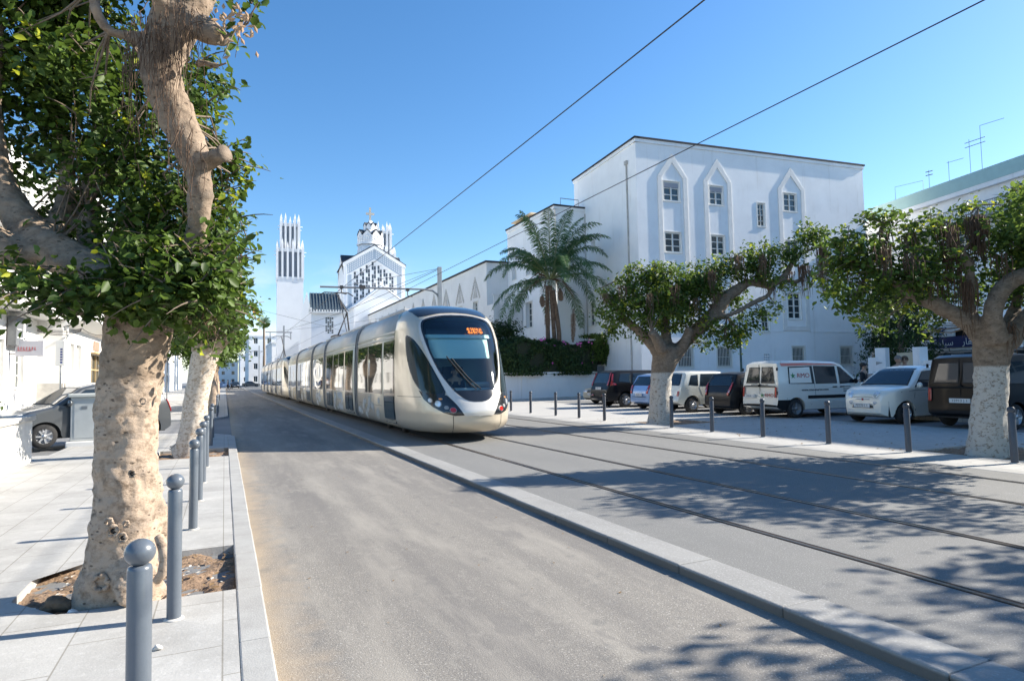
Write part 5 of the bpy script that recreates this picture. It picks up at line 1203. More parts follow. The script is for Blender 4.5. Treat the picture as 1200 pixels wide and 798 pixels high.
Bk = [B(215, 330, z2, 1.0), B(235, 300, z2, .9), B(258, 345, z2, .55), B(262, 270, z2, .5), B(190, 350, z2+.5, .9), B(240, 230, z2+.5, .6), B(240, 370, z2-.6, .5, w_=.6), B(276, 374, z2-.5, .3), B(208, 395, z2+.6, .3), B(200, 280, z2, 1), B(270, 395, z2, .3), B(255, 390, z2-.5, .4, w_=1.3), B(225, 385, z2-.5, .4, w_=1.2), B(275, 370, z2-.3, .4), ((-1.9, 17.5, 4.2), (1.0, 1.4, .8), 1)]
street_tree(0, 0, 'second fig tree on the left, pale trunk with a burl above the kerb bollards', .3, 3, Bk, L2, 10500, .11, gL, bark('fig_bark_pale', (.44, .35, .26), (.22, .16, .105), wash=(.58, .51, .43), washz=2.1))
def small_tree(x, y, label, s=.9, n=5200):
    b = [((x-.3+random.gauss(0, .8)*s, y+random.gauss(0, 1.9)*s, 4.2*s+random.uniform(-.6, .9)), (1.0*s, 1.0*s, .75*s), 1) for _ in range(12)]
    lim = [([(x, y, -.1), (x+.05, y, 1.2*s), (x-.05, y, 2.4*s), (x, y, 3*s)], [.3, .22, .22, .24])]+[([(x, y, 2.8*s), tuple((Vector((x, y, 3.2*s))+Vector(q[0]))/2), q[0]], [.17, .1, .05]) for q in b[:5]]
    return street_tree(x, y, label, .3, 3, b, lim, n, .17, gL, voxel=.07, spread=.22)
small_tree(-.55, 33, 'third fig tree on the left, beyond the side street')
small_tree(-.6, 40.5, 'fourth fig tree on the left, small with distance'); small_tree(-.6, 48, 'fifth fig tree of the left row'); small_tree(-.6, 55.5, 'farthest fig tree of the left row, nearest the distant pedestrian')
# plaza tree with long horizontal limb
gR = 'fig trees along the plaza'; z3 = 18.9
L3 = [(WL((773, 502, z3), (774, 490, z3), (774, 465, z3), (775, 440, z3), (780, 420, z3), (783, 405, z3)), [0.482, 0.37, 0.327, 0.327, 0.396, 0.361]),
      (WL((778, 420, z3), (762, 400, z3), (745, 385, z3), (730, 372, z3), (718, 352, z3), (703, 338, z3)), [0.275, 0.189, 0.146, 0.112, 0.086, 0.043]),
      (WL((776, 410, z3-.4), (768, 395, z3-.7), (763, 388, z3-.8)), [0.206, 0.155, 0.129]), (WL((782, 410, z3), (780, 380, z3+.3), (786, 345, z3+.5)), [0.215, 0.129, 0.0688]),
      (WL((788, 418, z3), (800, 405, z3-.2), (806, 392, z3-.3), (808, 384, z3-.3)), [0.258, 0.163, 0.146, 0.129]),
      (WL((790, 415, z3), (806, 398, z3+.2), (824, 380, z3), (838, 366, z3), (850, 350, z3), (866, 338, z3), (878, 331, z3), (890, 333, z3), (905, 333, z3), (917, 326, z3), (925, 314, z3), (932, 302, z3), (946, 294, z3), (962, 290, z3)), [0.258, 0.189, 0.232, 0.232, 0.206, 0.163, 0.129, 0.12, 0.12, 0.112, 0.0946, 0.0774, 0.0688, 0.0516]),
      (WL((838, 372, z3), (852, 370, z3-.3), (870, 362, z3-.3), (884, 354, z3-.2), (900, 346, z3), (906, 330, z3)), [0.129, 0.086, 0.086, 0.0946, 0.086, 0.0774]),
      (WL((890, 333, z3), (886, 312, z3), (878, 300, z3)), [0.086, 0.0688, 0.0602]), (WL((915, 328, z3), (935, 330, z3), (945, 318, z3)), [0.086, 0.0688, 0.043]), (WL((868, 310, z3), (860, 302, z3), (872, 295, z3)), [0.0516, 0.0602, 0.0516]), (WL((786, 340, z3+.5), (765, 325, z3+.5), (760, 318, z3+.5)), [0.0602, 0.043, 0.0258])]
B3 = [B(760, 345, z3, .75), B(735, 350, z3, .5), B(718, 368, z3-.3, .45), B(708, 352, z3, .3, w_=.7), B(790, 335, z3, .8), B(815, 345, z3, .75), B(785, 370, z3+.5, .7), B(825, 320, z3+.3, .5), B(840, 340, z3+.3, .5), B(760, 385, z3, .45), B(805, 372, z3, .5),
      B(860, 390, z3-.4, .4), B(880, 375, z3-.4, .35), B(840, 395, z3-.3, .25), B(822, 405, z3, .22), B(870, 320, z3, .4), B(890, 300, z3, .45), B(915, 300, z3, .4), B(940, 285, z3, .3), B(960, 280, z3, .3), B(905, 365, z3-.3, .25), B(975, 320, z3, .3, rz=.45, w_=.7), B(985, 340, z3, .25, w_=.5), B(925, 340, z3, .25, w_=.5), B(955, 330, z3, .2, w_=.5), B(745, 320, z3, .2, w_=.5), B(980, 290, z3, .25, w_=.6), B(745, 365, z3-.5, .5, w_=1.3), B(785, 355, z3-.6, .6, w_=1.2), B(820, 335, z3-.4, .5, w_=1.2), B(770, 325, z3, .5), B(845, 315, z3, .4), B(860, 350, z3+.3, .4), B(900, 320, z3-.2, .4, w_=1.2), B(930, 300, z3-.2, .35, w_=1.2), B(875, 305, z3-.2, .4), B(722, 385, z3, .35), B(830, 385, z3-.4, .35), B(865, 400, z3-.4, .25), B(950, 275, z3, .35), B(730, 330, z3, .25)]
street_tree(0, 0, 'fig tree on the plaza with whitewashed trunk and one long limb reaching right', .4, 2, B3, L3, 15500, .10, gR, m_barkw, m_leafR, voxel=.05, young=.16, spread=.13,
            rts=[(W(963, 290, z3-.05), 1.35, 60), (W(945, 310, z3), 1.0, 16), (W(938, 312, z3), .9, 22), (W(925, 318, z3), .6, 16), (W(893, 310, z3-.2), 1.1, 5), (W(833, 320, z3-.5), .8, 12), (W(786, 340, z3-.3), .9, 12), (W(905, 335, z3), .5, 12), (W(870, 325, z3), .5, 8), (W(709, 345, z3-.4), .35, 22), (W(835, 318, z3-.9), .55, 26), (W(790, 335, z3-1.0), .6, 22), (W(760, 345, z3-1.0), .5, 14), (W(865, 300, z3-.7), .6, 24), (W(893, 300, z3-.6), .9, 20), (W(730, 335, z3-.6), .4, 14), (W(815, 350, z3-1), .5, 12), (W(840, 345, z3-.9), .5, 10), (W(850, 385, z3-.8), .3, 8)])
# right tree
z4 = 10.8
L4 = [(WL((1158, 545, z4), (1158, 530, z4), (1158, 500, z4), (1160, 465, z4), (1162, 430, z4), (1164, 405, z4), (1166, 390, z4)), [0.437, 0.328, 0.289, 0.266, 0.258, 0.312, 0.328]),
      (WL((1135, 540, z4-.1), (1140, 533, z4), (1152, 515, z4)), [0.0625, 0.0939, 0.125]), (WL((1185, 542, z4-.1), (1180, 533, z4), (1170, 515, z4)), [0.0625, 0.0939, 0.125]),
      (WL((1158, 400, z4), (1140, 382, z4), (1117, 368, z4), (1092, 355, z4), (1070, 345, z4), (1045, 328, z4), (1020, 318, z4), (1000, 308, z4+.2)), [0.234, 0.172, 0.14, 0.133, 0.117, 0.0939, 0.0703, 0.0391]),
      (WL((1095, 356, z4), (1075, 335, z4+.4), (1068, 305, z4+.5), (1075, 285, z4+.5)), [0.0781, 0.0547, 0.0391, 0.0312]),
      (WL((1150, 392, z4), (1137, 366, z4), (1136, 336, z4), (1135, 312, z4), (1122, 292, z4), (1112, 280, z4)), [0.156, 0.11, 0.0939, 0.0939, 0.0859, 0.0703]),
      (WL((1112, 282, z4), (1112, 262, z4), (1118, 245, z4)), [0.0547, 0.0312, 0.0234]), (WL((1127, 295, z4), (1140, 280, z4), (1144, 255, z4), (1148, 240, z4)), [0.0547, 0.0469, 0.0547, 0.0391]),
      (WL((1168, 398, z4-.2), (1163, 375, z4-.3), (1166, 352, z4-.3), (1182, 332, z4-.3), (1200, 322, z4-.3), (1235, 308, z4-.2), (1280, 290, z4)), [0.219, 0.156, 0.149, 0.149, 0.133, 0.101, 0.0781]),
      (WL((1180, 400, z4), (1195, 385, z4), (1215, 365, z4), (1250, 345, z4)), [0.219, 0.172, 0.156, 0.11]), (WL((1172, 395, z4+.2), (1190, 360, z4+.5), (1196, 310, z4+.7), (1190, 260, z4+.7)), [0.172, 0.101, 0.0781, 0.0469]),
      (WL((1042, 330, z4), (1035, 300, z4+.1), (1032, 270, z4+.1), (1040, 262, z4)), [0.0547, 0.0469, 0.0469, 0.0234]), (WL((1060, 305, z4), (1062, 290, z4), (1066, 270, z4)), [0.0391, 0.0469, 0.0391])]
B4 = [B(1010, 300, z4, .42), B(985, 300, z4, .3, w_=.7), B(990, 345, z4, .38), B(1010, 365, z4, .25, w_=.8), B(1040, 310, z4-.2, .45), B(1030, 345, z4, .3), B(1065, 315, z4, .45), B(1090, 300, z4+.3, .45), B(1085, 335, z4-.2, .3, w_=.8), B(1060, 280, z4+.4, .35),
      B(1110, 270, z4+.3, .28), B(1140, 252, z4+.4, .25), B(1115, 320, z4+.5, .45), B(1170, 280, z4+.5, .45), B(1194, 232, z4+.6, .22), B(1185, 300, z4+.6, .6), B(1160, 340, z4+.9, .4), B(1215, 270, z4+.4, .6), B(1225, 330, z4+.9, .7), B(1260, 270, z4, .8), B(1290, 320, z4, .8),
      B(1020, 380, z4+.5, .2, w_=.5), B(1050, 365, z4+.8, .4, w_=.6), B(970, 320, z4, .2, w_=.6), B(1050, 262, z4, .2, w_=.5), B(1330, 300, z4-1, .9), B(1120, 355, z4+.9, .3, w_=.5), B(1195, 345, z4+.4, .25), B(1025, 260, z4, .15, w_=.4), B(1090, 380, z4+1, .25, w_=.5), B(1020, 340, z4-.2, .35, w_=1.2), B(1060, 335, z4-.3, .35, w_=1.1), B(1100, 310, z4-.3, .35, w_=.9), B(1000, 320, z4, .35), B(990, 290, z4, .3), B(1180, 275, z4, .4), B(1200, 300, z4, .35), B(1150, 290, z4+.3, .35, w_=.8), B(1090, 270, z4, .3), B(1075, 350, z4+.6, .35), ((12.6, 3.8, 3.8), (1.2, 1.3, .6), 1), ((11.6, 4.9, 3.9), (1.1, 1.2, .5), 1), ((13.6, 5.5, 4.2), (1.2, 1.3, .7), 1)]
street_tree(0, 0, 'stout fig tree with whitewashed trunk at the right edge before the black van', .35, 2, B4, L4, 21500, .085, gR, m_barkw, m_leafR, voxel=.035, young=.16, spread=.11,
            rts=[(W(1143, 255, z4-.05), .75, 70), (W(1150, 262, z4), .6, 40), (W(1115, 285, z4), 1.1, 40), (W(1112, 270, z4), .5, 20), (W(1065, 275, z4), .35, 20), (W(1035, 275, z4), .5, 25), (W(1000, 305, z4), .4, 8), (W(1185, 380, z4-.3), .5, 16), (W(1035, 290, z4-.5), .45, 22), (W(1068, 300, z4-.5), .4, 16), (W(1112, 265, z4-.3), .6, 26), (W(1134, 330, z4-.15), .9, 20), (W(1090, 330, z4-.5), .35, 12), (W(1170, 300, z4-.3), .5, 14)])
# a further plaza tree just outside the frame; its shade lies across the near tracks
random.seed(11)
b5 = [((11.9+random.gauss(0, 1.5), min(1.3, -.6+random.gauss(0, 1.3)), random.uniform(3.5, 5.2)), (1.0, .9, .6), 1) for _ in range(22)]
l5 = [([(11.9, -2.6, -.1), (11.9, -2.6, 1.2), (11.85, -2.6, 2.2), (11.9, -2.6, 2.6)], [.5, .36, .36, .4])]+[([(11.9, -2.6, 2.4), tuple((Vector((11.9, -2.6, 3.0))+Vector(q[0]))/2), q[0]], [.22, .14, .06]) for q in b5[:7]]
street_tree(0, 0, 'fig tree of the plaza row nearest the camera, right of the frame', .4, 2, b5, l5, 13000, .12, gR, m_barkw, m_leafR, voxel=.07, spread=.18)

# palm in the garden
def frond(mbr, V, F, T, p0, az, el, ln, nl, droop, lw_, w0=.02, tip=.0):
    d = Vector((cos(az)*cos(el), sin(az)*cos(el), sin(el))); p = Vector(p0); pts = [p.copy()]; n = 16; st = ln/n; dirs = []
    for k in range(n):
        dirs.append(d.copy()); p = p+d*st; d = (d+Vector((0, 0, -droop*(.35+1.3*k/n)))).normalized(); pts.append(p.copy())
    dirs.append(d.copy()); mbr.tube(pts, [w0*(1-.85*k/n) for k in range(n+1)], 5, cap=False)
    for i in range(nl):
        t = .14+.86*i/nl; k = min(int(t*n), n-1); q = pts[k].lerp(pts[k+1], t*n-k); dd = dirs[k]; sd = dd.cross(Vector((0, 0, 1))).normalized() if abs(dd.z) < .98 else Vector((1, 0, 0))
        L_ = lw_*(sin(pi*min(1, t*.85+.12))**.6)*random.uniform(.8, 1.1)
        for s in (-1, 1):
            out = (sd*s*.75+dd*.55+Vector((random.gauss(0, .15), random.gauss(0, .15), random.uniform(-.1, .35)))).normalized(); m = q+out*L_*.5; e = m+(out+Vector((0, 0, -.95))).normalized()*L_*.5; wv = dd*.026
            b = len(V); V += [q-wv*.5, q+wv*.5, m+wv, m-wv, e+wv*.25, e-wv*.25]; F += [(b, b+1, b+2, b+3), (b+3, b+2, b+4, b+5)]; tt = random.uniform(0, .8); T += [tt, tt]
random.seed(21)
pz = 41.5; pt = thing('feather_palm', 'feathery palm with several brown stems rising from the garden hedge', 'palm tree', (0, 0, 0))
for i, (a, b, c) in enumerate((((652, 470), (650, 400), (645, 335)), ((641, 470), (642, 400), (641, 335)), ((657, 470), (655, 390), (648, 340)), ((671, 450), (672, 390), (671, 352)))):
    P = WL((a[0], a[1], pz), (b[0], b[1], pz), (c[0], c[1], pz)); 
    if i < 3: wood([(P, [.19, .16, .13])], 0, pt, mat('palm_trunk', (.23, .15, .10), .95, noise=.6, nscale=6, bump=.8, bscale=20), 'trunk', .03, .3)
V = []; F = []; T = []; mbr = MB(); cr_ = Vector(W(645, 327, pz))
for k in range(33):
    az = k*2.39996+random.uniform(-.2, .2); el = radians([72, 58, 42, 24, 2][k % 5]+random.uniform(-8, 8)); frond(mbr, V, F, T, cr_+Vector((cos(az)*.15, sin(az)*.15, 0)), az, el, random.uniform(4.2, 5.3), 95, .10+.03*(k % 3), .8, .045)
fastmesh('crown', [tuple(v) for v in V], F, m_palm, pt, T); mbr.build('frond_ribs', mat('palm_rib', (.19, .22, .09), .6), pt)
V = []; F = []; T = []; mbr = MB()
for (px, py, ln) in ((641, 355, 1.6), (672, 362, 2.2), (634, 345, .8), (658, 338, .8)):
    for _ in range(2): frond(mbr, V, F, T, W(px+random.uniform(-2, 2), py, pz-.3), random.random()*6, radians(-84), ln, 40, .02, .28, .03)
fastmesh('dead_fronds', [tuple(v) for v in V], F, mat('dead_frond', (.22, .14, .09), .95), pt); mbr.build('dead_ribs', m_root, pt)
mb = MB()
for k in range(9):
    a, b = cr_, Vector(W(645+random.uniform(-45, 35), 350+random.uniform(-25, 12), pz)); mb.tube([a, a.lerp(b, .5)+Vector((0, 0, .5)), b], [.05, .04, .02], 5)
mb.build('flower_stalks', m_root, pt)
# hedge on the wall
random.seed(4)
def hedge(name, label, cat, cells, n, mtl, size, flowers, fm, seedz=0):
    t = thing(name, label, cat); P = []; Nn = []; Tn = []
    tot = sum(c[2]*c[4] for c in cells)
    core = MB()
    for (x0, y0, ln, z0, h, dpt, up) in cells:      # local run along garden wall frame
        k = int(n*ln*h/tot); u = RNG.uniform(0, 1, (k, 3)); face = RNG.uniform(0, 1, k)
        x = x0+u[:, 0]*ln; top = z0+h+up*(u[:, 0])+.12*np.sin(x*2.1)+.08*np.sin(x*5.3+1); z = z0+(top-z0)*u[:, 1]
        bul = .18*np.sin(x*1.3+z*2)+.1*np.sin(x*3.1-z*4); y = np.where(face < .68, y0-bul-RNG.exponential(.06, k), y0+u[:, 2]*dpt); z = np.where(face >= .68, top+RNG.normal(0, .06, k), z)
        for a in range(k):
            v = xfG @ Vector((x[a], y[a], z[a])); P.append(tuple(v)); nn = Vector((0, -1, .35)) if face[a] < .68 else Vector((0, -.2, 1)); nn = xfG.to_3x3() @ nn; Nn.append(tuple(nn)); Tn.append(random.uniform(0, .8))
        core.box(x0+.1, x0+ln-.1, y0+.05, y0+dpt, z0+.08, z0+h+min(up, 0)-.12, 0, xfG)
    leaves(P, Nn, size, tones=np.array(Tn), mtl=mtl, parent=t, name='foliage')
    core.build('dark_core', mat('hedge_core_dark', (.03, .035, .018), 1), t)  # near-black box core, its colour stands in for shade deep among the leaves
    fp = MB()
    for (x, z, r, m_) in flowers:
        for _ in range(m_):
            c = xfG @ Vector((x+random.gauss(0, r), -.25+random.gauss(0, .12), z+random.gauss(0, r*.7))); a = random.random()*6; s = random.uniform(.04, .08)
            fp.add([c+Vector((cos(a)*s, -.02, sin(a)*s)), c+Vector((-sin(a)*s, .02, cos(a)*s)), c-Vector((cos(a)*s, .02, sin(a)*s)), c-Vector((-sin(a)*s, .03, cos(a)*s))], [(0, 1, 2, 3)])
    fp.build('flowers', fm, t); return t
hedge('bougainvillea_hedge', 'long dense dark green hedge with a few pink flowers on top of the garden wall', 'hedge',
      [(-.5, 0, 3.5, 1.5, 1.7, 1.2, .35), (3.0, -.05, 3.6, 1.5, 2.15, 1.3, .0), (6.6, -.05, gl-6.4, 1.5, 1.95, 1.3, 0)], 15000, m_leafD, .13,
      [(5.0, 3.7, .13, 12), (6.9, 3.5, .12, 7), (8.2, 3.52, .12, 10), (9.2, 3.55, .1, 3), (5.4, 3.1, .25, 3), (6.0, 2.7, .5, 3), (8.8, 2.6, .4, 2)], m_flower)
hedge('flowering_shrub', 'lighter green shrub with pale pink flowers at the right end of the hedge', 'shrub',
      [(gl-.6, -.2, 1.1, 2.4, 1.5, 1.3, .2), (gl+.4, -.35, 1.5, 2.1, 2.1, 1.4, -.3)], 4200, m_leafR, .13, [(gl, 3.8, .3, 8), (gl+1.3, 3.0, .4, 8)], m_fpale)
# garden shrub left of the palm, against the wing
def bush(name, label, blobs, n, size, mtl, spread=.2, cat='shrub', trunk=None):
    t = thing(name, label, cat); cluster_crown(blobs, n, spread, size, t, mtl, per=14, name='foliage')
    c = blobs[0][0]; tr_ = trunk or [([(c[0], c[1], -.05), (c[0], c[1], c[2]*.6), c], [.09, .07, .03])]
    mb = MB()
    for p, r in tr_: mb.tube(p, r, 8)
    for b in blobs[1:]: mb.tube([tr_[0][0][1], b[0]], [.05, .02], 6)
    mb.build('trunk', m_barkd, t); return t
bush('garden_shrub', 'bushy dark shrub beside the tram windscreen in front of the white wing', [B(592, 400, 44, .9), B(585, 385, 44, .7), B(598, 385, 44, .8), B(603, 412, 44, .7), B(612, 415, 44, .35), B(580, 405, 44, .8)], 3800, .16, m_leafD, .22)
# dark conifers between the two buildings
def conifer(px, zc, h, r, label, n):
    p = W(px, 440, zc); t = thing('dark_evergreen', label, 'tree', (0, 0, 0), 0, 'dark evergreens between the white and the teal building')
    MB().tube([(p.x, p.y, -.1), (p.x, p.y, h*.5), (p.x, p.y, h*.95)], [.2, .14, .04], 8).build('trunk', m_barkd, t)
    P = []; Nn = []
    for _ in range(n//18):
        z = random.uniform(.06, 1)*h; a = random.random()*6.28; rr_ = r*(1-z/h)**.55*random.uniform(.35, 1.1); c = (p.x+cos(a)*rr_, p.y+sin(a)*rr_, z)
        for _ in range(18): P.append((c[0]+random.gauss(0, .22), c[1]+random.gauss(0, .22), c[2]+random.gauss(0, .16))); Nn.append((cos(a), sin(a), .5))
    leaves(P, Nn, .2, tones=RNG.uniform(0, .8, len(P)), mtl=m_leafD, parent=t, asp=.3)
conifer(1038, 40, 7.2, 1.7, 'dark evergreen nearest the white building', 4200); conifer(1058, 38, 6.6, 1.6, 'dark evergreen in the middle behind the beige wall', 4200); conifer(1078, 40, 7.6, 1.6, 'dark evergreen nearest the shop signs', 3600)
# shrub in the planter and a potted plant
bush('planter_shrub', 'small shrub with reddish tips above the left planter wall', [((-4.0, 14.0, 1.15), (.3, .4, .16), 1), ((-4.3, 13.6, 1.2), (.3, .4, .16), 1), ((-3.9, 13.2, 1.1), (.25, .3, .14), 1)], 700, .11, m_leaf1, .1)
bush('potted_plant', 'small bright green plant by the shop entrance on the left', [((-7.6, 51.5, .9), (.4, .4, .4), 1)], 250, .22, m_leafR, .15)
# tall far palm
fp_ = thing('tall_fan_palm', 'very tall slim palm with small round crown at the far end of the street', 'palm tree', (8.4, 160.5, 0))
MB().tube([(0, 0, 0), (.1, 0, 8), (0, 0, 15.2)], [.35, .25, .22], 8).build('trunk', m_barkd, fp_)
V = []; F = []; T = []; mbr = MB()
for k in range(34): frond(mbr, V, F, T, (0, 0, 15.2), k*2.4, radians(random.uniform(-50, 80)), 1.7, 14, .06, .9, .04)
fastmesh('crown', [tuple(v) for v in V], F, m_palm, fp_, T); mbr.build('frond_ribs', m_barkd, fp_)

# ---------------------------------------------------------------- cars
def make_car(name, label, cat, loc, rz, L_, W_, prof, paint, glass_side, wheels, wr=.29, front=None, rearw=None, belt=.9, roofz=1.4, tumble=.82, ek=.14, floor=.24, bumper=None, lights=(), plate=None, arch=.07, group=None, extra=None, rimstyle=6):
    t = thing(name, label, cat, (*loc, 0), radians(rz), group)
    px_ = [p[0] for p in prof][::-1]; pz_ = [p[1] for p in prof][::-1]
    xe0, xe1 = px_[0], px_[-1]
    def ztop(x): return itp(x, px_, pz_)
    def zbot(x):
        z = floor
        for xw in wheels:
            d = abs(x-xw); R = wr+arch
            if d < R: z = max(z, wr+sqrt(R*R-d*d)*.98)
        e = min(x-xe0, xe1-x)
        if e < .25: z = max(z, floor+.1*(1-e/.25)**2)
        return z
    def hw(x, z):
        e = min(x-xe0, xe1-x); f = 1-ek*max(0, 1-e/.6)**2.2
        if z < .5: g = .95+.05*max(0, (z-floor)/(.5-floor))
        elif z <= belt: g = 1
        else: g = 1-(1-tumble)*((z-belt)/max(roofz-belt, .1))**1.15
        return W_/2*f*g
    xs = set([round(xe0+i*(xe1-xe0)/70, 4) for i in range(71)]); 
    for p in px_: xs.add(p)
    for e in (.005, .015, .03, .05, .08): xs.add(round(xe0+e, 4)); xs.add(round(xe1-e, 4))
    for xw in wheels:
        for k in range(13): xs.add(round(xw+(wr+arch)*cos(pi*k/12), 4))
    bz_ = bumper[0] if bumper else .5
    xs = sorted(x for x in xs if xe0 <= x <= xe1); V = []; n = 0; rings = []
    for x in xs:
        zt, zb = ztop(x), zbot(x); rc = min(.07, (zt-zb)*.3); rg = []
        zm = min(max(bz_, zb), zt-rc); zz = [zb+(zm-zb)*k/4 for k in range(5)]+[zm+(zt-rc-zm)*k/7 for k in range(1, 8)]
        rg += [(x, hw(x, z), z) for z in zz]; yb = hw(x, zt-rc)
        for k in range(1, 4): a = k*pi/6; rg.append((x, yb-.09*(1-cos(a)), zt-rc+rc*sin(a)))
        ye = yb-.09
        for k in (.66, .33, 0): rg.append((x, ye*k, zt+.02*(1-k*k)))
        full = [(x, 0, zb)]+rg+[(a, -b, c) for a, b, c in reversed(rg[:-1])]; rings.append(full)
    n = len(rings[0]); V = [p for r in rings for p in r]; F = []; MI = []
    for i in range(len(rings)-1):
        for k in range(n):
            a = i*n+k; b = i*n+(k+1) % n; F.append((a, a+n, b+n, b)); xm = (xs[i]+xs[i+1])/2; kk = k if k <= n//2 else n-1-k; MI.append(1 if bumper and 1 <= kk <= 4 and (xm < xe0+.62 or xm > xe1-.62) else 0)
    MI += [1 if bumper else 0]*2
    F.append(tuple(range(n))); F.append(tuple((len(rings)-1)*n+k for k in range(n-1, -1, -1)))
    mb = MB(); mb.add(V, F, 0, True); mb.mi = MI; body = mb.build('body', [paint, bumper[1] if bumper else paint], t)
    md = body.modifiers.new('edges', 'EDGE_SPLIT'); md.split_angle = radians(50)
    MB().box(xe0+.15, xe1-.15, -W_/2+.14, W_/2-.14, floor-.02, min(.62, belt-.2)).build('underbody', m_rubber, t)
    def fs(off, sg): return lambda x, z: Vector((x, sg*(hw(x, z)+off), z))
    for sg in (-1, 1):
        for poly in glass_side:
            mb = MB(); patch(mb, grow(poly, 1.035, 1.07), fs(.003, sg), .12, .06); o = mb.build('side_window', m_rubber, t)
            mb = MB(); patch(mb, poly, fs(.007, sg), .12, .06); mb.build('glass', m_cglass, o)
    # front and rear screens follow the profile
    def fp(frontside, off, yscale=1.0):
        def f(u, z):
            seg = [p for p in prof]; pts = seg if frontside else seg[::-1]
            for i in range(len(pts)-1):
                (xa, za), (xb, zb_) = pts[i], pts[i+1]
                if za <= z <= zb_ and zb_ > za: break
            k = (z-za)/(zb_-za) if zb_ > za else 0; x = xa+(xb-xa)*k; nx, nz_ = (zb_-za), -(xb-xa); ln = sqrt(nx*nx+nz_*nz_)+1e-9
            nx, nz_ = nx/ln, nz_/ln
            if not frontside: nx, nz_ = -abs(nx), abs(nz_)
            else: nx, nz_ = abs(nx), abs(nz_)
            yb = (hw(min(max(x, xe0), xe1), z)-.05)*yscale
            return Vector((x+nx*(off+.004), u*yb, z+nz_*off+.02*(1-u*u)*max(nz_, 0)))
        return f
    for key, fr in ((front, True), (rearw, False)):
        if key:
            for poly in key:
                mb = MB(); patch(mb, grow(poly, 1.05, 1.09), fp(fr, .004), .12, .05); o = mb.build('windscreen' if fr else 'rear_window', m_rubber, t)
                mb = MB(); patch(mb, poly, fp(fr, .009), .12, .05); mb.build('glass', m_cglass, o)
    # wheels
    for xw in wheels:
        for sg in (-1, 1):
            yo = sg*(W_/2-.015)
            wpt = MB().lathe([(wr*.62, -.0*sg), (wr*.9, .0), (wr*.98, -.03*sg), (wr, -.06*sg), (wr, -.15*sg), (wr*.9, -.18*sg), (.02, -.18*sg)], 26, (xw, yo, wr), 'Y').build('wheel', m_tyre, t, recalc=True)
            rm = MB().lathe([(wr*.64, 0), (wr*.6, -.012*sg), (wr*.57, -.05*sg), (.02, -.055*sg)], 26, (xw, yo-.002*sg, wr), 'Y')
            for k in range(rimstyle):
                a = 2*pi*k/rimstyle; c, s_ = cos(a), sin(a); d = .022
                q = [(xw+c*.03-s_*d, wr+s_*.03+c*d), (xw+c*wr*.6-s_*d*.8, wr+s_*wr*.6+c*d*.8), (xw+c*wr*.6+s_*d*.8, wr+s_*wr*.6-c*d*.8), (xw+c*.03+s_*d, wr+s_*.03-c*d)]
                rm.prism(q, lambda x, z: (x, yo-.05*sg, z), lambda x, z: (x, yo-.006*sg, z))
            rm.lathe([(.05, -.05*sg), (.05, .002*sg), (.005, .004*sg)], 14, (xw, yo, wr), 'Y'); rm.build('rim', m_rim if rimstyle > 4 else m_grey, wpt, recalc=True)
    for nm, ml, fr, poly in lights:
        mb = MB(); patch(mb, poly, fp(fr, .014, 1.02), .05, .04); o = mb.build(nm, ml, t)
        so = o.modifiers.new('thick', 'SOLIDIFY'); so.thickness = .02
    if plate:
        fr, z, yoff, ml, txt = plate; f = fp(fr, .03); c = f(0, z); x = c.x+(.012 if fr else -.012)
        pb = MB().box(x-.008, x+.008, yoff-.25, yoff+.25, z-.055, z+.055).build('number_plate', ml, t)
        R = Matrix.Rotation(pi/2 if fr else -pi/2, 4, 'Z') @ Matrix.Rotation(pi/2, 4, 'X')
        text_part('plate_number', txt, .085, m_ink, Matrix.Translation((x+(.009 if fr else -.009), yoff, z)) @ R, pb, .001, sx=1.2)
    # mirrors, handles, seams
    mb = MB()
    return t, dict(hw=hw, fs=fs, fp=fp, W=W_, L=L_, xe0=xe0, xe1=xe1)
def seam(t, inf, polys, mtl=None, off=.004, name='door_seam', w_=.012):
    mb = MB()
    for sg in (-1, 1):
        for pl in polys:
            mb.tube([inf['fs'](off-.004, sg)(x, z) for x, z in pl], w_*.5, 4)
    return mb.build(name, mtl or m_rubber, t)
def mirrors(t, inf, x, z, mtl):
    for sg in (-1, 1):
        y = sg*(inf['hw'](x, z)+.09); b = MB().lathe([(.001, -.05)]+[(.085*sin(a), -.05*cos(a)) for a in [pi*k/8 for k in range(1, 8)]]+[(.001, .05)], 14, (x, y, z+.03), 'X')
        b.box(x-.02, x+.02, min(y, sg*inf['hw'](x, z)), max(y, sg*inf['hw'](x, z)), z-.03, z-.005); b.build('mirror', mtl, t)
def handle(t, inf, x, z, mtl):
    for sg in (-1, 1):
        y = sg*(inf['hw'](x, z)+.012); MB().box(x-.08, x+.08, y-.014, y+.014, z-.015, z+.02).build('door_handle', mtl, t)
G_ = 'cars parked nose-in across the plaza'
m_beigew = carpaint('white_van_paint', (.80, .78, .71)); m_pearl = carpaint('pearl_white_paint', (.86, .83, .74)); m_blk = carpaint('black_van_paint', (.006, .006, .007)); m_dkgrey = carpaint('dark_grey_paint', (.016, .017, .02))
m_r4 = carpaint('ivory_paint', (.72, .71, .62), rough=.4); m_sky = carpaint('light_blue_paint', (.28, .42, .66), metal=.3); m_gold = carpaint('pale_gold_paint', (.48, .45, .36), metal=.3); m_silvc = carpaint('silver_grey_paint', (.12, .13, .14), metal=.5); m_plb = mat('black_bumper_plastic', (.012, .0125, .014), .7, spec=.25)
VP = [(2.06, .45), (2.05, .70), (1.93, .88), (1.30, 1.06), (.62, 1.66), (.35, 1.76), (-.8, 1.81), (-1.75, 1.80), (-1.93, 1.73), (-2.0, 1.1), (-2.04, .6), (-2.06, .42)]
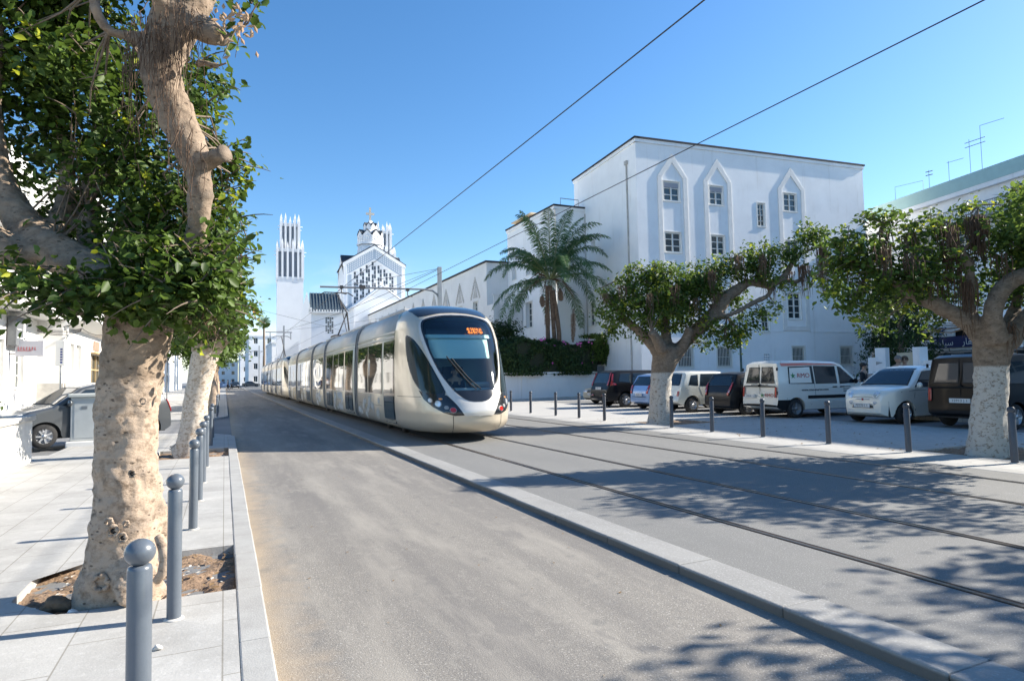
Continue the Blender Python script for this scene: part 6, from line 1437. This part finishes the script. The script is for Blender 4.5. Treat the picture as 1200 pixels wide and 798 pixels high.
def van(label, loc, rz, paint, cat='van'):
    t, f = make_car('parked_van', label, cat, loc, rz, 4.12, 1.72, VP, paint, [[(1.12, 1.09), (.55, 1.56), (.42, 1.6), (.42, 1.06)], [(.3, 1.08), (.3, 1.6), (-.55, 1.62), (-.55, 1.08)], [(-.62, 1.08), (-.62, 1.62), (-1.55, 1.60), (-1.6, 1.1)]], (1.3, -1.35), .30,
        front=[[(-.86, 1.12), (.86, 1.12), (.80, 1.64), (-.80, 1.64)]], rearw=[[(-.86, 1.12), (-.08, 1.12), (-.08, 1.6), (-.78, 1.6)], [(.08, 1.12), (.86, 1.12), (.78, 1.6), (.08, 1.6)]], belt=1.02, roofz=1.8, tumble=.85, ek=.05, floor=.26, bumper=(.58, m_plb), group=G_, arch=.06,
        lights=[('tail_light', m_red, False, [(-1.0, .66), (-.9, .66), (-.9, .98), (-1.0, .98)]), ('tail_light', m_red, False, [(.9, .66), (1.0, .66), (1.0, .98), (.9, .98)]), ('headlight', m_lampw, True, [(-.98, .6), (-.6, .62), (-.62, .82), (-.98, .84)]), ('headlight', m_lampw, True, [(.6, .62), (.98, .6), (.98, .84), (.62, .82)])],
        plate=(False, .68, .42 if paint is m_beigew else .0, m_plate, '15913 | 1'), rimstyle=4 if paint is m_beigew else 5)
    seam(t, f, [[(1.0, .35), (1.02, 1.05)], [(.36, .3), (.36, 1.66)], [(-.62, 1.08), (-.58, .7), (-.75, .4)], [(-1.7, .6), (-1.7, 1.7)]]); mirrors(t, f, 1.0, 1.1, m_plb); handle(t, f, .2, .95, m_plb); handle(t, f, .5, .95, m_plb)
    mb = MB()
    for sg in (-1, 1): patch(mb, [(-.9, .60), (.95, .60), (.95, .70), (-.9, .70)], f['fs'](.012, sg), .2, .05)
    mb.build('side_moulding', m_plb, t)
    mb = MB().box(-2.03, -2.01, -.004, .004, .6, 1.7).box(-2.062, -2.03, -.72, .72, .985, 1.02)
    for z in (.75, 1.5):
        for y in (-.8, .8): mb.box(-2.03, -1.99, y-.02, y+.02, z, z+.1)
    mb.box(-2.06, -2.03, -.04, .04, 1.0, 1.06).build('rear_door_trim', m_plb, t)
    return t, f
tv, fv = van('white van with red and green lettering and coral roof stripe', (17.85, 15.2), -6, m_beigew)
mb = MB()      # white panel over the rear half of the side glass, with logo
for sg in (-1, 1): patch(mb, [(-1.58, 1.1), (-.72, 1.1), (-.72, 1.6), (-1.53, 1.58)], fv['fs'](.013, sg), .15, .06)
mb.build('blanked_window', m_beigew, tv)
mb = MB()
for sg in (-1, 1): patch(mb, [(-1.8, 1.64), (-.5, 1.665), (.45, 1.65), (.2, 1.70), (-1.0, 1.735), (-1.85, 1.735)], fv['fs'](.01, sg), .15, .05)
mb.build('coral_stripe', m_coral, tv)
def star(c, r, R): return [R @ Vector((0, 0, 0))+c]
def logo(t, base, size, mirror_=False):
    """green star and red letters in the plane given by base"""
    mb = MB(); q = []
    for k in range(10):
        a = pi/2+k*pi/5; rr_ = size*.52 if k % 2 == 0 else size*.2; q.append((rr_*cos(a)-size*1.5, rr_*sin(a)))
    mb.prism(q, lambda x, y: base @ Vector((x, y, 0)), lambda x, y: base @ Vector((x, y, .003))); mb.build('logo_star', m_inkgreen, t)
    text_part('logo_lettering', 'RMO', size, m_inkred, base @ Matrix.Translation((size*.55, 0, 0)), t, .002, sx=1.15)
side_b = Matrix.Translation((-1.13, -(fv['hw'](-1.1, 1.33)+.018), 1.33)) @ Matrix.Rotation(radians(90-9), 4, 'X'); logo(tv, side_b, .2)
rear_R = Matrix.Rotation(-pi/2, 4, 'Z') @ Matrix.Rotation(pi/2, 4, 'X')
logo(tv, Matrix.Translation((-2.062, -.38, .72)) @ rear_R, .16)
text_part('web_address', 'www.rmo-maroc.com', .09, m_ink, Matrix.Translation((-2.035, 0, 1.06)) @ rear_R, tv, .002)
text_part('web_address', 'www.rmo-maroc.com', .12, m_ink, Matrix.Translation((-.6, -(fv['hw'](-.6, .88)+.01), .88)) @ Matrix.Rotation(pi/2, 4, 'X'), tv, .002)
mb = MB()
for k in range(3): mb.box(.55, 1.05-.1*k, -(fv['hw'](.8, .9)+.008), -(fv['hw'](.8, .9)+.002), .80+.07*k, .825+.07*k)
mb.build('door_print', m_ink, tv)
tb, fb_ = van('black van with brownish rear doors behind the tree trunk at the right edge', (18.5, 9.55), -2, m_blk)
mb = MB().box(-1.6, 1.2, -.62, -.58, 1.84, 1.87).box(-1.6, 1.2, .58, .62, 1.84, 1.87); mb.build('roof_bars', m_plb, tb)
FP = [(1.77, .42), (1.768, .66), (1.73, .80), (1.6, .90), (1.3, .97), (.95, 1.01), (.36, 1.39), (.0, 1.49), (-.7, 1.50), (-1.25, 1.37), (-1.62, .98), (-1.74, .8), (-1.77, .42)]
FP = [(x, z if z < .9 else .9+(z-.9)*1.11) for x, z in FP]
t5, f5 = make_car('parked_car', 'small rounded white city car with round headlights facing the street', 'car', (17.95, 11.95), 177, 3.54, 1.63, FP, m_pearl, [[(.74, 1.0), (.26, 1.40), (-.45, 1.44), (-.5, .98)], [(-.57, .98), (-.53, 1.43), (-1.05, 1.36), (-1.25, 1.03)]], (1.12, -1.12), .29,
    front=[[(-.95, 1.05), (.95, 1.05), (.84, 1.47), (-.84, 1.47)]], rearw=[[(-.8, 1.02), (.8, 1.02), (.7, 1.33), (-.7, 1.33)]], belt=.93, roofz=1.56, tumble=.74, ek=.33, floor=.2, group=G_, arch=.06, plate=(True, .50, 0, m_plate, '70270 | 1'), rimstyle=10,
    lights=[('headlight', m_lampw, True, circle(.72, .77, .14, .085)), ('headlight', m_lampw, True, circle(-.72, .77, .14, .085)), ('lower_light', m_lampw, True, circle(.74, .575, .1, .04)), ('lower_light', m_lampw, True, circle(-.74, .575, .1, .04)),
            ('grille', m_black, True, [(-.66, .43), (.66, .43), (.6, .5), (-.6, .5)]), ('chrome_bar', m_rim, True, [(-.75, .52), (.75, .52), (.75, .535), (-.75, .535)]), ('badge', m_red, True, circle(0, .66, .05, .03)), ('chrome_whiskers', m_rim, True, [(-.42, .655), (-.08, .655), (-.08, .668), (-.42, .668)]), ('chrome_whiskers', m_rim, True, [(.08, .655), (.42, .655), (.42, .668), (.08, .668)]), ('hood_seam', m_rubber, True, [(-.6, .715), (.6, .715), (.6, .72), (-.6, .72)])])
seam(t5, f5, [[(.78, .35), (.8, .75), (.74, .97)], [(-.5, .35), (-.52, .95)], [(1.3, .86), (.75, .90), (-1.4, .88)]]); mirrors(t5, f5, .68, 1.0, m_pearl); handle(t5, f5, -.38, .87, m_rim)
mb = MB().tube([(.85, -.5, 1.0), (.8, .05, 1.03), (.86, .1, 1.0)], .012, 5).tube([(.85, .1, 1.0), (.8, .6, 1.02)], .012, 5); mb.build('wiper', m_rubber, t5)
HP = [(1.79, .45), (1.78, .66), (1.45, .86), (1.0, .95), (.35, 1.39), (.05, 1.46), (-1.1, 1.47), (-1.42, 1.41), (-1.66, .98), (-1.76, .75), (-1.79, .42)]
def hatch(label, loc, rz, paint, W_=1.62, tail=None, bump=None, txt='24578 | 6', pl=m_plate, pz=.62, L_=3.58):
    t, f = make_car('parked_car', label, 'car', loc, rz, L_, W_, HP, paint, [[(.8, .98), (.28, 1.33), (-.2, 1.36), (-.22, .96)], [(-.3, .96), (-.28, 1.36), (-.95, 1.35), (-1.0, .98)], [(-1.07, 1.0), (-1.03, 1.33), (-1.3, 1.28), (-1.38, 1.06)]], (1.15, -1.15), .28,
        front=[[(-.9, 1.0), (.9, 1.0), (.8, 1.36), (-.8, 1.36)]], rearw=[[(-.9, 1.0), (.9, 1.0), (.8, 1.34), (-.8, 1.34)]], belt=.93, roofz=1.46, tumble=.79, ek=.16, floor=.22, group=G_, arch=.06, plate=(False, pz, 0, pl, txt),
        lights=[('tail_light', m_red, False, tail or [(.84, .72), (1.0, .70), (1.0, 1.0), (.88, 1.02)]), ('tail_light', m_red, False, flip(tail or [(.84, .72), (1.0, .70), (1.0, 1.0), (.88, 1.02)])), ('reverse_light', m_lampw, False, [(.88, .78), (.97, .77), (.97, .86), (.9, .87)]), ('reverse_light', m_lampw, False, flip([(.88, .78), (.97, .77), (.97, .86), (.9, .87)]))]+
               [('headlight', m_lampw, True, [(.6, .6), (.95, .6), (.95, .8), (.65, .75)]), ('headlight', m_lampw, True, [(-.95, .6), (-.6, .6), (-.65, .75), (-.95, .8)]), ('tailgate_seam', m_rubber, False, [(-.8, .52), (.8, .52), (.8, .53), (-.8, .53)])], bumper=bump, rimstyle=7)
    seam(t, f, [[(.6, .35), (.72, .95)], [(-.25, .32), (-.25, 1.38)], [(-.98, .6), (-1.0, .98)]]); mirrors(t, f, .68, 1.0, paint); handle(t, f, -.1, .85, paint)
    return t, f
th, fh_ = hatch('black hatchback with tall curved red and white tail lights beside the white van', (17.55, 17.2), -4, m_dkgrey, tail=[(.80, .70), (.93, .66), (1.0, .86), (1.0, 1.12), (.92, 1.10), (.86, .92)], txt='40121 | 8', pl=mat('plate_cream', (.55, .5, .36), .6), pz=.40)
mb = MB().tube([(-1.76+.14, .05*cos(a), .84+.075*sin(a)) for a in [k*pi/6 for k in range(13)]], .012, 5); mb.box(-1.74, -1.6, -.003, .003, .8, .81); mb.build('emblem', m_rim, th)
hatch('light blue hatchback between the black estate and the whitewashed tree', (17.5, 21.75), -3, m_sky, 1.6, tail=[(.82, .66), (1.0, .66), (1.0, 1.0), (.84, 1.0)])
RP = [(1.83, .5), (1.8, .84), (1.6, .90), (.78, .98), (.42, 1.43), (.1, 1.52), (-1.2, 1.54), (-1.42, 1.48), (-1.66, 1.0), (-1.76, .62), (-1.83, .46)]
t4, f4 = make_car('parked_car', 'old boxy ivory car with small oblong tail lights right of the whitewashed tree', 'car', (17.2, 19.45), -4, 3.66, 1.49, RP, m_r4, [[(.68, 1.0), (.36, 1.38), (.05, 1.42), (.0, .98)], [(-.1, .98), (-.08, 1.42), (-.75, 1.42), (-.85, 1.0)], [(-.95, 1.0), (-.9, 1.4), (-1.2, 1.38), (-1.35, 1.04)]], (1.2, -1.2), .29,
    front=[[(-.9, 1.02), (.9, 1.02), (.85, 1.4), (-.85, 1.4)]], rearw=[[(-.85, 1.05), (-.75, 1.42), (.75, 1.42), (.85, 1.05), (.8, 1.02), (-.8, 1.02)]], belt=.96, roofz=1.53, tumble=.86, ek=.1, floor=.3, group=G_, arch=.07, bumper=(.5, m_r4), rimstyle=5,
    lights=[('tail_light', m_red, False, [(.86, .62), (.98, .62), (.98, .80), (.86, .80)]), ('tail_light', m_red, False, flip([(.86, .62), (.98, .62), (.98, .80), (.86, .80)])), ('headlight', m_lampw, True, circle(.7, .7, .14, .09)), ('headlight', m_lampw, True, circle(-.7, .7, .14, .09)), ('tailgate_handle', m_rubber, False, [(.1, .88), (.2, .88), (.2, .9), (.1, .9)])])
seam(t4, f4, [[(.7, .4), (.7, .98)], [(-.05, .38), (-.05, 1.45)], [(-.9, .95), (-.75, .6)], [(1.5, .88), (-1.5, .92)]]); mirrors(t4, f4, .6, 1.0, m_rim)
SP = [(2.28, .5), (2.26, .82), (2.0, .96), (1.25, 1.06), (.55, 1.56), (.2, 1.64), (-1.6, 1.65), (-1.92, 1.58), (-2.12, 1.1), (-2.24, .8), (-2.28, .48)]
ts, fs_ = make_car('parked_car', 'black estate car with tall red tail lights next to the garden wall', 'car', (17.7, 24.4), -4, 4.56, 1.78, SP, m_blk, [[(1.0, 1.1), (.5, 1.5), (.0, 1.52), (-.05, 1.06)], [(-.12, 1.06), (-.08, 1.52), (-.9, 1.52), (-1.0, 1.08)], [(-1.1, 1.1), (-1.05, 1.52), (-1.55, 1.5), (-1.7, 1.16)]], (1.45, -1.35), .33,
    front=[[(-.88, 1.12), (.88, 1.12), (.8, 1.54), (-.8, 1.54)]], rearw=[[(-.85, 1.08), (.85, 1.08), (.76, 1.52), (-.76, 1.52)]], belt=1.02, roofz=1.65, tumble=.82, ek=.14, floor=.3, group=G_, arch=.07, plate=(False, .86, .0, m_plate, '3271 | 1'), bumper=(.66, m_plb), rimstyle=7,
    lights=[('tail_light', m_red, False, [(.86, .98), (1.0, .98), (.98, 1.55), (.90, 1.55)]), ('tail_light', m_red, False, flip([(.86, .98), (1.0, .98), (.98, 1.55), (.90, 1.55)])), ('reflector', m_red, False, [(.55, .52), (.8, .52), (.8, .58), (.55, .58)]), ('reflector', m_red, False, [(-.8, .52), (-.55, .52), (-.55, .58), (-.8, .58)])])
mb = MB()
for sg in (-1, 1): patch(mb, [(-2.12, .98), (-1.82, 1.0), (-1.84, 1.07), (-1.98, 1.12), (-1.9, 1.5), (-1.97, 1.5)], fs_['fs'](.012, sg), .1, .05)
mb.build('tail_light_wrap', m_red, ts); seam(ts, fs_, [[(.9, .4), (.95, 1.05)], [(-.08, .38), (-.08, 1.55)], [(-1.0, .7), (-1.05, 1.08)]]); mirrors(ts, fs_, .9, 1.1, m_blk)
CP = [(2.1, .45), (2.08, .66), (1.95, .74), (1.0, .9), (.25, 1.32), (-.1, 1.38), (-.9, 1.36), (-1.6, 1.0), (-2.05, .92), (-2.1, .5)]
def sedan(name, label, loc, rz, paint, group=None, sc=1.0, prof=CP, txt=None):
    t, f = make_car(name, label, 'car', loc, rz, 4.2, 1.66, prof, paint, [[(.82, .94), (.22, 1.25), (-.15, 1.28), (-.15, .92)], [(-.22, .92), (-.22, 1.28), (-.8, 1.26), (-1.15, .98)]], (1.3, -1.3), .29, front=[[(-.9, .95), (.9, .95), (.8, 1.28), (-.8, 1.28)]], rearw=[[(-.85, 1.06), (.85, 1.06), (.75, 1.3), (-.75, 1.3)]],
        belt=.9, roofz=1.37, tumble=.78, ek=.13, floor=.22, group=group, plate=(True, .5, 0, m_plate, txt or '5621 | 1'), bumper=(.5, paint), rimstyle=5,
        lights=[('headlight', m_lampw, True, [(.58, .58), (.97, .58), (.97, .68), (.58, .68)]), ('headlight', m_lampw, True, flip([(.58, .58), (.97, .58), (.97, .68), (.58, .68)])), ('grille', m_black, True, [(-.5, .58), (.5, .58), (.5, .67), (-.5, .67)]), ('tail_light', m_red, False, [(.6, .75), (.97, .75), (.97, .86), (.6, .86)]), ('tail_light', m_red, False, flip([(.6, .75), (.97, .75), (.97, .86), (.6, .86)]))])
    seam(t, f, [[(.7, .35), (.85, .9)], [(-.18, .33), (-.18, .92)]]); mirrors(t, f, .75, .95, paint); return t, f
sedan('parked_car', 'old pale gold saloon with square headlights farthest along the garden wall', (19.0, 27.7), 184, m_gold, G_)
sc_, _f = hatch('silver grey hatchback mostly hidden between planter wall and utility cabinet', (-3.2, 19.2), -150, m_silvc); del sc_['group']
gB_ = 'cars in the second row of the car park'
sedan('parked_car', 'dark saloon seen over the bonnet of the white city car', (24.4, 13.6), 185, carpaint('navy_paint', (.02, .025, .04)), gB_)
sedan('parked_car', 'white car with dark windows just behind the white van', (25.0, 17.6), 175, m_pearl, gB_)
sedan('parked_car', 'car with red roof showing behind the ivory and black cars', (24.6, 22.2), 3, carpaint('red_paint', (.45, .05, .03)), gB_, prof=[(p[0], p[1]*1.08 if p[1] > 1 else p[1]) for p in CP])
sedan('parked_car', 'white roofed car behind the black estate car', (24.6, 28.6), 3, m_pearl, gB_, prof=[(p[0], p[1]*1.1 if p[1] > 1 else p[1]) for p in CP])
sedan('parked_car', 'dark car behind the two men near the low white wall', (31.5, 20.2), 170, m_dkgrey, gB_); sedan('parked_car', 'pale car roof right of the two men before the beige wall', (30.0, 17.0), 175, m_pearl, gB_)
sedan('parked_car', 'white car across the side street behind the second tree', (-6.2, 44), -88, m_pearl, 'cars at the far end of the street')
for x, y, rz, pm, lb in ((1.9, 140, -90, m_dkgrey, 'dark distant car in the road beyond the trams'), (-.5, 168, 0, m_sky, 'blue distant car crossing the street end'), (6.0, 170, 0, m_silvc, 'grey distant car crossing the street end on the right'), (-5, 172, 0, m_pearl, 'white distant car crossing the street end on the left')):
    sedan('distant_car', lb, (x, y), rz, pm, 'cars at the far end of the street')

# ---------------------------------------------------------------- people
m_skin = mat('skin', (.42, .26, .18), .6); m_suit = mat('dark_suit', (.015, .016, .02), .8); m_hair = mat('dark_hair', (.015, .012, .01), .7); m_shirt = mat('white_shirt', (.7, .7, .72), .8); m_jean = mat('blue_cloth', (.06, .12, .25), .85)
def person(label, loc, rz, h, top, hair, legs=None, seated=False, stride=.12, shirt=None, cat='person', group=None):
    t = thing('person', label, cat, (*loc, 0) if len(loc) == 2 else loc, radians(rz), group)
    k = h/1.78
    J = {'pel': (0, 0, .95), 'ch': (0, .0, 1.22), 'nk0': (0, .0, 1.42), 'nk': (0, .01, 1.50), 'hd': (0, .02, 1.58), 'hd2': (0, .03, 1.68), 'top': (0, .0, 1.75)}
    R = {'pel': (.16, .11), 'ch': (.17, .11), 'nk0': (.15, .09), 'nk': (.055, .055), 'hd': (.07, .085), 'hd2': (.078, .095), 'top': (.05, .06)}
    E = [('pel', 'ch'), ('ch', 'nk0'), ('nk0', 'nk'), ('nk', 'hd'), ('hd', 'hd2'), ('hd2', 'top')]
    for s, n in ((-1, 'l'), (1, 'r')):
        J.update({'sh'+n: (s*.19, 0, 1.40), 'el'+n: (s*.25, -.02, 1.13), 'wr'+n: (s*.25, .08, .90), 'ha'+n: (s*.24, .12, .82), 'hp'+n: (s*.09, 0, .90), 'kn'+n: (s*.10, s*stride*.5+.02, .50), 'an'+n: (s*.10, s*stride-.02, .09), 'to'+n: (s*.12, s*stride+.13, .04)})
        if seated: J.update({'kn'+n: (s*.13, .42, .92), 'an'+n: (s*.13, .42, .5), 'to'+n: (s*.13, .55, .46), 'wr'+n: (s*.18, .33, 1.1), 'ha'+n: (s*.16, .4, 1.12)})
        R.update({'sh'+n: (.065, .065), 'el'+n: (.048, .048), 'wr'+n: (.034, .034), 'ha'+n: (.028, .038), 'hp'+n: (.10, .10), 'kn'+n: (.065, .065), 'an'+n: (.045, .045), 'to'+n: (.04, .035)})
        E += [('nk0', 'sh'+n), ('sh'+n, 'el'+n), ('el'+n, 'wr'+n), ('wr'+n, 'ha'+n), ('pel', 'hp'+n), ('hp'+n, 'kn'+n), ('kn'+n, 'an'+n), ('an'+n, 'to'+n)]
    def skin(name, names, grow_, ml, par):
        idx = {n: i for i, n in enumerate(names)}; ed = [(idx[a], idx[b]) for a, b in E if a in idx and b in idx]
        me = bpy.data.meshes.new(name); me.from_pydata([tuple(c*k for c in J[n]) for n in names], ed, []); me.materials.append(ml)
        o = bpy.data.objects.new(name, me); C.objects.link(o); o.parent = par; m = o.modifiers.new('skin', 'SKIN')
        for i, n in enumerate(names): me.skin_vertices[0].data[i].radius = ((R[n][0]+grow_)*k, (R[n][1]+grow_)*k)
        me.skin_vertices[0].data[0].use_root = True; m.use_smooth_shade = True; su = o.modifiers.new('sub', 'SUBSURF'); su.levels = su.render_levels = 1; return o
    skin('body', list(J), 0, m_skin, t)
    skin('jacket', ['ch', 'pel', 'nk0']+[a+n for n in 'lr' for a in ('sh', 'el', 'wr')], .016, top, t)
    skin('trousers', ['pel']+[a+n for n in 'lr' for a in ('hp', 'kn', 'an')], .014, legs or top, t)
    if shirt: MB().box(-.035*k, .035*k, .085*k, .125*k, 1.26*k, 1.46*k).build('shirt', shirt, t)
    hb = MB().lathe([(.001, .118)]+[(.112*sin(a), .118*cos(a)) for a in [pi*q/10 for q in range(1, 7)]], 14); o = hb.build('hair', hair, t); o.location = (0, -.012, 1.675*k); o.rotation_euler = (radians(12), 0, 0)
    f = MB().box(-.012*k, .012*k, .10*k, .135*k, 1.585*k, 1.63*k)
    f.build('nose', m_skin, t)
    f = MB()
    for s in (-1, 1): f.box(s*.03-.012, s*.03+.012, .115*k, .122*k, 1.645*k, 1.655*k)
    f.box(-.025, .025, .11*k, .118*k, 1.55*k, 1.558*k); f.build('eyes_and_mouth', m_hair, t)
    for s in (-1, 1): MB().box(s*.082-.01, s*.082+.01, -.01, .03, 1.58*k, 1.65*k).build('ear', m_skin, t)
    return t
slabs('kerbed_island', [(18.5, 23.5, 9.0, 12.5)], .12, m_slab2)
pA = W(1053, 430, 20.5); pB = W(1060.5, 430, 20.5); pC = W(1012, 430, 23.5)
person('balding man in dark suit, left of the two talking behind the white city car', (pA.x, pA.y, .12), 150, 1.80, m_suit, mat('grey_hair', (.2, .17, .15), .8), shirt=m_shirt)
person('brown-haired man in dark suit, right of the two talking behind the white city car', (pB.x, pB.y, .12), 120, 1.78, m_suit, mat('brown_hair', (.10, .055, .03), .8), shirt=m_shirt)
person('dark-haired person in dark jacket between parked cars, right of the white van', (pC.x, pC.y), 200, 1.74, m_suit, m_hair)
person('pedestrian in dark jacket carrying a blue bag on the left pavement', (-.55, 62), 0, 1.78, m_suit, m_hair, stride=.2)
tag(bevel(MB().box(-.9+.5, -.62+.5, 61.7, 61.85, .95, 1.35).build('shoulder_bag', m_jean), .03), 'blue bag held by the pedestrian on the left pavement', 'bag')
for x, y, c1, lb in ((-1.4, 66, m_jean, 'distant pedestrian in blue beyond the last left tree'), (-2.2, 70, m_shirt, 'distant pedestrian in white on the left pavement'), (.5, 112, m_suit, 'distant pedestrian in black crossing the road'), (1.2, 128, m_jean, 'very distant pedestrian in blue near the far cars')):
    person(lb, (x, y), random.uniform(0, 360), 1.72, c1, m_hair, m_suit, stride=.18)
dr = person('tram driver in dark uniform seated behind the windscreen', (5.2, 14.9, .02), 180, 1.75, m_suit, m_hair, seated=True)

# ---------------------------------------------------------------- small things
lp = W(869, 440, 38); t = thing('thin_lamp_post', 'thin dark green post in front of the big white building', 'post', (lp.x, lp.y, 0))
MB().tube([(0, 0, 0), (0, 0, 1), (0, 0, 5.1)], [.09, .07, .055], 10).build('post', mat('dark_green', (.05, .09, .08), .6), t)
fg = thing('orange_flag', 'small orange and white bunting on a wire near the left crown', 'flag', (3.1, 79, 9.9)); mb = MB()
for i in range(6): mb.add([(-.45+i*.16, .05*(i % 2), -.3-.07*i+.1*sin(i*2)), (-.29+i*.16, .05*((i+1) % 2), -.37-.07*i+.1*sin(i*2+2)), (-.29+i*.16, .05*((i+1) % 2), .45-.1*i), (-.45+i*.16, .05*(i % 2), .5-.1*i)], [(0, 1, 2, 3)])
mb.build('cloth', mat('orange_cloth', (.75, .35, .15), .8), fg); MB().tube([(-9, 0, 2.2), (-.4, 0, .2), (1.5, 0, -.4), (14, 8, -2.5)], .02, 4).build('line', m_wire, fg)
# kerb-side awning stall at the far left
aw_ = thing('grey_awning', 'slanting grey awning with orange trim beyond the trunk of the big tree', 'awning', (-4.6, 37.5, 0))
mb = MB(); mb.prism([(-1.2, 2.35), (1.7, 3.6), (1.7, 3.66), (-1.2, 2.41)], lambda x, z: (x, 0, z), lambda x, z: (x, 3, z)); mb.build('canopy', mat('awning_grey', (.35, .36, .38), .8), aw_)
MB().box(-.9, -.2, -.05, 0, 3.5, 3.75).box(.2, 1.4, -.05, 0, 3.95, 4.4).build('orange_trim', mat('orange_plastic', (.75, .24, .05), .6), aw_)
mb = MB()
for x in (-1.15, 1.65):
    for y in (.05, 2.95): mb.tube([(x, y, 0), (x, y, 2.35 if x < 0 else 3.6)], .03, 6)
mb.build('posts', m_grey, aw_)
# stones, litter and fallen leaves
random.seed(8)
def rock(loc, r, label, mtl, sq=(1, .7, .6)):
    bm = bmesh.new(); bmesh.ops.create_icosphere(bm, subdivisions=3, radius=r)
    for v in bm.verts: v.co *= 1+.22*sin(v.co.x*31/r*.1+v.co.z*23/r*.1)+random.uniform(-.05, .05); v.co.x *= sq[0]; v.co.y *= sq[1]; v.co.z *= sq[2]
    me = bpy.data.meshes.new('stone'); bm.to_mesh(me); bm.free(); me.materials.append(mtl); o = bpy.data.objects.new('stone', me); C.objects.link(o); o.location = loc; return tag(o, label, 'stone')
rock((-1.02, 5.22, .0), .095, 'brown lump of wood or stone at the foot of the big trunk', mat('brown_stone', (.2, .14, .09), .9, noise=.5, nscale=20)); rock((-.9, 5.06, -.02), .04, 'small white piece of rubble beside the brown lump', m_plate)
rock((-.33, 4.1, .012), .025, 'small stone on the pavement behind the nearest bollard', m_wallD)
def scatter(name, label, cat, n, area, z, smin, smax, mtl, flat=.25):
    mb = MB()
    for _ in range(n):
        x = random.uniform(*area[:2]); y = random.uniform(*area[2:]); s = random.uniform(smin, smax); a = random.random()*6.28; u = Vector((cos(a)*s, sin(a)*s, 0)); v_ = Vector((-sin(a)*s*.55, cos(a)*s*.55, s*flat)); c = Vector((x, y, z))
        mb.add([c-u, c+v_, c+u*.9+Vector((0, 0, s*flat)), c-v_+Vector((0, 0, s*flat*1.5))], [(0, 1, 2, 3)])
    o = mb.build(name, mtl); return tag(o, label, cat, kind='stuff')
m_dleaf = mat('fallen_leaf', (.26, .16, .07), .9, noise=.4, nscale=30); m_pale = mat('pale_chips', (.62, .58, .5), .9)
scatter('fallen_leaves', 'dry leaves and twigs lying in the tree pits', 'leaves', 160, (-1.25, .05, 5.1, 6.3), -.045, .01, .035, m_dleaf)
scatter('fallen_leaves', 'dry leaves scattered on the plaza pavement', 'leaves', 380, (10.5, 16, 4.5, 18), .004, .015, .045, m_dleaf)
scatter('fallen_leaves', 'a few dry leaves and crumbs on the road', 'leaves', 70, (.5, 3.15, 2.2, 13), -.06, .006, .02, m_dleaf)
scatter('pale_rubble', 'pale rubble crumbs in the first tree pit', 'rubble', 60, (-1.25, .0, 5.1, 6.3), -.045, .01, .025, m_pale)
scatter('fallen_leaves', 'dry leaves around the right tree pit', 'leaves', 160, (11.5, 13.3, 5.9, 7.4), -.005, .015, .04, m_dleaf)
